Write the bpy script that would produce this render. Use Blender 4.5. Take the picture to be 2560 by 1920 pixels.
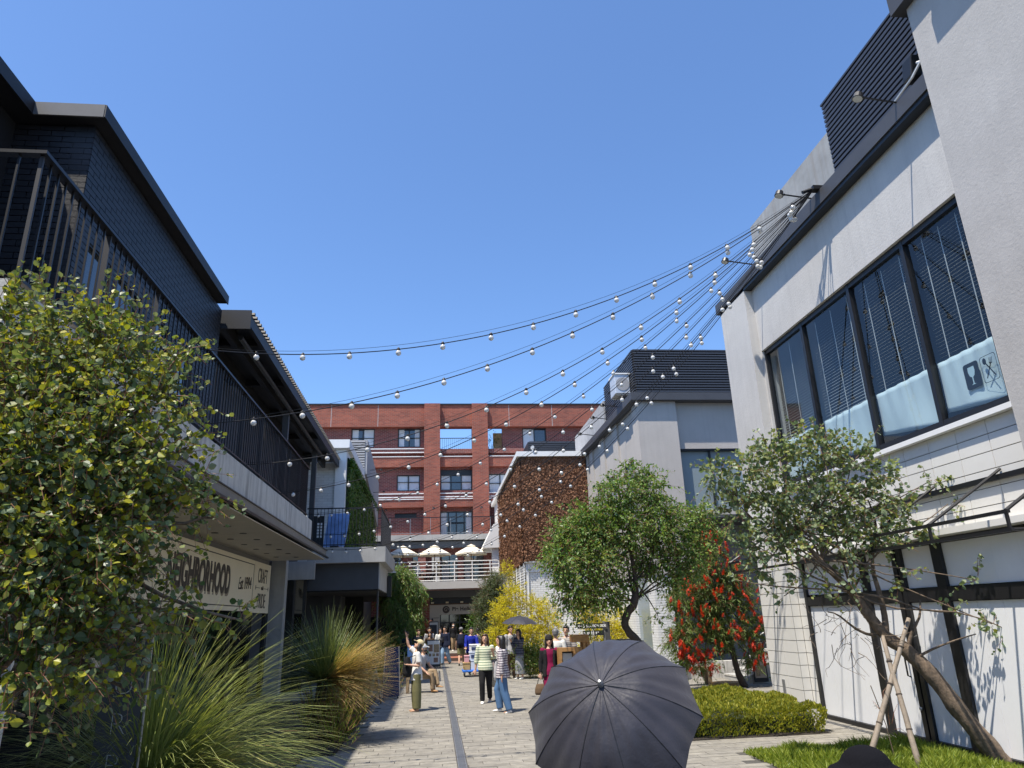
import bpy, bmesh, math, random
from mathutils import Vector, Matrix, Quaternion, noise as mnoise

# ---------------------------------------------------------------- clear
for o in list(bpy.data.objects):
    bpy.data.objects.remove(o)
sc = bpy.context.scene
COL = sc.collection
R = math.radians
rnd = random.Random(7)

# ---------------------------------------------------------------- camera
cam_d = bpy.data.cameras.new('camera')
cam_d.sensor_width = 36.0
cam_d.lens = 1757.0 / 2560.0 * 36.0
cam_d.clip_start = 0.05
cam_d.clip_end = 2000.0
cam = bpy.data.objects.new('camera', cam_d)
COL.objects.link(cam)
CAM = Vector((0.0, 0.0, 2.05))


def cam_axes(yaw, pitch, roll):
    f = Vector((math.sin(yaw) * math.cos(pitch), math.cos(yaw) * math.cos(pitch), math.sin(pitch)))
    r = Vector((math.cos(yaw), -math.sin(yaw), 0))
    u = r.cross(f)
    c, s = math.cos(roll), math.sin(roll)
    return c * r + s * u, -s * r + c * u, f


cr, cu, cf = cam_axes(R(6.546), R(18.328), R(-1.917))
cam.matrix_world = Matrix(((cr.x, cu.x, -cf.x, CAM.x), (cr.y, cu.y, -cf.y, CAM.y),
                           (cr.z, cu.z, -cf.z, CAM.z), (0, 0, 0, 1)))
sc.camera = cam

# ---------------------------------------------------------------- sky, sun, exposure
SUN = Vector((0.352, 0.275, -1.0)).normalized()        # the way the light travels
w = bpy.data.worlds.new('World')
sc.world = w
w.use_nodes = True
nt = w.node_tree
bg = nt.nodes['Background']
sky = nt.nodes.new('ShaderNodeTexSky')
sky.sky_type = 'NISHITA'
sky.sun_disc = False
sky.sun_elevation = math.asin(-SUN.z)
sky.sun_rotation = math.atan2(-SUN.x, -SUN.y)
sky.altitude = 0.0
sky.air_density = 1.0
sky.dust_density = 0.5
sky.ozone_density = 10.0
nt.links.new(sky.outputs[0], bg.inputs[0])
bg.inputs[1].default_value = 0.15
sl = bpy.data.lights.new('sun', 'SUN')
sl.energy = 4.7
sl.angle = R(0.53)
sl.color = (1.0, 0.925, 0.80)
so = bpy.data.objects.new('sun', sl)
COL.objects.link(so)
so.rotation_euler = SUN.to_track_quat('-Z', 'Y').to_euler()
so.location = (-20, -15, 45)
sc.view_settings.view_transform = 'Standard'
sc.view_settings.look = 'None'
sc.view_settings.exposure = 0.7
sc.view_settings.gamma = 1.0
sc.view_settings.use_curve_mapping = False
sc.render.engine = 'CYCLES'
sc.cycles.max_bounces = 8
sc.cycles.use_denoising = True

# ---------------------------------------------------------------- materials
MATS = {}


def nodes_of(name):
    m = bpy.data.materials.new(name)
    m.use_nodes = True
    n = m.node_tree
    return m, n, n.nodes['Principled BSDF']


def lk(n, a, b):
    n.links.new(a, b)


def mixc(n, fac, a, b, mode='MIX'):
    x = n.nodes.new('ShaderNodeMix')
    x.data_type = 'RGBA'
    x.blend_type = mode
    for s, v in ((0, fac), (6, a), (7, b)):
        if isinstance(v, (int, float)):
            x.inputs[s].default_value = v
        elif isinstance(v, tuple):
            x.inputs[s].default_value = (v + (1.0,))[:4]
        else:
            lk(n, v, x.inputs[s])
    return x.outputs[2]


def coords(n, kind='Object', scale=(1, 1, 1)):
    t = n.nodes.new('ShaderNodeTexCoord')
    mp = n.nodes.new('ShaderNodeMapping')
    mp.inputs['Scale'].default_value = scale
    if kind == 'World':
        g = n.nodes.new('ShaderNodeNewGeometry')
        lk(n, g.outputs['Position'], mp.inputs[0])
    else:
        lk(n, t.outputs[kind], mp.inputs[0])
    return mp.outputs[0]


def noise_tex(n, vec, scale, detail=4, rough=0.6):
    t = n.nodes.new('ShaderNodeTexNoise')
    t.inputs['Scale'].default_value = scale
    t.inputs['Detail'].default_value = detail
    t.inputs['Roughness'].default_value = rough
    lk(n, vec, t.inputs['Vector'])
    return t.outputs[0]


def ramp(n, fac, a, b):
    x = n.nodes.new('ShaderNodeMapRange')
    x.inputs[1].default_value = a
    x.inputs[2].default_value = b
    lk(n, fac, x.inputs[0])
    return x.outputs[0]


def bump(n, p, h, strength, dist=0.01):
    b = n.nodes.new('ShaderNodeBump')
    b.inputs['Strength'].default_value = strength
    b.inputs['Distance'].default_value = dist
    lk(n, h, b.inputs['Height'])
    lk(n, b.outputs[0], p.inputs['Normal'])


def M(name, col, rough=0.6, metal=0.0, vary=0.0, vscale=3.0, streak=0.0, bumps=0.0, bscale=60.0, rand=0.0,
      spec=0.5, trans=0.0, alpha=1.0, sheen=0.0, stain=None, coat=0.0):
    """a plain surface: base colour, cloudy variation, vertical streaks, fine relief, piece-to-piece variation"""
    if name in MATS:
        return MATS[name]
    m, n, p = nodes_of(name)
    c = col
    base = n.nodes.new('ShaderNodeRGB')
    base.outputs[0].default_value = tuple(col) + (1.0,)
    out = base.outputs[0]
    if vary:
        f = ramp(n, noise_tex(n, coords(n, 'World'), vscale, 6, 0.65), 0.3, 0.7)
        out = mixc(n, f, mixc(n, 1.0, out, tuple(x * 0 + 1 - vary for x in col), 'MULTIPLY'), out)
    if streak:
        f = ramp(n, noise_tex(n, coords(n, 'World', (3.5, 3.5, 0.16)), 2.2, 6, 0.7), 0.48, 0.78)
        f2 = n.nodes.new('ShaderNodeMath')
        f2.operation = 'MULTIPLY'
        f2.inputs[1].default_value = streak
        lk(n, f, f2.inputs[0])
        out = mixc(n, f2.outputs[0], out, stain or tuple(x * 0.35 for x in col))
    if rand:
        g = n.nodes.new('ShaderNodeNewGeometry')
        oi = n.nodes.new('ShaderNodeObjectInfo')
        a = n.nodes.new('ShaderNodeMath')
        a.operation = 'ADD'
        lk(n, g.outputs['Random Per Island'], a.inputs[0])
        lk(n, oi.outputs['Random'], a.inputs[1])
        fr = n.nodes.new('ShaderNodeMath')
        fr.operation = 'FRACT'
        lk(n, a.outputs[0], fr.inputs[0])
        mr = n.nodes.new('ShaderNodeMapRange')
        mr.inputs[3].default_value = 1 - rand
        mr.inputs[4].default_value = 1 + rand
        lk(n, fr.outputs[0], mr.inputs[0])
        v = n.nodes.new('ShaderNodeVectorMath')
        v.operation = 'SCALE'
        lk(n, out, v.inputs[0])
        lk(n, mr.outputs[0], v.inputs['Scale'])
        out = v.outputs[0]
    lk(n, out, p.inputs['Base Color'])
    p.inputs['Roughness'].default_value = rough
    p.inputs['Metallic'].default_value = metal
    p.inputs['Specular IOR Level'].default_value = spec
    if trans:
        p.inputs['Transmission Weight'].default_value = trans
    if coat:
        p.inputs['Coat Weight'].default_value = coat
    if sheen:
        p.inputs['Sheen Weight'].default_value = sheen
    if bumps:
        bump(n, p, noise_tex(n, coords(n, 'World'), bscale, 5, 0.65), bumps, 0.01)
    if alpha < 1:
        p.inputs['Alpha'].default_value = alpha
    MATS[name] = m
    return m


def M_paver(name, col, rough, vary=.3, vscale=5, bumps=.5, bscale=45, rand=.1):
    """plank-shaped paving stone: grain along its length, pale bloom, dark scuffs"""
    m = M(name, col, rough, vary=vary, vscale=vscale, bumps=bumps, bscale=bscale, rand=rand)
    n = m.node_tree
    p = n.nodes['Principled BSDF']
    src = p.inputs['Base Color'].links[0].from_socket
    g = ramp(n, noise_tex(n, coords(n, 'World', (1.1, 14.0, 4.0)), 2.6, 6, .7), .36, .66)
    k = mixc(n, g, (.62, .61, .60), (1.22, 1.22, 1.20))
    g2 = ramp(n, noise_tex(n, coords(n, 'World', (1.6, 5.0, 1.0)), .9, 5, .6), .3, .7)
    k2 = mixc(n, g2, (.80, .80, .82), (1.10, 1.09, 1.05))
    out = mixc(n, 1.0, mixc(n, 1.0, src, k, 'MULTIPLY'), k2, 'MULTIPLY')
    lk(n, out, p.inputs['Base Color'])
    return m


def M_leaf(name, cols, rough=0.45, transl=0.35, rand_mix=True):
    """foliage: each leaf draws its colour from a ramp; light comes through"""
    if name in MATS:
        return MATS[name]
    m, n, p = nodes_of(name)
    g = n.nodes.new('ShaderNodeNewGeometry')
    oi = n.nodes.new('ShaderNodeObjectInfo')
    a = n.nodes.new('ShaderNodeMath')
    a.operation = 'ADD'
    lk(n, g.outputs['Random Per Island'], a.inputs[0])
    lk(n, oi.outputs['Random'], a.inputs[1])
    fr = n.nodes.new('ShaderNodeMath')
    fr.operation = 'FRACT'
    lk(n, a.outputs[0], fr.inputs[0])
    r = n.nodes.new('ShaderNodeValToRGB')
    els = r.color_ramp.elements
    while len(els) < len(cols):
        els.new(0.5)
    for i, c in enumerate(cols):
        els[i].position = i / max(1, len(cols) - 1)
        els[i].color = tuple(c) + (1.0,)
    lk(n, fr.outputs[0], r.inputs[0])
    lk(n, r.outputs[0], p.inputs['Base Color'])
    p.inputs['Roughness'].default_value = rough
    p.inputs['Specular IOR Level'].default_value = 0.4
    tr = n.nodes.new('ShaderNodeBsdfTranslucent')
    y = mixc(n, 1.0, r.outputs[0], (1.35, 1.35, 0.6), 'MULTIPLY')
    lk(n, y, tr.inputs[0])
    ms = n.nodes.new('ShaderNodeMixShader')
    ms.inputs[0].default_value = transl
    lk(n, p.outputs[0], ms.inputs[1])
    lk(n, tr.outputs[0], ms.inputs[2])
    lk(n, ms.outputs[0], n.nodes['Material Output'].inputs[0])
    MATS[name] = m
    return m


def M_glass(name, col, rough=0.03):
    """a glazed pane: dark room behind, sky on its face"""
    if name in MATS:
        return MATS[name]
    m, n, p = nodes_of(name)
    p.inputs['Base Color'].default_value = tuple(col) + (1,)
    p.inputs['Roughness'].default_value = rough
    p.inputs['Specular IOR Level'].default_value = 0.9
    p.inputs['IOR'].default_value = 1.6
    f = noise_tex(n, coords(n, 'World'), 0.8, 2)
    bump(n, p, f, 0.06, 0.02)
    MATS[name] = m
    return m


def M_clear(name, tint=(0.75, 0.82, 0.85)):
    """thin clear window glass: a reflection over a see-through pane"""
    if name in MATS:
        return MATS[name]
    m, n, p = nodes_of(name)
    tr = n.nodes.new('ShaderNodeBsdfTransparent')
    tr.inputs[0].default_value = tint + (1,)
    gl = n.nodes.new('ShaderNodeBsdfGlossy')
    gl.inputs['Roughness'].default_value = 0.02
    lw_ = n.nodes.new('ShaderNodeLayerWeight')
    lw_.inputs[0].default_value = 0.5
    pw = n.nodes.new('ShaderNodeMath')
    pw.operation = 'POWER'
    pw.inputs[1].default_value = 4.0
    lk(n, lw_.outputs['Facing'], pw.inputs[0])
    fr = n.nodes.new('ShaderNodeMath')
    fr.operation = 'MULTIPLY_ADD'
    fr.inputs[1].default_value = 0.9
    fr.inputs[2].default_value = 0.06
    lk(n, pw.outputs[0], fr.inputs[0])
    ms = n.nodes.new('ShaderNodeMixShader')
    lk(n, fr.outputs[0], ms.inputs[0])
    lk(n, tr.outputs[0], ms.inputs[1])
    lk(n, gl.outputs[0], ms.inputs[2])
    lk(n, ms.outputs[0], n.nodes['Material Output'].inputs[0])
    MATS[name] = m
    return m


def M_brick(name, c1, c2, mortar, plane='XZ', bw=0.22, bh=0.075, mort=0.010, bumpy=0.6, vary=0.25):
    """brickwork seen from far off"""
    if name in MATS:
        return MATS[name]
    m, n, p = nodes_of(name)
    g = n.nodes.new('ShaderNodeNewGeometry')
    s = n.nodes.new('ShaderNodeSeparateXYZ')
    lk(n, g.outputs['Position'], s.inputs[0])
    cb = n.nodes.new('ShaderNodeCombineXYZ')
    ad = n.nodes.new('ShaderNodeMath')
    ad.operation = 'ADD'
    lk(n, s.outputs[0], ad.inputs[0])
    lk(n, s.outputs[1], ad.inputs[1])
    lk(n, ad.outputs[0], cb.inputs[0])
    lk(n, s.outputs[2], cb.inputs[1])
    b = n.nodes.new('ShaderNodeTexBrick')
    b.inputs['Color1'].default_value = tuple(c1) + (1,)
    b.inputs['Color2'].default_value = tuple(c2) + (1,)
    b.inputs['Mortar'].default_value = tuple(mortar) + (1,)
    b.inputs['Scale'].default_value = 1.0
    b.inputs['Mortar Size'].default_value = mort
    b.inputs['Mortar Smooth'].default_value = 0.2
    b.inputs['Bias'].default_value = -0.1
    b.inputs['Brick Width'].default_value = bw
    b.inputs['Row Height'].default_value = bh
    lk(n, cb.outputs[0], b.inputs['Vector'])
    f = ramp(n, noise_tex(n, coords(n, 'World'), 0.9, 5), 0.3, 0.7)
    k = mixc(n, f, (1 - vary, 1 - vary, 1 - vary), (1.08, 1.05, 1.0))
    out = mixc(n, 1.0, b.outputs[0], k, 'MULTIPLY')
    lk(n, out, p.inputs['Base Color'])
    p.inputs['Roughness'].default_value = 0.85
    inv = n.nodes.new('ShaderNodeMath')
    inv.operation = 'SUBTRACT'
    inv.inputs[0].default_value = 1.0
    lk(n, b.outputs['Fac'], inv.inputs[1])
    bump(n, p, inv.outputs[0], bumpy, 0.008)
    MATS[name] = m
    return m


# ---------------------------------------------------------------- mesh building
class MB:
    def __init__(s):
        s.v = []
        s.f = []

    def add(s, vs, fs):
        k = len(s.v)
        s.v += [tuple(x) for x in vs]
        s.f += [tuple(i + k for i in f) for f in fs]
        return s

    def box(s, x0, x1, y0, y1, z0, z1):
        return s.add([(x0, y0, z0), (x1, y0, z0), (x1, y1, z0), (x0, y1, z0), (x0, y0, z1), (x1, y0, z1), (x1, y1, z1), (x0, y1, z1)],
                     [(0, 3, 2, 1), (4, 5, 6, 7), (0, 1, 5, 4), (1, 2, 6, 5), (2, 3, 7, 6), (3, 0, 4, 7)])

    def obox(s, c, u, v, n, a, b, d):
        """box centred c with half sizes a,b,d along u,v,n"""
        c, u, v, n = Vector(c), Vector(u), Vector(v), Vector(n)
        vs = [c + u * a * i + v * b * j + n * d * k for k in (-1, 1) for j, i in ((-1, -1), (-1, 1), (1, 1), (1, -1))]
        return s.add(vs, [(0, 3, 2, 1), (4, 5, 6, 7), (0, 1, 5, 4), (1, 2, 6, 5), (2, 3, 7, 6), (3, 0, 4, 7)])

    def prism(s, poly, d):
        """polygon (3-D points) extruded by vector d"""
        d = Vector(d)
        p = [Vector(q) for q in poly]
        n = len(p)
        return s.add(p + [q + d for q in p], [tuple(reversed(range(n))), tuple(range(n, 2 * n))] +
                     [(i, (i + 1) % n, (i + 1) % n + n, i + n) for i in range(n)])

    def quad(s, a, b, c, d):
        return s.add([a, b, c, d], [(0, 1, 2, 3)])

    def tube(s, pts, r, n=6, caps=True):
        pts = [Vector(p) for p in pts]
        if not hasattr(r, '__len__'):
            r = [r] * len(pts)
        k = len(s.v)
        t0 = (pts[1] - pts[0]).normalized()
        a = t0.orthogonal().normalized()
        for i, p in enumerate(pts):
            t = (pts[min(i + 1, len(pts) - 1)] - pts[max(i - 1, 0)])
            t = t.normalized() if t.length > 1e-9 else t0
            a = (a - t * a.dot(t))
            a = a.normalized() if a.length > 1e-6 else t.orthogonal().normalized()
            b = t.cross(a)
            for j in range(n):
                th = 2 * math.pi * j / n
                s.v.append(tuple(p + (a * math.cos(th) + b * math.sin(th)) * r[i]))
        for i in range(len(pts) - 1):
            for j in range(n):
                s.f.append((k + i * n + j, k + i * n + (j + 1) % n, k + (i + 1) * n + (j + 1) % n, k + (i + 1) * n + j))
        if caps:
            s.f.append(tuple(k + j for j in reversed(range(n))))
            e = k + (len(pts) - 1) * n
            s.f.append(tuple(e + j for j in range(n)))
        return s

    def loft(s, rings, n=12, caps=True):
        """rings: (centre, right vector, front vector, ra, rb)"""
        k = len(s.v)
        for c, a, b, ra, rb in rings:
            c, a, b = Vector(c), Vector(a), Vector(b)
            for j in range(n):
                th = 2 * math.pi * j / n
                s.v.append(tuple(c + a * math.cos(th) * ra + b * math.sin(th) * rb))
        for i in range(len(rings) - 1):
            for j in range(n):
                s.f.append((k + i * n + j, k + i * n + (j + 1) % n, k + (i + 1) * n + (j + 1) % n, k + (i + 1) * n + j))
        if caps:
            s.f.append(tuple(k + j for j in reversed(range(n))))
            e = k + (len(rings) - 1) * n
            s.f.append(tuple(e + j for j in range(n)))
        return s

    def ell(s, c, rx, ry, rz, nu=12, nv=8, rot=None):
        c = Vector(c)
        k = len(s.v)
        q = rot.to_matrix() if rot else Matrix.Identity(3)
        vs = [Vector((0, 0, -rz))]
        for i in range(1, nv):
            ph = -math.pi / 2 + math.pi * i / nv
            for j in range(nu):
                th = 2 * math.pi * j / nu
                vs.append(Vector((rx * math.cos(ph) * math.cos(th), ry * math.cos(ph) * math.sin(th), rz * math.sin(ph))))
        vs.append(Vector((0, 0, rz)))
        s.v += [tuple(c + q @ p) for p in vs]
        for j in range(nu):
            s.f.append((k, k + 1 + (j + 1) % nu, k + 1 + j))
        for i in range(nv - 2):
            for j in range(nu):
                a = k + 1 + i * nu
                s.f.append((a + j, a + (j + 1) % nu, a + nu + (j + 1) % nu, a + nu + j))
        t = len(s.v) - 1
        a = k + 1 + (nv - 2) * nu
        for j in range(nu):
            s.f.append((a + j, a + (j + 1) % nu, t))
        return s

    def mesh(s, name, mat, smooth=False):
        me = bpy.data.meshes.new(name)
        me.from_pydata(s.v, [], s.f)
        if mat:
            me.materials.append(mat)
        if smooth:
            me.polygons.foreach_set('use_smooth', [True] * len(me.polygons))
        me.update()
        return me

    def build(s, name, mat, parent=None, smooth=False, bevel=0.0):
        o = bpy.data.objects.new(name, s.mesh(name, mat, smooth))
        link(o, parent)
        if bevel:
            b = o.modifiers.new('bevel', 'BEVEL')
            b.width = bevel
            b.segments = 2
            b.limit_method = 'ANGLE'
        return o


LOCAL = set()


def link(o, parent=None):
    COL.objects.link(o)
    if parent is not None:
        o.parent = parent
        if parent.type == 'EMPTY' and parent.name not in LOCAL:
            o.matrix_parent_inverse = Matrix.Translation(-parent.location)
    return o


def tag(o, label=None, cat=None, group=None, kind=None):
    for k, v in (('label', label), ('category', cat), ('group', group), ('kind', kind)):
        if v:
            o[k] = v
    return o


def thing(name, label, cat, loc=(0, 0, 0), group=None):
    o = bpy.data.objects.new(name, None)
    o.empty_display_size = 0.2
    o.location = loc
    COL.objects.link(o)
    return tag(o, label, cat, group)


def inst(name, me, parent, loc, scale=None, rot=None):
    """one more copy of a shared mesh"""
    o = bpy.data.objects.new(name, me)
    o.location = loc
    if scale:
        o.scale = scale
    if rot:
        o.rotation_mode = 'QUATERNION'
        o.rotation_quaternion = rot
    return link(o, parent)


def bx(name, mat, parent, *b, bevel=0.0):
    return MB().box(*b).build(name, mat, parent, bevel=bevel)


TEXTS = []


def text(s, size, mat, parent, loc, xdir, up=(0, 0, 1), align='LEFT', name='lettering', ext=0.004, shear=0.0, space=1.0, xs=1.0, bold=0.0):
    c = bpy.data.curves.new(name, 'FONT')
    c.body = s
    c.size = size
    c.align_x = align
    c.extrude = ext
    c.shear = shear
    c.space_character = space
    c.offset = bold
    c.materials.append(mat)
    o = bpy.data.objects.new(name, c)
    x = Vector(xdir).normalized()
    u = Vector(up).normalized()
    z = x.cross(u)
    m = Matrix((x * xs, u, z)).transposed().to_4x4()
    m.translation = Vector(loc)
    COL.objects.link(o)
    if parent is not None:
        o.parent = parent
        if parent.type == 'EMPTY':
            m = Matrix.Translation(-parent.location) @ m
    o.matrix_local = m
    TEXTS.append(o)
    return o


def pieces(parent, name, mat, org, u, v, n, rects, depth, gap=0.004, limit=300, stuff_name=None, jit=0.0, back=0.0):
    """rects (u0,u1,v0,v1) on a surface -> single pieces; the ones nearest the camera are objects, the rest one joined part"""
    org, u, v, n = Vector(org), Vector(u), Vector(v), Vector(n)
    unit = MB().obox((0, 0, 0), u, v, n, 0.5, 0.5, 0.5).mesh(name, mat)
    au = [abs(u.x) + 0, abs(u.y), abs(u.z)]
    def cen(r):
        return org + u * (r[0] + r[1]) / 2 + v * (r[2] + r[3]) / 2
    def size(r):
        return (r[1] - r[0]) * (r[3] - r[2]) / max(0.3, (cen(r) - CAM).length_squared)
    def visible(r):
        d = cen(r) - CAM
        z = d.dot(cf)
        if z < 0.2:
            return False
        return abs(d.dot(cr) / z) < 0.74 and abs(d.dot(cu) / z) < 0.56
    order = sorted(rects, key=lambda r: (-1 if visible(r) else 0, -size(r)))
    mb = MB()
    for i, r in enumerate(order):
        a, b = (r[1] - r[0]) - gap, (r[3] - r[2]) - gap
        if a <= 0.005 or b <= 0.005:
            continue
        dj = rnd.uniform(-jit, jit)
        c = cen(r) + n * (depth / 2 - back + dj)
        if i < limit:
            q = [abs(u[k]) * a + abs(v[k]) * b + abs(n[k]) * depth for k in range(3)]
            inst(name, unit, parent, c, q)
        else:
            mb.obox(c, u, v, n, a / 2, b / 2, depth / 2)
    if mb.f:
        o = mb.build(stuff_name or (name + '_field'), mat, parent)
        tag(o, kind='stuff')


def brick_rects(L, H, bl, bh, holes=(), off=0.0):
    out = []
    k = 0
    z = 0.0
    while z < H - 0.01:
        z1 = min(z + bh, H)
        x = -bl * 0.5 if k % 2 else 0.0
        while x < L:
            x0, x1 = max(0, x), min(L, x + bl)
            segs = [(x0, x1)]
            for (h0, h1, g0, g1) in holes:
                if g0 < (z + z1) / 2 < g1:
                    ns = []
                    for a, b in segs:
                        if h1 <= a or h0 >= b:
                            ns.append((a, b))
                        else:
                            if h0 > a:
                                ns.append((a, h0))
                            if h1 < b:
                                ns.append((h1, b))
                    segs = ns
            out += [(a, b, z, z1) for a, b in segs if b - a > 0.02]
            x += bl
        z = z1
        k += 1
    return out


def wall_holes(mb, org, u, v, n, L, H, t, holes):
    """a slab with rectangular openings, cut along a grid of the openings' edges"""
    org, u, v, n = Vector(org), Vector(u), Vector(v), Vector(n)
    us = sorted({0.0, L} | {min(max(h[i], 0), L) for h in holes for i in (0, 1)})
    vs = sorted({0.0, H} | {min(max(h[i], 0), H) for h in holes for i in (2, 3)})
    for a, b in zip(us, us[1:]):
        for c, d in zip(vs, vs[1:]):
            m0, m1 = (a + b) / 2, (c + d) / 2
            if any(h[0] < m0 < h[1] and h[2] < m1 < h[3] for h in holes):
                continue
            mb.obox(org + u * m0 + v * m1 - n * t / 2, u, v, n, (b - a) / 2, (d - c) / 2, t / 2)
    return mb

# ================================================================ materials used around the place
m_pave = M_paver('paver_stone', (0.31, 0.292, 0.258), 0.85, vary=0.34, vscale=7, bumps=0.5, bscale=45, rand=0.11)
m_ground = M('ground_concrete', (0.10, 0.097, 0.09), 0.95, vary=0.3)
m_steel = M('galvanised_steel', (0.34, 0.35, 0.36), 0.45, 0.7, vary=0.25, vscale=8)
m_black = M('black_metal', (0.013, 0.013, 0.015), 0.42, 0.0, vary=0.2, vscale=6)
m_blackbrick = M('black_painted_brick', (0.013, 0.0135, 0.018), 0.5, vary=0.3, vscale=9, bumps=0.35, bscale=30, rand=0.18)
m_blackmortar = M('black_mortar', (0.006, 0.006, 0.008), 0.8)
m_blackpaint = M('black_fascia_paint', (0.014, 0.014, 0.017), 0.55, vary=0.35, vscale=2, bumps=0.15)
m_conc = M('weathered_concrete', (0.60, 0.58, 0.54), 0.88, vary=0.22, vscale=2.5, streak=0.75, bumps=0.4, bscale=25, stain=(0.10, 0.09, 0.078))
m_concl = M('pale_concrete', (0.42, 0.42, 0.41), 0.85, vary=0.2, vscale=2, streak=0.3, bumps=0.3, bscale=25)
m_soffit = M('soffit_panel', (0.52, 0.485, 0.41), 0.45, vary=0.15, vscale=1.5)
m_cream = M('cream_sign_board', (0.85, 0.76, 0.57), 0.5, vary=0.08, vscale=1.5)
m_creamd = M('pale_shop_panel', (0.52, 0.50, 0.45), 0.6, vary=0.1)
m_ink = M('dark_brown_ink', (0.045, 0.035, 0.03), 0.6)
m_white = M('white_paint', (0.78, 0.78, 0.77), 0.55, vary=0.07, vscale=3, bumps=0.1, streak=0.06, stain=(0.4, 0.38, 0.34))
m_whitebrick = M('white_painted_brick', (0.74, 0.745, 0.74), 0.6, vary=0.12, vscale=6, bumps=0.3, bscale=35, rand=0.06)
m_whitemortar = M('grey_mortar', (0.42, 0.42, 0.42), 0.9)
m_pier = M('grey_pier_plaster', (0.43, 0.415, 0.40), 0.9, vary=0.14, vscale=1.2, streak=0.22, bumps=0.55, bscale=22, stain=(0.26, 0.25, 0.24))
m_plaster = M('grey_plaster', (0.53, 0.515, 0.495), 0.9, vary=0.14, vscale=1.2, streak=0.22, bumps=0.55, bscale=22, stain=(0.24, 0.24, 0.245))
m_plaster2 = M('warm_grey_plaster', (0.45, 0.42, 0.39), 0.9, vary=0.12, vscale=1.0, streak=0.18, bumps=0.4, bscale=20, stain=(0.22, 0.21, 0.20))
m_tile = M('pale_wall_tile', (0.68, 0.665, 0.63), 0.5, vary=0.06, vscale=2.5, rand=0.035)
m_grout = M('dark_grout', (0.16, 0.155, 0.15), 0.9)
m_cornice = M('dark_grey_metal_cornice', (0.062, 0.063, 0.07), 0.5, 0.0, vary=0.2, vscale=2)
m_slat = M('dark_louvre_slat', (0.055, 0.057, 0.066), 0.38, 0.3)
m_slatg = M('grey_louvre_slat', (0.30, 0.30, 0.31), 0.5, 0.0)
m_greypaint = M('dark_grey_paint', (0.060, 0.062, 0.068), 0.6, vary=0.15)
m_beam = M('blue_grey_beam', (0.10, 0.112, 0.125), 0.6, vary=0.15)
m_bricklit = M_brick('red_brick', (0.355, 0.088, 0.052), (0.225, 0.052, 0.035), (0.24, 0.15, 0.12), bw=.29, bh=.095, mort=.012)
m_brickshaded = M_brick('shaded_red_brick', (0.26, 0.062, 0.050), (0.15, 0.036, 0.033), (0.30, 0.21, 0.185), bw=.29, bh=.095, mort=.012)  # same brick with the shade of the recesses put into its colour
m_redpave = M_brick('red_brick_paving', (0.36, 0.13, 0.075), (0.28, 0.095, 0.06), (0.22, 0.15, 0.12), bw=0.2, bh=0.1)
m_glass = M_glass('window_glass', (0.025, 0.035, 0.045))
m_shopglass = M_glass('shop_glass', (0.008, 0.009, 0.010), 0.05)
m_clear = M_clear('clear_glass')
m_pglass = M_glass('pale_frosted_glass', (0.22, 0.27, 0.29), 0.12)
m_dark = M('dark_interior', (0.012, 0.012, 0.013), 0.9)
m_room = M('dim_room', (0.035, 0.036, 0.04), 0.9)
m_curtain = M('white_curtain', (0.66, 0.70, 0.74), 0.9, vary=0.1)
m_wood = M('oak_wood', (0.42, 0.24, 0.09), 0.5, vary=0.25, vscale=14, rand=0.1, bumps=0.2, bscale=40)
m_woodd = M('brown_wood', (0.16, 0.075, 0.04), 0.55, vary=0.25, vscale=12)
m_bark = M('grey_brown_bark', (0.19, 0.14, 0.10), 0.95, vary=0.65, vscale=17, bumps=1.0, bscale=30, streak=0.5, stain=(0.36, 0.26, 0.17))
m_barkd = M('dark_bark', (0.075, 0.055, 0.042), 0.9, vary=0.4, vscale=20, bumps=0.8, bscale=34)
m_twig = M('reddish_twig', (0.20, 0.085, 0.05), 0.6)
m_soil = M('dark_soil', (0.045, 0.036, 0.028), 0.95, vary=0.5, vscale=20, bumps=1.0, bscale=40)
m_fix = M('lamp_lens', (0.55, 0.55, 0.52), 0.3)

# ================================================================ ground
g = MB().box(-250, 250, -150, 350, -0.5, -0.03).build('ground', m_ground)
tag(g, kind='structure')
pv = bx('pavement', M('paving_bed', (0.085, 0.08, 0.072), 0.95, vary=0.3, vscale=20), None, -8.5, 12.5, 1.5, 37.2, -0.028, -0.012)
tag(pv, kind='structure')
rects = []
PL = [(3.95, 6.75, 12.55, 16.0), (4.55, 9.0, 7.0, 11.35), (-4.9, -2.1, 5.0, 13.0), (-4.9, -1.62, 13.0, 21.5)]   # planting beds
y = 4.0
k = 0
while y < 37.0:
    x = -5.0 + (k * 0.23) % 0.6 + rnd.uniform(-.06, .06) - 0.6
    while x < 11.5:
        xa, xb = x, x + 0.6
        for seg in (((xa, min(xb, 0.335)) if xa < 0.335 else None), ((max(xa, 0.485), xb) if xb > 0.485 else None)):
            if seg is None or seg[1] - seg[0] < 0.03:
                continue
            cx, cy = (seg[0] + seg[1]) / 2, y + 0.1
            if any(a < cx < b and c < cy < d for a, b, c, d in PL):
                continue
            rects.append((seg[0], seg[1], y, y + 0.2))
        x += 0.6
    y += 0.2
    k += 1
pieces(pv, 'paver', m_pave, (0, 0, 0), (1, 0, 0), (0, 1, 0), (0, 0, 1), rects, 0.03, gap=0.009, jit=0.0022, back=0.03, stuff_name='paver_field')

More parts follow.
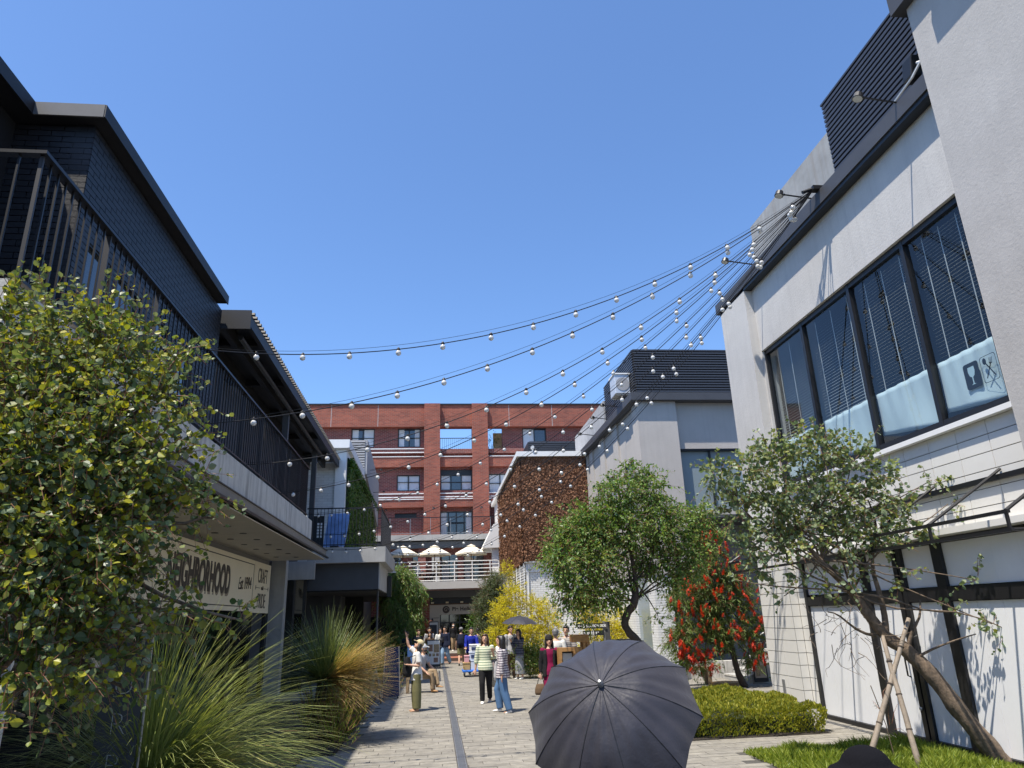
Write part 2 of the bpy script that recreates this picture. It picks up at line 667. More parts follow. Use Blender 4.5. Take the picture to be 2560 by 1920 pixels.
dr = thing('drain_channel', 'narrow steel slotted drain running down the middle of the paved lane', 'drain', (0.41, 20, 0))
bx('channel_frame', m_steel, dr, 0.345, 0.36, 4, 37, -0.02, 0.0035)
bx('channel_frame', m_steel, dr, 0.46, 0.475, 4, 37, -0.02, 0.0035)
bx('channel_bed', m_dark, dr, 0.36, 0.46, 4, 37, -0.024, -0.0185)
gr = MB()
y = 4.0
while y < 37:
    gr.box(0.362, 0.458, y, y + 0.020, -0.017, 0.0015)
    y += 0.036
tag(gr.build('grate', m_steel, dr), kind='stuff')

st = thing('brick_steps', 'two low red brick steps at the far end of the lane before the pie shop', 'steps', (1.6, 38, 0))
bx('tread', m_redpave, st, -2.6, 3.6, 37.2, 38.6, -0.02, 0.004)
bx('riser', M('dark_step_riser', (0.09, 0.06, 0.05), 0.8), st, -2.6, 3.6, 38.6, 38.64, 0.0, 0.148)
bx('tread', m_redpave, st, -2.6, 3.6, 38.64, 40.2, 0.0, 0.16)
bx('riser', M('dark_step_riser', (0.09, 0.06, 0.05), 0.8), st, -2.6, 3.6, 40.2, 40.24, 0.0, 0.308)
fo = bx('forecourt', m_pave, None, -9, 9, 40.24, 50, -0.02, 0.32)
tag(fo, kind='structure')

# ================================================================ right grey building (nearest, X = 7.5)
rb = thing('grey_plaster_building', 'tall grey plaster building at right with long dark window, louvre screen and tiled lower wall', 'building', (7.5, 10, 0))
mb = MB()
wall_holes(mb, (7.5, 2.0, 4.42), (0, 1, 0), (0, 0, 1), (-1, 0, 0), 13.95, 5.18, 0.3, [(6.1, 12.5, 0.08, 3.28)])
mb.build('upper_wall', m_plaster, rb)
bx('pier', m_pier, rb, 7.25, 7.6, 1.0, 7.82, 0.0, 10.80)
bx('pier', m_plaster, rb, 7.30, 7.499, 14.55, 15.96, 4.42, 9.33)
bx('pier_foot', m_grout, rb, 7.33, 7.5, 14.57, 15.94, 0.0, 4.42)
bx('end_wall', m_plaster, rb, 7.5, 14, 15.65, 15.95, 4.42, 9.6)
bx('end_wall', m_tile, rb, 7.5, 14, 15.65, 15.93, 0.0, 4.42)
bx('roof', m_cornice, rb, 7.5, 14, 2, 15.95, 9.6, 9.7)
bx('back_wall', m_room, rb, 9.6, 14, 2, 15.6, 0.0, 9.6)
bx('floor_slab', m_room, rb, 7.82, 9.6, 2, 15.6, 4.0, 4.42)
c = bx('cornice', m_cornice, rb, 7.27, 7.62, 7.822, 16.16, 9.33, 9.605)
bx('cornice_drip', m_black, rb, 7.30, 7.49, 7.822, 15.97, 9.255, 9.33)
bx('overhang', m_cornice, rb, 7.09, 11, 7.15, 7.97, 10.80, 11.2)
bx('overhang', m_cornice, rb, 6.88, 11, -1, 7.15, 10.81, 11.21)
# louvre screen on the roof
for i in range(17):
    z = 9.72 + i * 0.103
    mbs = MB()
    mbs.prism([(7.66, 7.9, z), (7.58, 7.9, z - 0.015), (7.58, 7.9, z + 0.045), (7.66, 7.9, z + 0.08)], (0, 2.86, 0))
    mbs.build('louvre_slat', m_slat, rb)
bx('louvre_backing', m_black, rb, 7.68, 7.75, 7.9, 10.76, 9.62, 11.45)
bx('louvre_cap', m_slat, rb, 7.57, 7.75, 7.88, 10.78, 11.45, 11.49)
bx('parapet', M('aged_parapet_concrete', (0.33, 0.34, 0.345), 0.9, vary=0.3, vscale=2, streak=0.6, bumps=0.4, stain=(0.2, 0.17, 0.15)), rb,
   7.6, 7.8, 10.765, 14.32, 9.6, 10.85)
# long upper window: black frame, four panes, blinds behind
wf = MB()
for yy in (8.09, 9.44, 11.03, 12.78, 14.44):
    wf.box(7.56, 7.66, yy, yy + 0.085, 4.5, 7.7)
wf.box(7.565, 7.655, 8.175, 14.44, 7.6, 7.7)
wf.box(7.565, 7.655, 8.175, 14.44, 4.5, 4.64)
WIN = bx('window', m_room, rb, 9.2, 9.25, 8.0, 14.6, 4.42, 7.8)
wf.build('window_frame', m_black, WIN)
bays = [(8.175, 9.44), (9.525, 11.03), (11.115, 12.78), (12.865, 14.44)]
bl = M('venetian_blind', (0.62, 0.60, 0.56), 0.5)
for i, (a, b) in enumerate(bays):
    MB().quad((7.615, a, 4.64), (7.615, a, 7.6), (7.615, b, 7.6), (7.615, b, 4.64)).build('pane', m_clear, WIN)
    sl_ = MB()
    z = 5.56
    top = 7.58
    while z < top:
        sl_.add([(7.72, a + .03, z), (7.72, b - .03, z), (7.76, b - .03, z + (.028 if i > 1 else .012)), (7.76, a + .03, z + (.028 if i > 1 else .012))], [(0, 1, 2, 3)])
        z += 0.058
    for yy in (a + 0.25, (a + b) / 2, b - 0.25):
        sl_.box(7.712, 7.716, yy - .008, yy + .008, 5.5, 7.58)
    tag(sl_.build('blind', bl, WIN), kind='stuff')
bx('window_sill', m_white, WIN, 7.40, 7.56, 7.83, 14.6, 4.425, 4.5)
# curtains hung in the lower half of the panes
def curtain(name, a, b, label, sag, icon=False):
    n = 26
    me = MB()
    rows = 10
    cw = M('pale_blue_cloth', (0.62, 0.71, 0.72), 0.9, bumps=0.15, bscale=50, sheen=0.2)
    for j in range(rows + 1):
        t = j / rows
        for i in range(n + 1):
            s = i / n
            yy = a + (b - a) * (s + 0.03 * t * math.sin(s * 3.1) * sag)
            low = 4.66 + 0.20 * (sag * (s - 0.5) * 2 + abs(sag) * 0.4) * (1 if t > 0 else 0)
            z = 5.535 - t * (5.535 - low)
            x = 7.685 + 0.018 * math.sin(s * 9 + t * 2.5 * sag) * t + 0.012 * math.sin(s * 31 + 3 * t) * (1 - t) + 0.02 * math.sin((s + t * sag) * 5) * t
            me.v.append((x, yy, z))
    for j in range(rows):
        for i in range(n):
            q = j * (n + 1) + i
            me.f.append((q, q + 1, q + n + 2, q + n + 1))
    o = me.build(name, cw, None, smooth=True)
    s_ = o.modifiers.new('thick', 'SOLIDIFY')
    s_.thickness = 0.004
    tag(o, label, 'curtain', 'pale blue cafe curtains in the long window')
    return o
curtain('cafe_curtain', 12.87, 14.43, 'pale blue cafe curtain in the farthest left window pane', -0.2)
curtain('cafe_curtain', 11.12, 12.77, 'pale blue cafe curtain in the second pane, behind the tree top', 0.25)
curtain('cafe_curtain', 9.53, 11.02, 'plain pale blue cafe curtain sagging in the third pane', 0.55)
ic = curtain('cafe_curtain', 8.18, 9.43, 'pale blue cafe curtain printed with wine glass and cutlery signs', 0.35)
# printed signs on the nearest curtain: wine glass on black, crossed spoon and fork in outline
ky = M('black_print', (0.012, 0.012, 0.014), 0.7)
def rr(cy, cz, w_, h_, x, r=0.04, k=0.32):
    out = []
    for (sy, sz, a0) in ((1, 1, 0), (-1, 1, 90), (-1, -1, 180), (1, -1, 270)):
        for i in range(5):
            a = R(a0 + i * 22.5)
            py, pz = sy * (w_ - r) + r * math.cos(a), sz * (h_ - r) + r * math.sin(a)
            out.append((x, cy + py, cz + pz))
    return out
XP = 7.642
mbp = MB()
mbp.prism(rr(8.77, 5.12, 0.145, 0.19, XP), (0.003, 0, 0))
# border of the second sign
o_, i_ = rr(8.44, 5.12, 0.145, 0.19, XP), rr(8.44, 5.12, 0.137, 0.182, XP)
for i in range(len(o_)):
    j = (i + 1) % len(o_)
    mbp.add([o_[i], o_[j], i_[j], i_[i]], [(0, 1, 2, 3)])
# spoon and fork
def bar(y0, z0, y1, z1, w_):
    d = Vector((0, y1 - y0, z1 - z0)).normalized()
    p = Vector((0, -d.z, d.y)) * w_
    a, b = Vector((XP, y0, z0)), Vector((XP, y1, z1))
    mbp.add([a - p, b - p, b + p, a + p], [(0, 1, 2, 3)])
bar(8.36, 4.99, 8.50, 5.22, 0.010)
bar(8.52, 4.99, 8.40, 5.18, 0.010)
mbp.add([(XP, 8.505 + .035 * math.cos(t) , 5.235 + .05 * math.sin(t)) for t in [i * math.pi / 6 for i in range(12)]], [tuple(range(12))])
for d in (-.022, 0, .022):
    bar(8.40 + d, 5.18, 8.385 + d, 5.26, 0.005)
bar(8.373, 5.18, 8.422, 5.185, 0.008)
mbp.build('printed_sign', ky, ic)
wg = MB()
XQ = XP - 0.002
wg.add([(XQ, 8.77 + a, 5.12 + b) for a, b in ((-.06, .13), (-.065, .06), (-.045, .0), (-.01, -.025), (-.01, -.115), (-.045, -.13), (.045, -.13), (.01, -.115), (.01, -.025), (.045, .0), (.065, .06), (.06, .13))], [tuple(range(12))])
wg.build('printed_glass', M('pale_blue_print', (0.56, 0.70, 0.73), 0.9), ic)
# tiled lower wall
mb = MB()
wall_holes(mb, (7.52, 2.0, 0.0), (0, 1, 0), (0, 0, 1), (-1, 0, 0), 13.92, 4.42, 0.25, [(5.9, 12.3, 0.06, 2.97)])
mb.build('tile_backing', m_grout, rb)
rc = []
for row in range(19):
    z0, z1 = row * 0.2345, min(4.42, (row + 1) * 0.2345)
    yy = 2.0
    while yy < 14.5:
        y0, y1 = yy, min(yy + 0.6, 14.57)
        inside = z0 < 2.97 - 0.05 and y1 > 7.9 and y0 < 14.3
        if inside:
            if y0 < 7.9:
                rc.append((y0, 7.9, z0, z1))
            elif y1 > 14.3:
                rc.append((14.3, y1, z0, z1))
        else:
            rc.append((y0, y1, z0, z1))
        yy += 0.6
pieces(rb, 'wall_tile', m_tile, (7.52, 0, 0), (0, 1, 0), (0, 0, 1), (-1, 0, 0), [r for r in rc if r[0] > 7.8], 0.016, gap=0.012)
rc = [(a, b, i * 0.2345, min(4.42, (i + 1) * 0.2345)) for i in range(19) for a, b in ((14.57, 15.15), (15.15, 15.94))]
pieces(rb, 'wall_tile', m_tile, (7.33, 0, 0), (0, 1, 0), (0, 0, 1), (-1, 0, 0), rc, 0.016, gap=0.012)
rc = [(a, b, i * 0.2345, min(4.42, (i + 1) * 0.2345)) for i in range(19) for a, b in ((7.33, 7.5),)]
pieces(rb, 'wall_tile', m_tile, (0, 14.57, 0), (1, 0, 0), (0, 0, 1), (0, -1, 0), rc, 0.012, gap=0.012)
# shop front: black frames, white panels behind glass
SF = bx('shop_front', m_black, rb, 7.50, 7.62, 7.9, 14.3, 0.004, 0.075)
fr = MB()
for a, b in ((14.2, 14.3), (12.02, 12.2), (11.14, 11.24), (11.0, 11.1), (10.05, 10.25), (8.0, 8.14)):
    fr.box(7.50, 7.6, a, b, 0.075, 2.97)
fr.box(7.505, 7.595, 8.14, 10.05, 2.07, 2.27)
fr.box(7.505, 7.595, 10.25, 11.0, 2.07, 2.27)
fr.box(7.505, 7.595, 11.24, 12.02, 2.07, 2.27)
fr.box(7.505, 7.595, 12.2, 14.2, 2.07, 2.24)
fr.box(7.505, 7.595, 8.14, 14.2, 2.90, 2.97)
fr.build('shop_frame', m_black, SF)
wp = M('white_blind_panel', (0.80, 0.81, 0.83), 0.35, vary=0.04, coat=0.4)
for a, b in ((8.14, 10.05), (10.25, 11.0), (11.24, 12.02), (12.2, 14.2)):
    n = max(1, round((b - a) / 0.5))
    for i in range(n):
        y0, y1 = a + (b - a) * i / n, a + (b - a) * (i + 1) / n
        bx('shop_panel', wp, SF, 7.545, 7.56, y0 + .003, y1 - .003, 0.08, 2.06)
        bx('transom_panel', wp, SF, 7.555, 7.57, y0 + .001, y1 - .001, 2.28, 2.895)
for yy in (10.95, 11.29):
    MB().tube([(7.49, yy, 0.95), (7.44, yy, 0.97), (7.44, yy, 1.55), (7.49, yy, 1.57)], 0.014, 6).build('door_handle', m_black, SF)
MB().ell((7.48, 11.19, 0.5), .02, .03, .03, 8, 6).build('door_lock', m_steel, SF)
bx('vent_plate', m_steel, rb, 7.30, 7.318, 15.3, 15.41, 0.32, 0.62)
# canopy frame over the shop front
cn = thing('canopy_frame', 'open black steel canopy frame bracketed over the white shop front', 'canopy', (6.9, 11, 2.8))
for z in (2.79, 2.99):
    bx('front_bar', m_black, cn, 6.28, 6.32, 7.2, 15.0, z - .02, z + .02)
for yy in [7.24 + i * 1.29 for i in range(7)]:
    bx('post', m_black, cn, 6.285, 6.315, yy - .015, yy + .015, 2.81, 2.97)
    MB().tube([(6.3, yy, 3.0), (7.3, yy, 3.6), (7.49, yy, 3.72)], 0.022, 6).build('bracket_rod', m_black, cn)
bx('added_shade_ledge', m_tile, rb, 7.24, 7.503, 7.9, 14.3, 2.975, 3.06)  # added ledge, there only to cast shade on the transom panels
bx('wall_rail', m_black, cn, 7.44, 7.495, 7.85, 14.85, 3.58, 3.65)
for yy in (7.22, 14.98):
    MB().tube([(6.3, yy, 2.79), (7.2, yy, 2.79)], 0.018, 6).build('tie_bar', m_black, cn)

# flood lamps on arms from the cornices
def arm_lamp(label, x, y, z, L=0.55, grp=None, d=(-1, 0, 0.12), s=1.0):
    t = thing('arm_lamp', label, 'lamp', (x, y, z), grp)
    d = Vector(d).normalized()
    b = Vector((x, y, z))
    e = b + d * L
    MB().tube([b, e], 0.016 * s, 6).build('arm', m_black, t)
    MB().tube([e, e + d * .05, e + d * .05 + Vector((0, 0, -.03))], 0.024 * s, 6).build('joint', m_black, t)
    h = e + d * .11 * s
    a = Vector((-0.35, 0, -1)).normalized()
    MB().tube([h - a * .05 * s, h + a * .045 * s], [.07 * s, .085 * s], 14).build('lamp_head', m_black, t)
    MB().tube([h + a * .046 * s, h + a * .05 * s], .072 * s, 14).build('lens', m_fix, t)
    return t
gl_ = 'flood lamps on the grey cornices'
arm_lamp('black arm lamp on the cornice in front of the near louvre screen', 7.3, 8.5, 9.62, 0.55, gl_)
arm_lamp('black arm lamp on the cornice where the bulb strings gather', 7.3, 11.2, 9.62, 0.55, gl_)
arm_lamp('black arm lamp on the cornice beside the aged concrete parapet', 7.3, 13.9, 9.62, 0.55, gl_)
sp = thing('wall_speaker', 'black box speaker on a white bracket beside the near louvre screen', 'speaker', (7.3, 8.1, 9.7))
MB().obox((7.38, 8.15, 9.95), (0, 1, 0), (0, -.25, .97), (1, .1, .02), .11, .17, .10).build('speaker_box', m_black, sp, bevel=.02)
MB().tube([(7.33, 7.9, 9.88), (7.3, 8.1, 9.75), (7.28, 8.55, 9.66)], 0.022, 6).build('bracket', m_white, sp)
MB().tube([(7.33, 7.9, 9.88), (7.36, 8.0, 9.95)], 0.022, 6).build('bracket', m_white, sp)

# ================================================================ middle grey building (front Y = 23, side X = 7)
gb = thing('warm_grey_building', 'grey plaster building with dark louvred roof screen standing behind the leafy tree', 'building', (7, 23, 0))
mb = MB()
# street side: panels between pilasters, small windows
wall_holes(mb, (7.06, 23.16, 3.2), (0, 1, 0), (0, 0, 1), (-1, 0, 0), 8.5, 5.9, 0.25,
           [(.94, 2.25, 1.9, 4.08), (3.5, 4.8, 1.9, 4.08), (5.8, 7.0, 1.9, 4.08)])
mb.build('side_wall', m_plaster2, gb)
for i, (a, b, z0, z1) in enumerate(((24.1, 25.41, 5.1, 7.28), (26.66, 27.96, 5.1, 7.28), (28.96, 30.16, 5.1, 7.28))):
    wn = bx('window', m_pglass, gb, 7.12, 7.13, a, b, z0, z1)
    f_ = MB()
    f_.box(7.085, 7.12, a, a + .05, z0, z1)
    f_.box(7.085, 7.12, b - .05, b, z0, z1)
    f_.box(7.09, 7.118, a + .05, b - .05, z1 - .05, z1)
    f_.build('window_frame', m_black, wn)
for a, b in ((23.0, 23.62), (25.85, 26.55), (28.1, 28.85), (30.3, 30.9), (31.4, 31.66)):
    bx('pilaster', m_plaster2, gb, 6.98, 7.06, a, b, 3.2, 9.06)
mb = MB()
bx('corner_pier', m_plaster2, gb, 6.975, 8.37, 22.9, 23.15, 3.2, 9.06)
mb = MB()
wall_holes(mb, (8.371, 23.1, 5.1), (1, 0, 0), (0, 0, 1), (0, -1, 0), 5.6, 3.96, 0.2, [(0.05, 5.4, 0.17, 2.3)])
mb.build('front_wall', m_plaster2, gb)
fwn = bx('window', m_pglass, gb, 8.42, 13.8, 23.28, 23.3, 5.27, 7.4)
for xx in (8.42, 9.5, 10.9, 12.3):
    bx('mullion', m_black, fwn, xx, xx + .05, 23.2, 23.28, 5.27, 7.4)
bx('window_head', m_black, fwn, 8.42, 13.8, 23.12, 23.28, 7.34, 7.4)
bx('cornice', m_cornice, gb, 6.74, 14.2, 22.7, 31.7, 9.06, 9.33)
bx('underside', m_greypaint, gb, 8.371, 14, 22.95, 26, 5.0, 5.1)
bx('recess_side', m_plaster2, gb, 8.2, 8.371, 23.15, 26, 3.0, 5.0)
bx('underside', m_black, gb, 7.3, 8.37, 23.3, 31.6, 3.0, 3.2)
bx('core', m_room, gb, 7.4, 14, 23.35, 31.55, 5.11, 9.0)
# ground floor
bx('ground_floor_wall', M('grey_render', (0.20, 0.195, 0.19), 0.9, vary=0.2, bumps=0.3), gb, 8.3, 14, 25.2, 25.6, 0, 5.0)
bx('low_plinth', m_conc, gb, 7.4, 10.4, 23.3, 23.6, 0, 0.5)
for nm, x0, x1, y0, y1 in (('brick_pier', 7.02, 7.62, 22.95, 23.6), ('brick_pier', 7.02, 7.3, 25.4, 31.6)):
    bx(nm, m_whitemortar, gb, x0, x1, y0, y1, 0, 3.199)
    pieces(gb, 'white_brick', m_whitebrick, (x0, y0, 0), (1, 0, 0), (0, 0, 1), (0, -1, 0), brick_rects(x1 - x0, 3.19, .22, .08), .012, gap=.009, limit=60)
    pieces(gb, 'white_brick', m_whitebrick, (x0, y0, 0), (0, 1, 0), (0, 0, 1), (-1, 0, 0), brick_rects(y1 - y0, 3.19, .22, .08), .012, gap=.009, limit=60)
bx('shop_glass', m_pglass, gb, 7.12, 7.16, 23.6, 25.4, 0.0, 3.2)
# roof louvres: front and side
for i in range(18):
    z = 9.42 + i * 0.098
    s1 = MB().prism([(7.12, 23.28, z), (7.12, 23.2, z - .014), (7.12, 23.2, z + .04), (7.12, 23.28, z + .074)], (7, 0, 0))
    s1.build('louvre_slat', m_slat, gb)
    s2 = MB().prism([(7.14, 23.3, z), (7.06, 23.3, z - .014), (7.06, 23.3, z + .04), (7.14, 23.3, z + .074)], (0, 4.4, 0))
    s2.build('louvre_slat', m_slat, gb)
bx('louvre_backing', m_black, gb, 7.17, 14, 23.3, 27.7, 9.34, 11.17)
bx('roof_parapet', M('pale_panel_concrete', (0.40, 0.40, 0.41), 0.9, vary=0.25, vscale=3, streak=0.5, stain=(0.22, 0.22, 0.23)), gb, 7.0, 7.2, 27.705, 34.0, 9.332, 10.55)
ac = thing('air_conditioner', 'pale grey roof air conditioning unit on a bracket before the middle louvre screen', 'air conditioner', (6.9, 24, 9.4))
bx('casing', M('pale_grey_metal', (0.52, 0.55, 0.60), 0.4, 0.2), ac, 6.5, 7.05, 23.75, 24.5, 9.62, 10.35, bevel=.02)
bx('casing_lid', m_white, ac, 6.47, 7.07, 23.72, 24.52, 10.352, 10.40)
MB().tube([(6.78, 23.745, 9.98), (6.78, 23.735, 9.98)], .25, 20).build('fan_grille', m_slatg, ac)
for yy in (23.85, 24.4):
    MB().tube([(6.55, yy, 9.6), (7.1, yy, 9.6), (7.1, yy, 9.33)], .02, 6).build('bracket', m_white, ac)
arm_lamp('small arm lamp on the middle building cornice below the roof unit', 6.78, 24.6, 9.36, .5, gl_)
arm_lamp('small arm lamp on the middle building cornice, second from the corner', 6.78, 26.3, 9.36, .5, gl_)
arm_lamp('small arm lamp on the middle building cornice beside its pale parapet', 6.78, 28.9, 9.36, .5, gl_)
# outside stair between the two grey buildings
sr = thing('concrete_stair', 'grey concrete outside stair rising behind the red flowering tree', 'stairs', (9.6, 21.6, 0))
for i in range(12):
    bx('step', m_concl, sr, 9.0 + i * .30, 9.0 + (i + 1) * .30 + .02, 21.2, 22.9, i * .17, (i + 1) * .17)
    bx('step_edge', m_conc, sr, 8.985 + i * .30, 9.0 + i * .30, 21.2, 22.9, (i + 1) * .17 - .045, (i + 1) * .17 + .002)
sr_s = MB().prism([(8.95, 21.08, 0), (12.7, 21.08, 0), (12.7, 21.08, 2.2), (8.95, 21.08, .15)], (0, .1, 0))
sr_s.build('stringer', m_plaster2, sr)
MB().tube([(9.0, 21.13, 1.0), (12.7, 21.13, 3.1)], .022, 6).build('handrail', m_steel, sr)
for i in range(5):
    MB().tube([(9.0 + i * .9, 21.13, .1 + i * .5), (9.0 + i * .9, 21.13, 1.0 + i * .51)], .015, 6).build('baluster', m_steel, sr)

# ================================================================ white house with the brown creeper wall (front Y = 31.7, side X = 3.95)
vh = thing('white_creeper_house', 'white house with its upper walls covered by dry brown creeper', 'house', (5.5, 31.7, 0))
bx('wall', m_white, vh, 4.0, 7.4, 31.78, 47.5, 3.9, 9.05)
bx('wall_base', m_whitemortar, vh, 4.0, 7.0, 31.85, 47.5, 0, 3.9)
pieces(vh, 'white_brick', m_whitebrick, (4.02, 31.85, 0), (1, 0, 0), (0, 0, 1), (0, -1, 0), brick_rects(2.97, 4.3, .24, .09), .02, gap=.010, limit=300, stuff_name='brick_courses')
bx('coping', m_white, vh, 3.72, 7.0, 31.5, 31.95, 9.05, 9.28)
bx('coping', m_white, vh, 3.721, 4.1, 31.95, 47.0, 9.051, 9.279)
bx('sill_band', m_white, vh, 3.93, 7.0, 31.66, 31.83, 4.3, 4.36)
MB().tube([(4.08, 31.78, 0), (4.08, 31.78, 4.3)], .03, 8).build('downpipe', m_white, vh)
# slatted screen along the side, below the creeper
for i in range(34):
    z = 0.25 + i * 0.118
    bx('screen_slat', m_white, vh, 3.93, 3.96, 31.9, 39.5, z, z + .062)
for yy in (31.9, 33.4, 34.9, 36.4, 37.9, 39.4):
    bx('screen_post', m_white, vh, 3.90, 3.93, yy, yy + .07, 0.2, 4.3)
# far end: white flared canopy on a post
cp = MB()
cp.prism([(3.95, 43.0, 7.5), (3.55, 43.0, 7.46), (2.87, 43.0, 6.12), (2.87, 43.0, 6.04), (3.95, 43.0, 6.04)], (0, 3.5, 0))
cp.build('flared_canopy', m_white, vh)
bx('canopy_post', m_white, vh, 3.42, 3.82, 43.3, 43.7, 4.05, 6.04)
bx('side_return', m_white, vh, 3.9, 4.0, 43.0, 46.5, 4.0, 9.05)
cr_ = M_leaf('dry_creeper', [(.11, .048, .026), (.20, .092, .048), (.29, .14, .075), (.15, .068, .036), (.34, .18, .10)], 0.8, 0.06)
def creeper(name, label, n, pts, mat, size, cat, face):
    """a wall clad in leaves: pts() gives a foot on the wall, face the wall's outward direction"""
    mb = MB()
    face = Vector(face)
    for i in range(n):
        p = Vector(pts())
        d = (face + Vector((rnd.uniform(-.6, .6), rnd.uniform(-.6, .6), rnd.uniform(-.6, .4)))).normalized()
        p = p + face * rnd.uniform(0.02, .17)
        u = d.orthogonal().normalized()
        u.rotate(Quaternion(d, rnd.uniform(0, 6.28)))
        v = d.cross(u)
        s = size * rnd.uniform(.6, 1.3)
        mb.add([p - u * s * .5, p + v * s * .38, p + u * s * .6, p - v * s * .38], [(0, 1, 2, 3)])
    return mb
f1 = creeper('', '', 26000, lambda: (rnd.uniform(3.93, 6.95), 31.76, rnd.uniform(4.36, 9.04)), cr_, .085, 'x', (0, -1, 0))
f2 = creeper('', '', 26000, lambda: (3.98, rnd.uniform(31.6, 43.5), rnd.uniform(4.3, 9.04)), cr_, .095, 'x', (-1, 0, 0))
f1.add(f2.v, f2.f)
vn = thing('brown_creeper', 'dense dry brown creeper hanging over the upper walls of the white house', 'plant', (5.4, 31.7, 4.3))
tag(f1.build('foliage', cr_, vn), kind='stuff')
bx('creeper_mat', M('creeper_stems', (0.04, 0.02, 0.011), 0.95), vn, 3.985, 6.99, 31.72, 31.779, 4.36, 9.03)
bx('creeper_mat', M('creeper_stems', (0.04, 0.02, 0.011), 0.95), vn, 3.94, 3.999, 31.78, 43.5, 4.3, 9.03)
# lettering on the white brick: only what shows between the shrubs
lt = thing('wall_lettering', 'dark spaced lettering on the white brick wall between the yellow shrubs', 'lettering', (4.6, 31.8, 2.2))
text('n k', .34, m_ink, lt, (4.78, 31.815, 2.46), (1, 0, 0), space=1.1)
text('i l e c', .34, m_ink, lt, (4.72, 31.815, 2.04), (1, 0, 0), space=1.1)
text('4 7', .30, m_ink, lt, (4.76, 31.815, 1.66), (1, 0, 0))
rv = thing('roof_louvre', 'dark louvred roof plant box above the creeper wall', 'roof vent', (6.3, 36, 9.3))
for i in range(13):
    z = 9.75 + i * .105
    MB().prism([(5.0, 37.08, z), (5.0, 37.0, z - .014), (5.0, 37.0, z + .045), (5.0, 37.08, z + .08)], (3.4, 0, 0)).build('louvre_slat', m_slat, rv)
    MB().prism([(5.08, 37.1, z), (5.0, 37.1, z - .014), (5.0, 37.1, z + .045), (5.08, 37.1, z + .08)], (0, 3.4, 0)).build('louvre_slat', m_slat, rv)
bx('louvre_backing', m_black, rv, 5.1, 8.4, 37.1, 40.5, 9.28, 11.12)
cw_ = thing('roof_camera', 'small white security camera on the coping above the creeper', 'camera', (4.5, 31.7, 9.28))
MB().tube([(4.5, 31.7, 9.27), (4.5, 31.7, 9.44)], .03, 8).build('stand', m_white, cw_)
MB().tube([(4.5, 31.8, 9.5), (4.47, 31.42, 9.46)], .075, 10).build('body', m_white, cw_)

# ================================================================ red brick building (front Y = 48)
bb = thing('red_brick_building', 'four storey red brick building closing the end of the lane', 'building', (1.5, 48, 0))
XL, XR = -12.0, 13.0
# recessed wall with openings
op = [(-5.82, -4.22, 13.52, 14.87), (-2.61, -1.04, 13.52, 14.87), (0.33, 2.56, 13.15, 14.9), (3.66, 4.73, 13.2, 14.9), (6.17, 7.9, 13.0, 14.87),
      (-2.63, -1.05, 10.45, 11.56), (0.35, 2.54, 10.46, 11.9), (3.69, 5.3, 9.9, 11.58), (-2.72, -1.25, 8.6, 8.95), (0.33, 2.54, 7.3, 9.02)]
mb = MB()
wall_holes(mb, (XL, 48.42, 6.9), (1, 0, 0), (0, 0, 1), (0, -1, 0), XR - XL, 8.02, .35, [(a - XL, b - XL, c - 6.9, d - 6.9) for a, b, c, d in op])
mb.build('recessed_wall', m_brickshaded, bb)
bx('parapet_band', m_bricklit, bb, XL, XR, 48.0, 48.42, 14.9, 16.47)
bx('parapet_cap', m_black, bb, XL - .05, XR, 47.93, 48.5, 16.47, 16.56)
for a, b in ((-.77, .33), (2.56, 3.66)):
    bx('pilaster', m_bricklit, bb, a, b, 47.72, 48.42, 6.9, 16.51)
for a, b in ((XL, -.77), (.33, 2.56), (3.66, XR)):
    bx('string_band', m_bricklit, bb, a, b, 47.98, 48.42, 12.03, 12.72)
    bx('string_band', m_bricklit, bb, a, b, 47.98, 48.42, 9.27, 9.78)
    for z in (12.72, 9.78):
        bx('ledge', m_white, bb, a, b, 47.94, 48.42, z, z + .05)
    for z in (13.32, 13.06, 10.2, 9.96):
        if z > 13 and a > -.5:
            continue
        bx('ledge', m_white, bb, a, b, 48.02, 48.06, z - .03, z + .03)
    bx('sill_course', m_brickshaded, bb, a, b, 48.07, 48.42, 13.02 - .02, 13.3)
    bx('sill_course', m_brickshaded, bb, a, b, 48.07, 48.42, 9.84, 10.18)
for xx in (-7.2, -5.9 + 1.9 - .0, 5.2, 8.3):
    bx('expansion_joint', m_whitemortar, bb, xx, xx + .03, 47.993, 48.0, 14.9, 16.47)
# windows
def win(x0, x1, z0, z1, cols, transom, cur=((0, 1),), y=48.5):
    g_ = bx('window', m_glass, bb, x0, x1, y + .10, y + .11, z0, z1)
    f_ = MB()
    for i in range(cols + 1):
        xx = x0 + (x1 - x0 - .07) * i / cols
        f_.box(xx, xx + .07, y, y + .08, z0, z1)
    f_.box(x0, x1, y + .005, y + .075, z1 - .06, z1)
    f_.box(x0, x1, y + .005, y + .075, z0, z0 + .07)
    if transom:
        f_.box(x0, x1, y + .006, y + .07, transom, transom + .04)
    f_.build('window_frame', m_black, g_)
    for a, b in cur:
        n = 20
        c_ = MB()
        for i in range(n + 1):
            s = i / n
            xx = x0 + (x1 - x0) * (a + (b - a) * s)
            dy = .012 * math.sin(i * 2.3)
            c_.v += [(xx, y + .085 + dy, z0 + .03), (xx, y + .085 + dy, z1 - .03)]
        for i in range(n):
            c_.f.append((2 * i, 2 * i + 2, 2 * i + 3, 2 * i + 1))
        c_.build('curtain', m_curtain, g_, smooth=True)
win(-5.82, -4.22, 13.52, 14.87, 2, 14.18, ((.0, .3), (.55, 1)))
win(-2.61, -1.04, 13.52, 14.87, 2, 14.18, ((.0, .28), (.75, 1)))
win(6.17, 7.9, 13.0, 14.87, 2, None, ((.0, .5),))
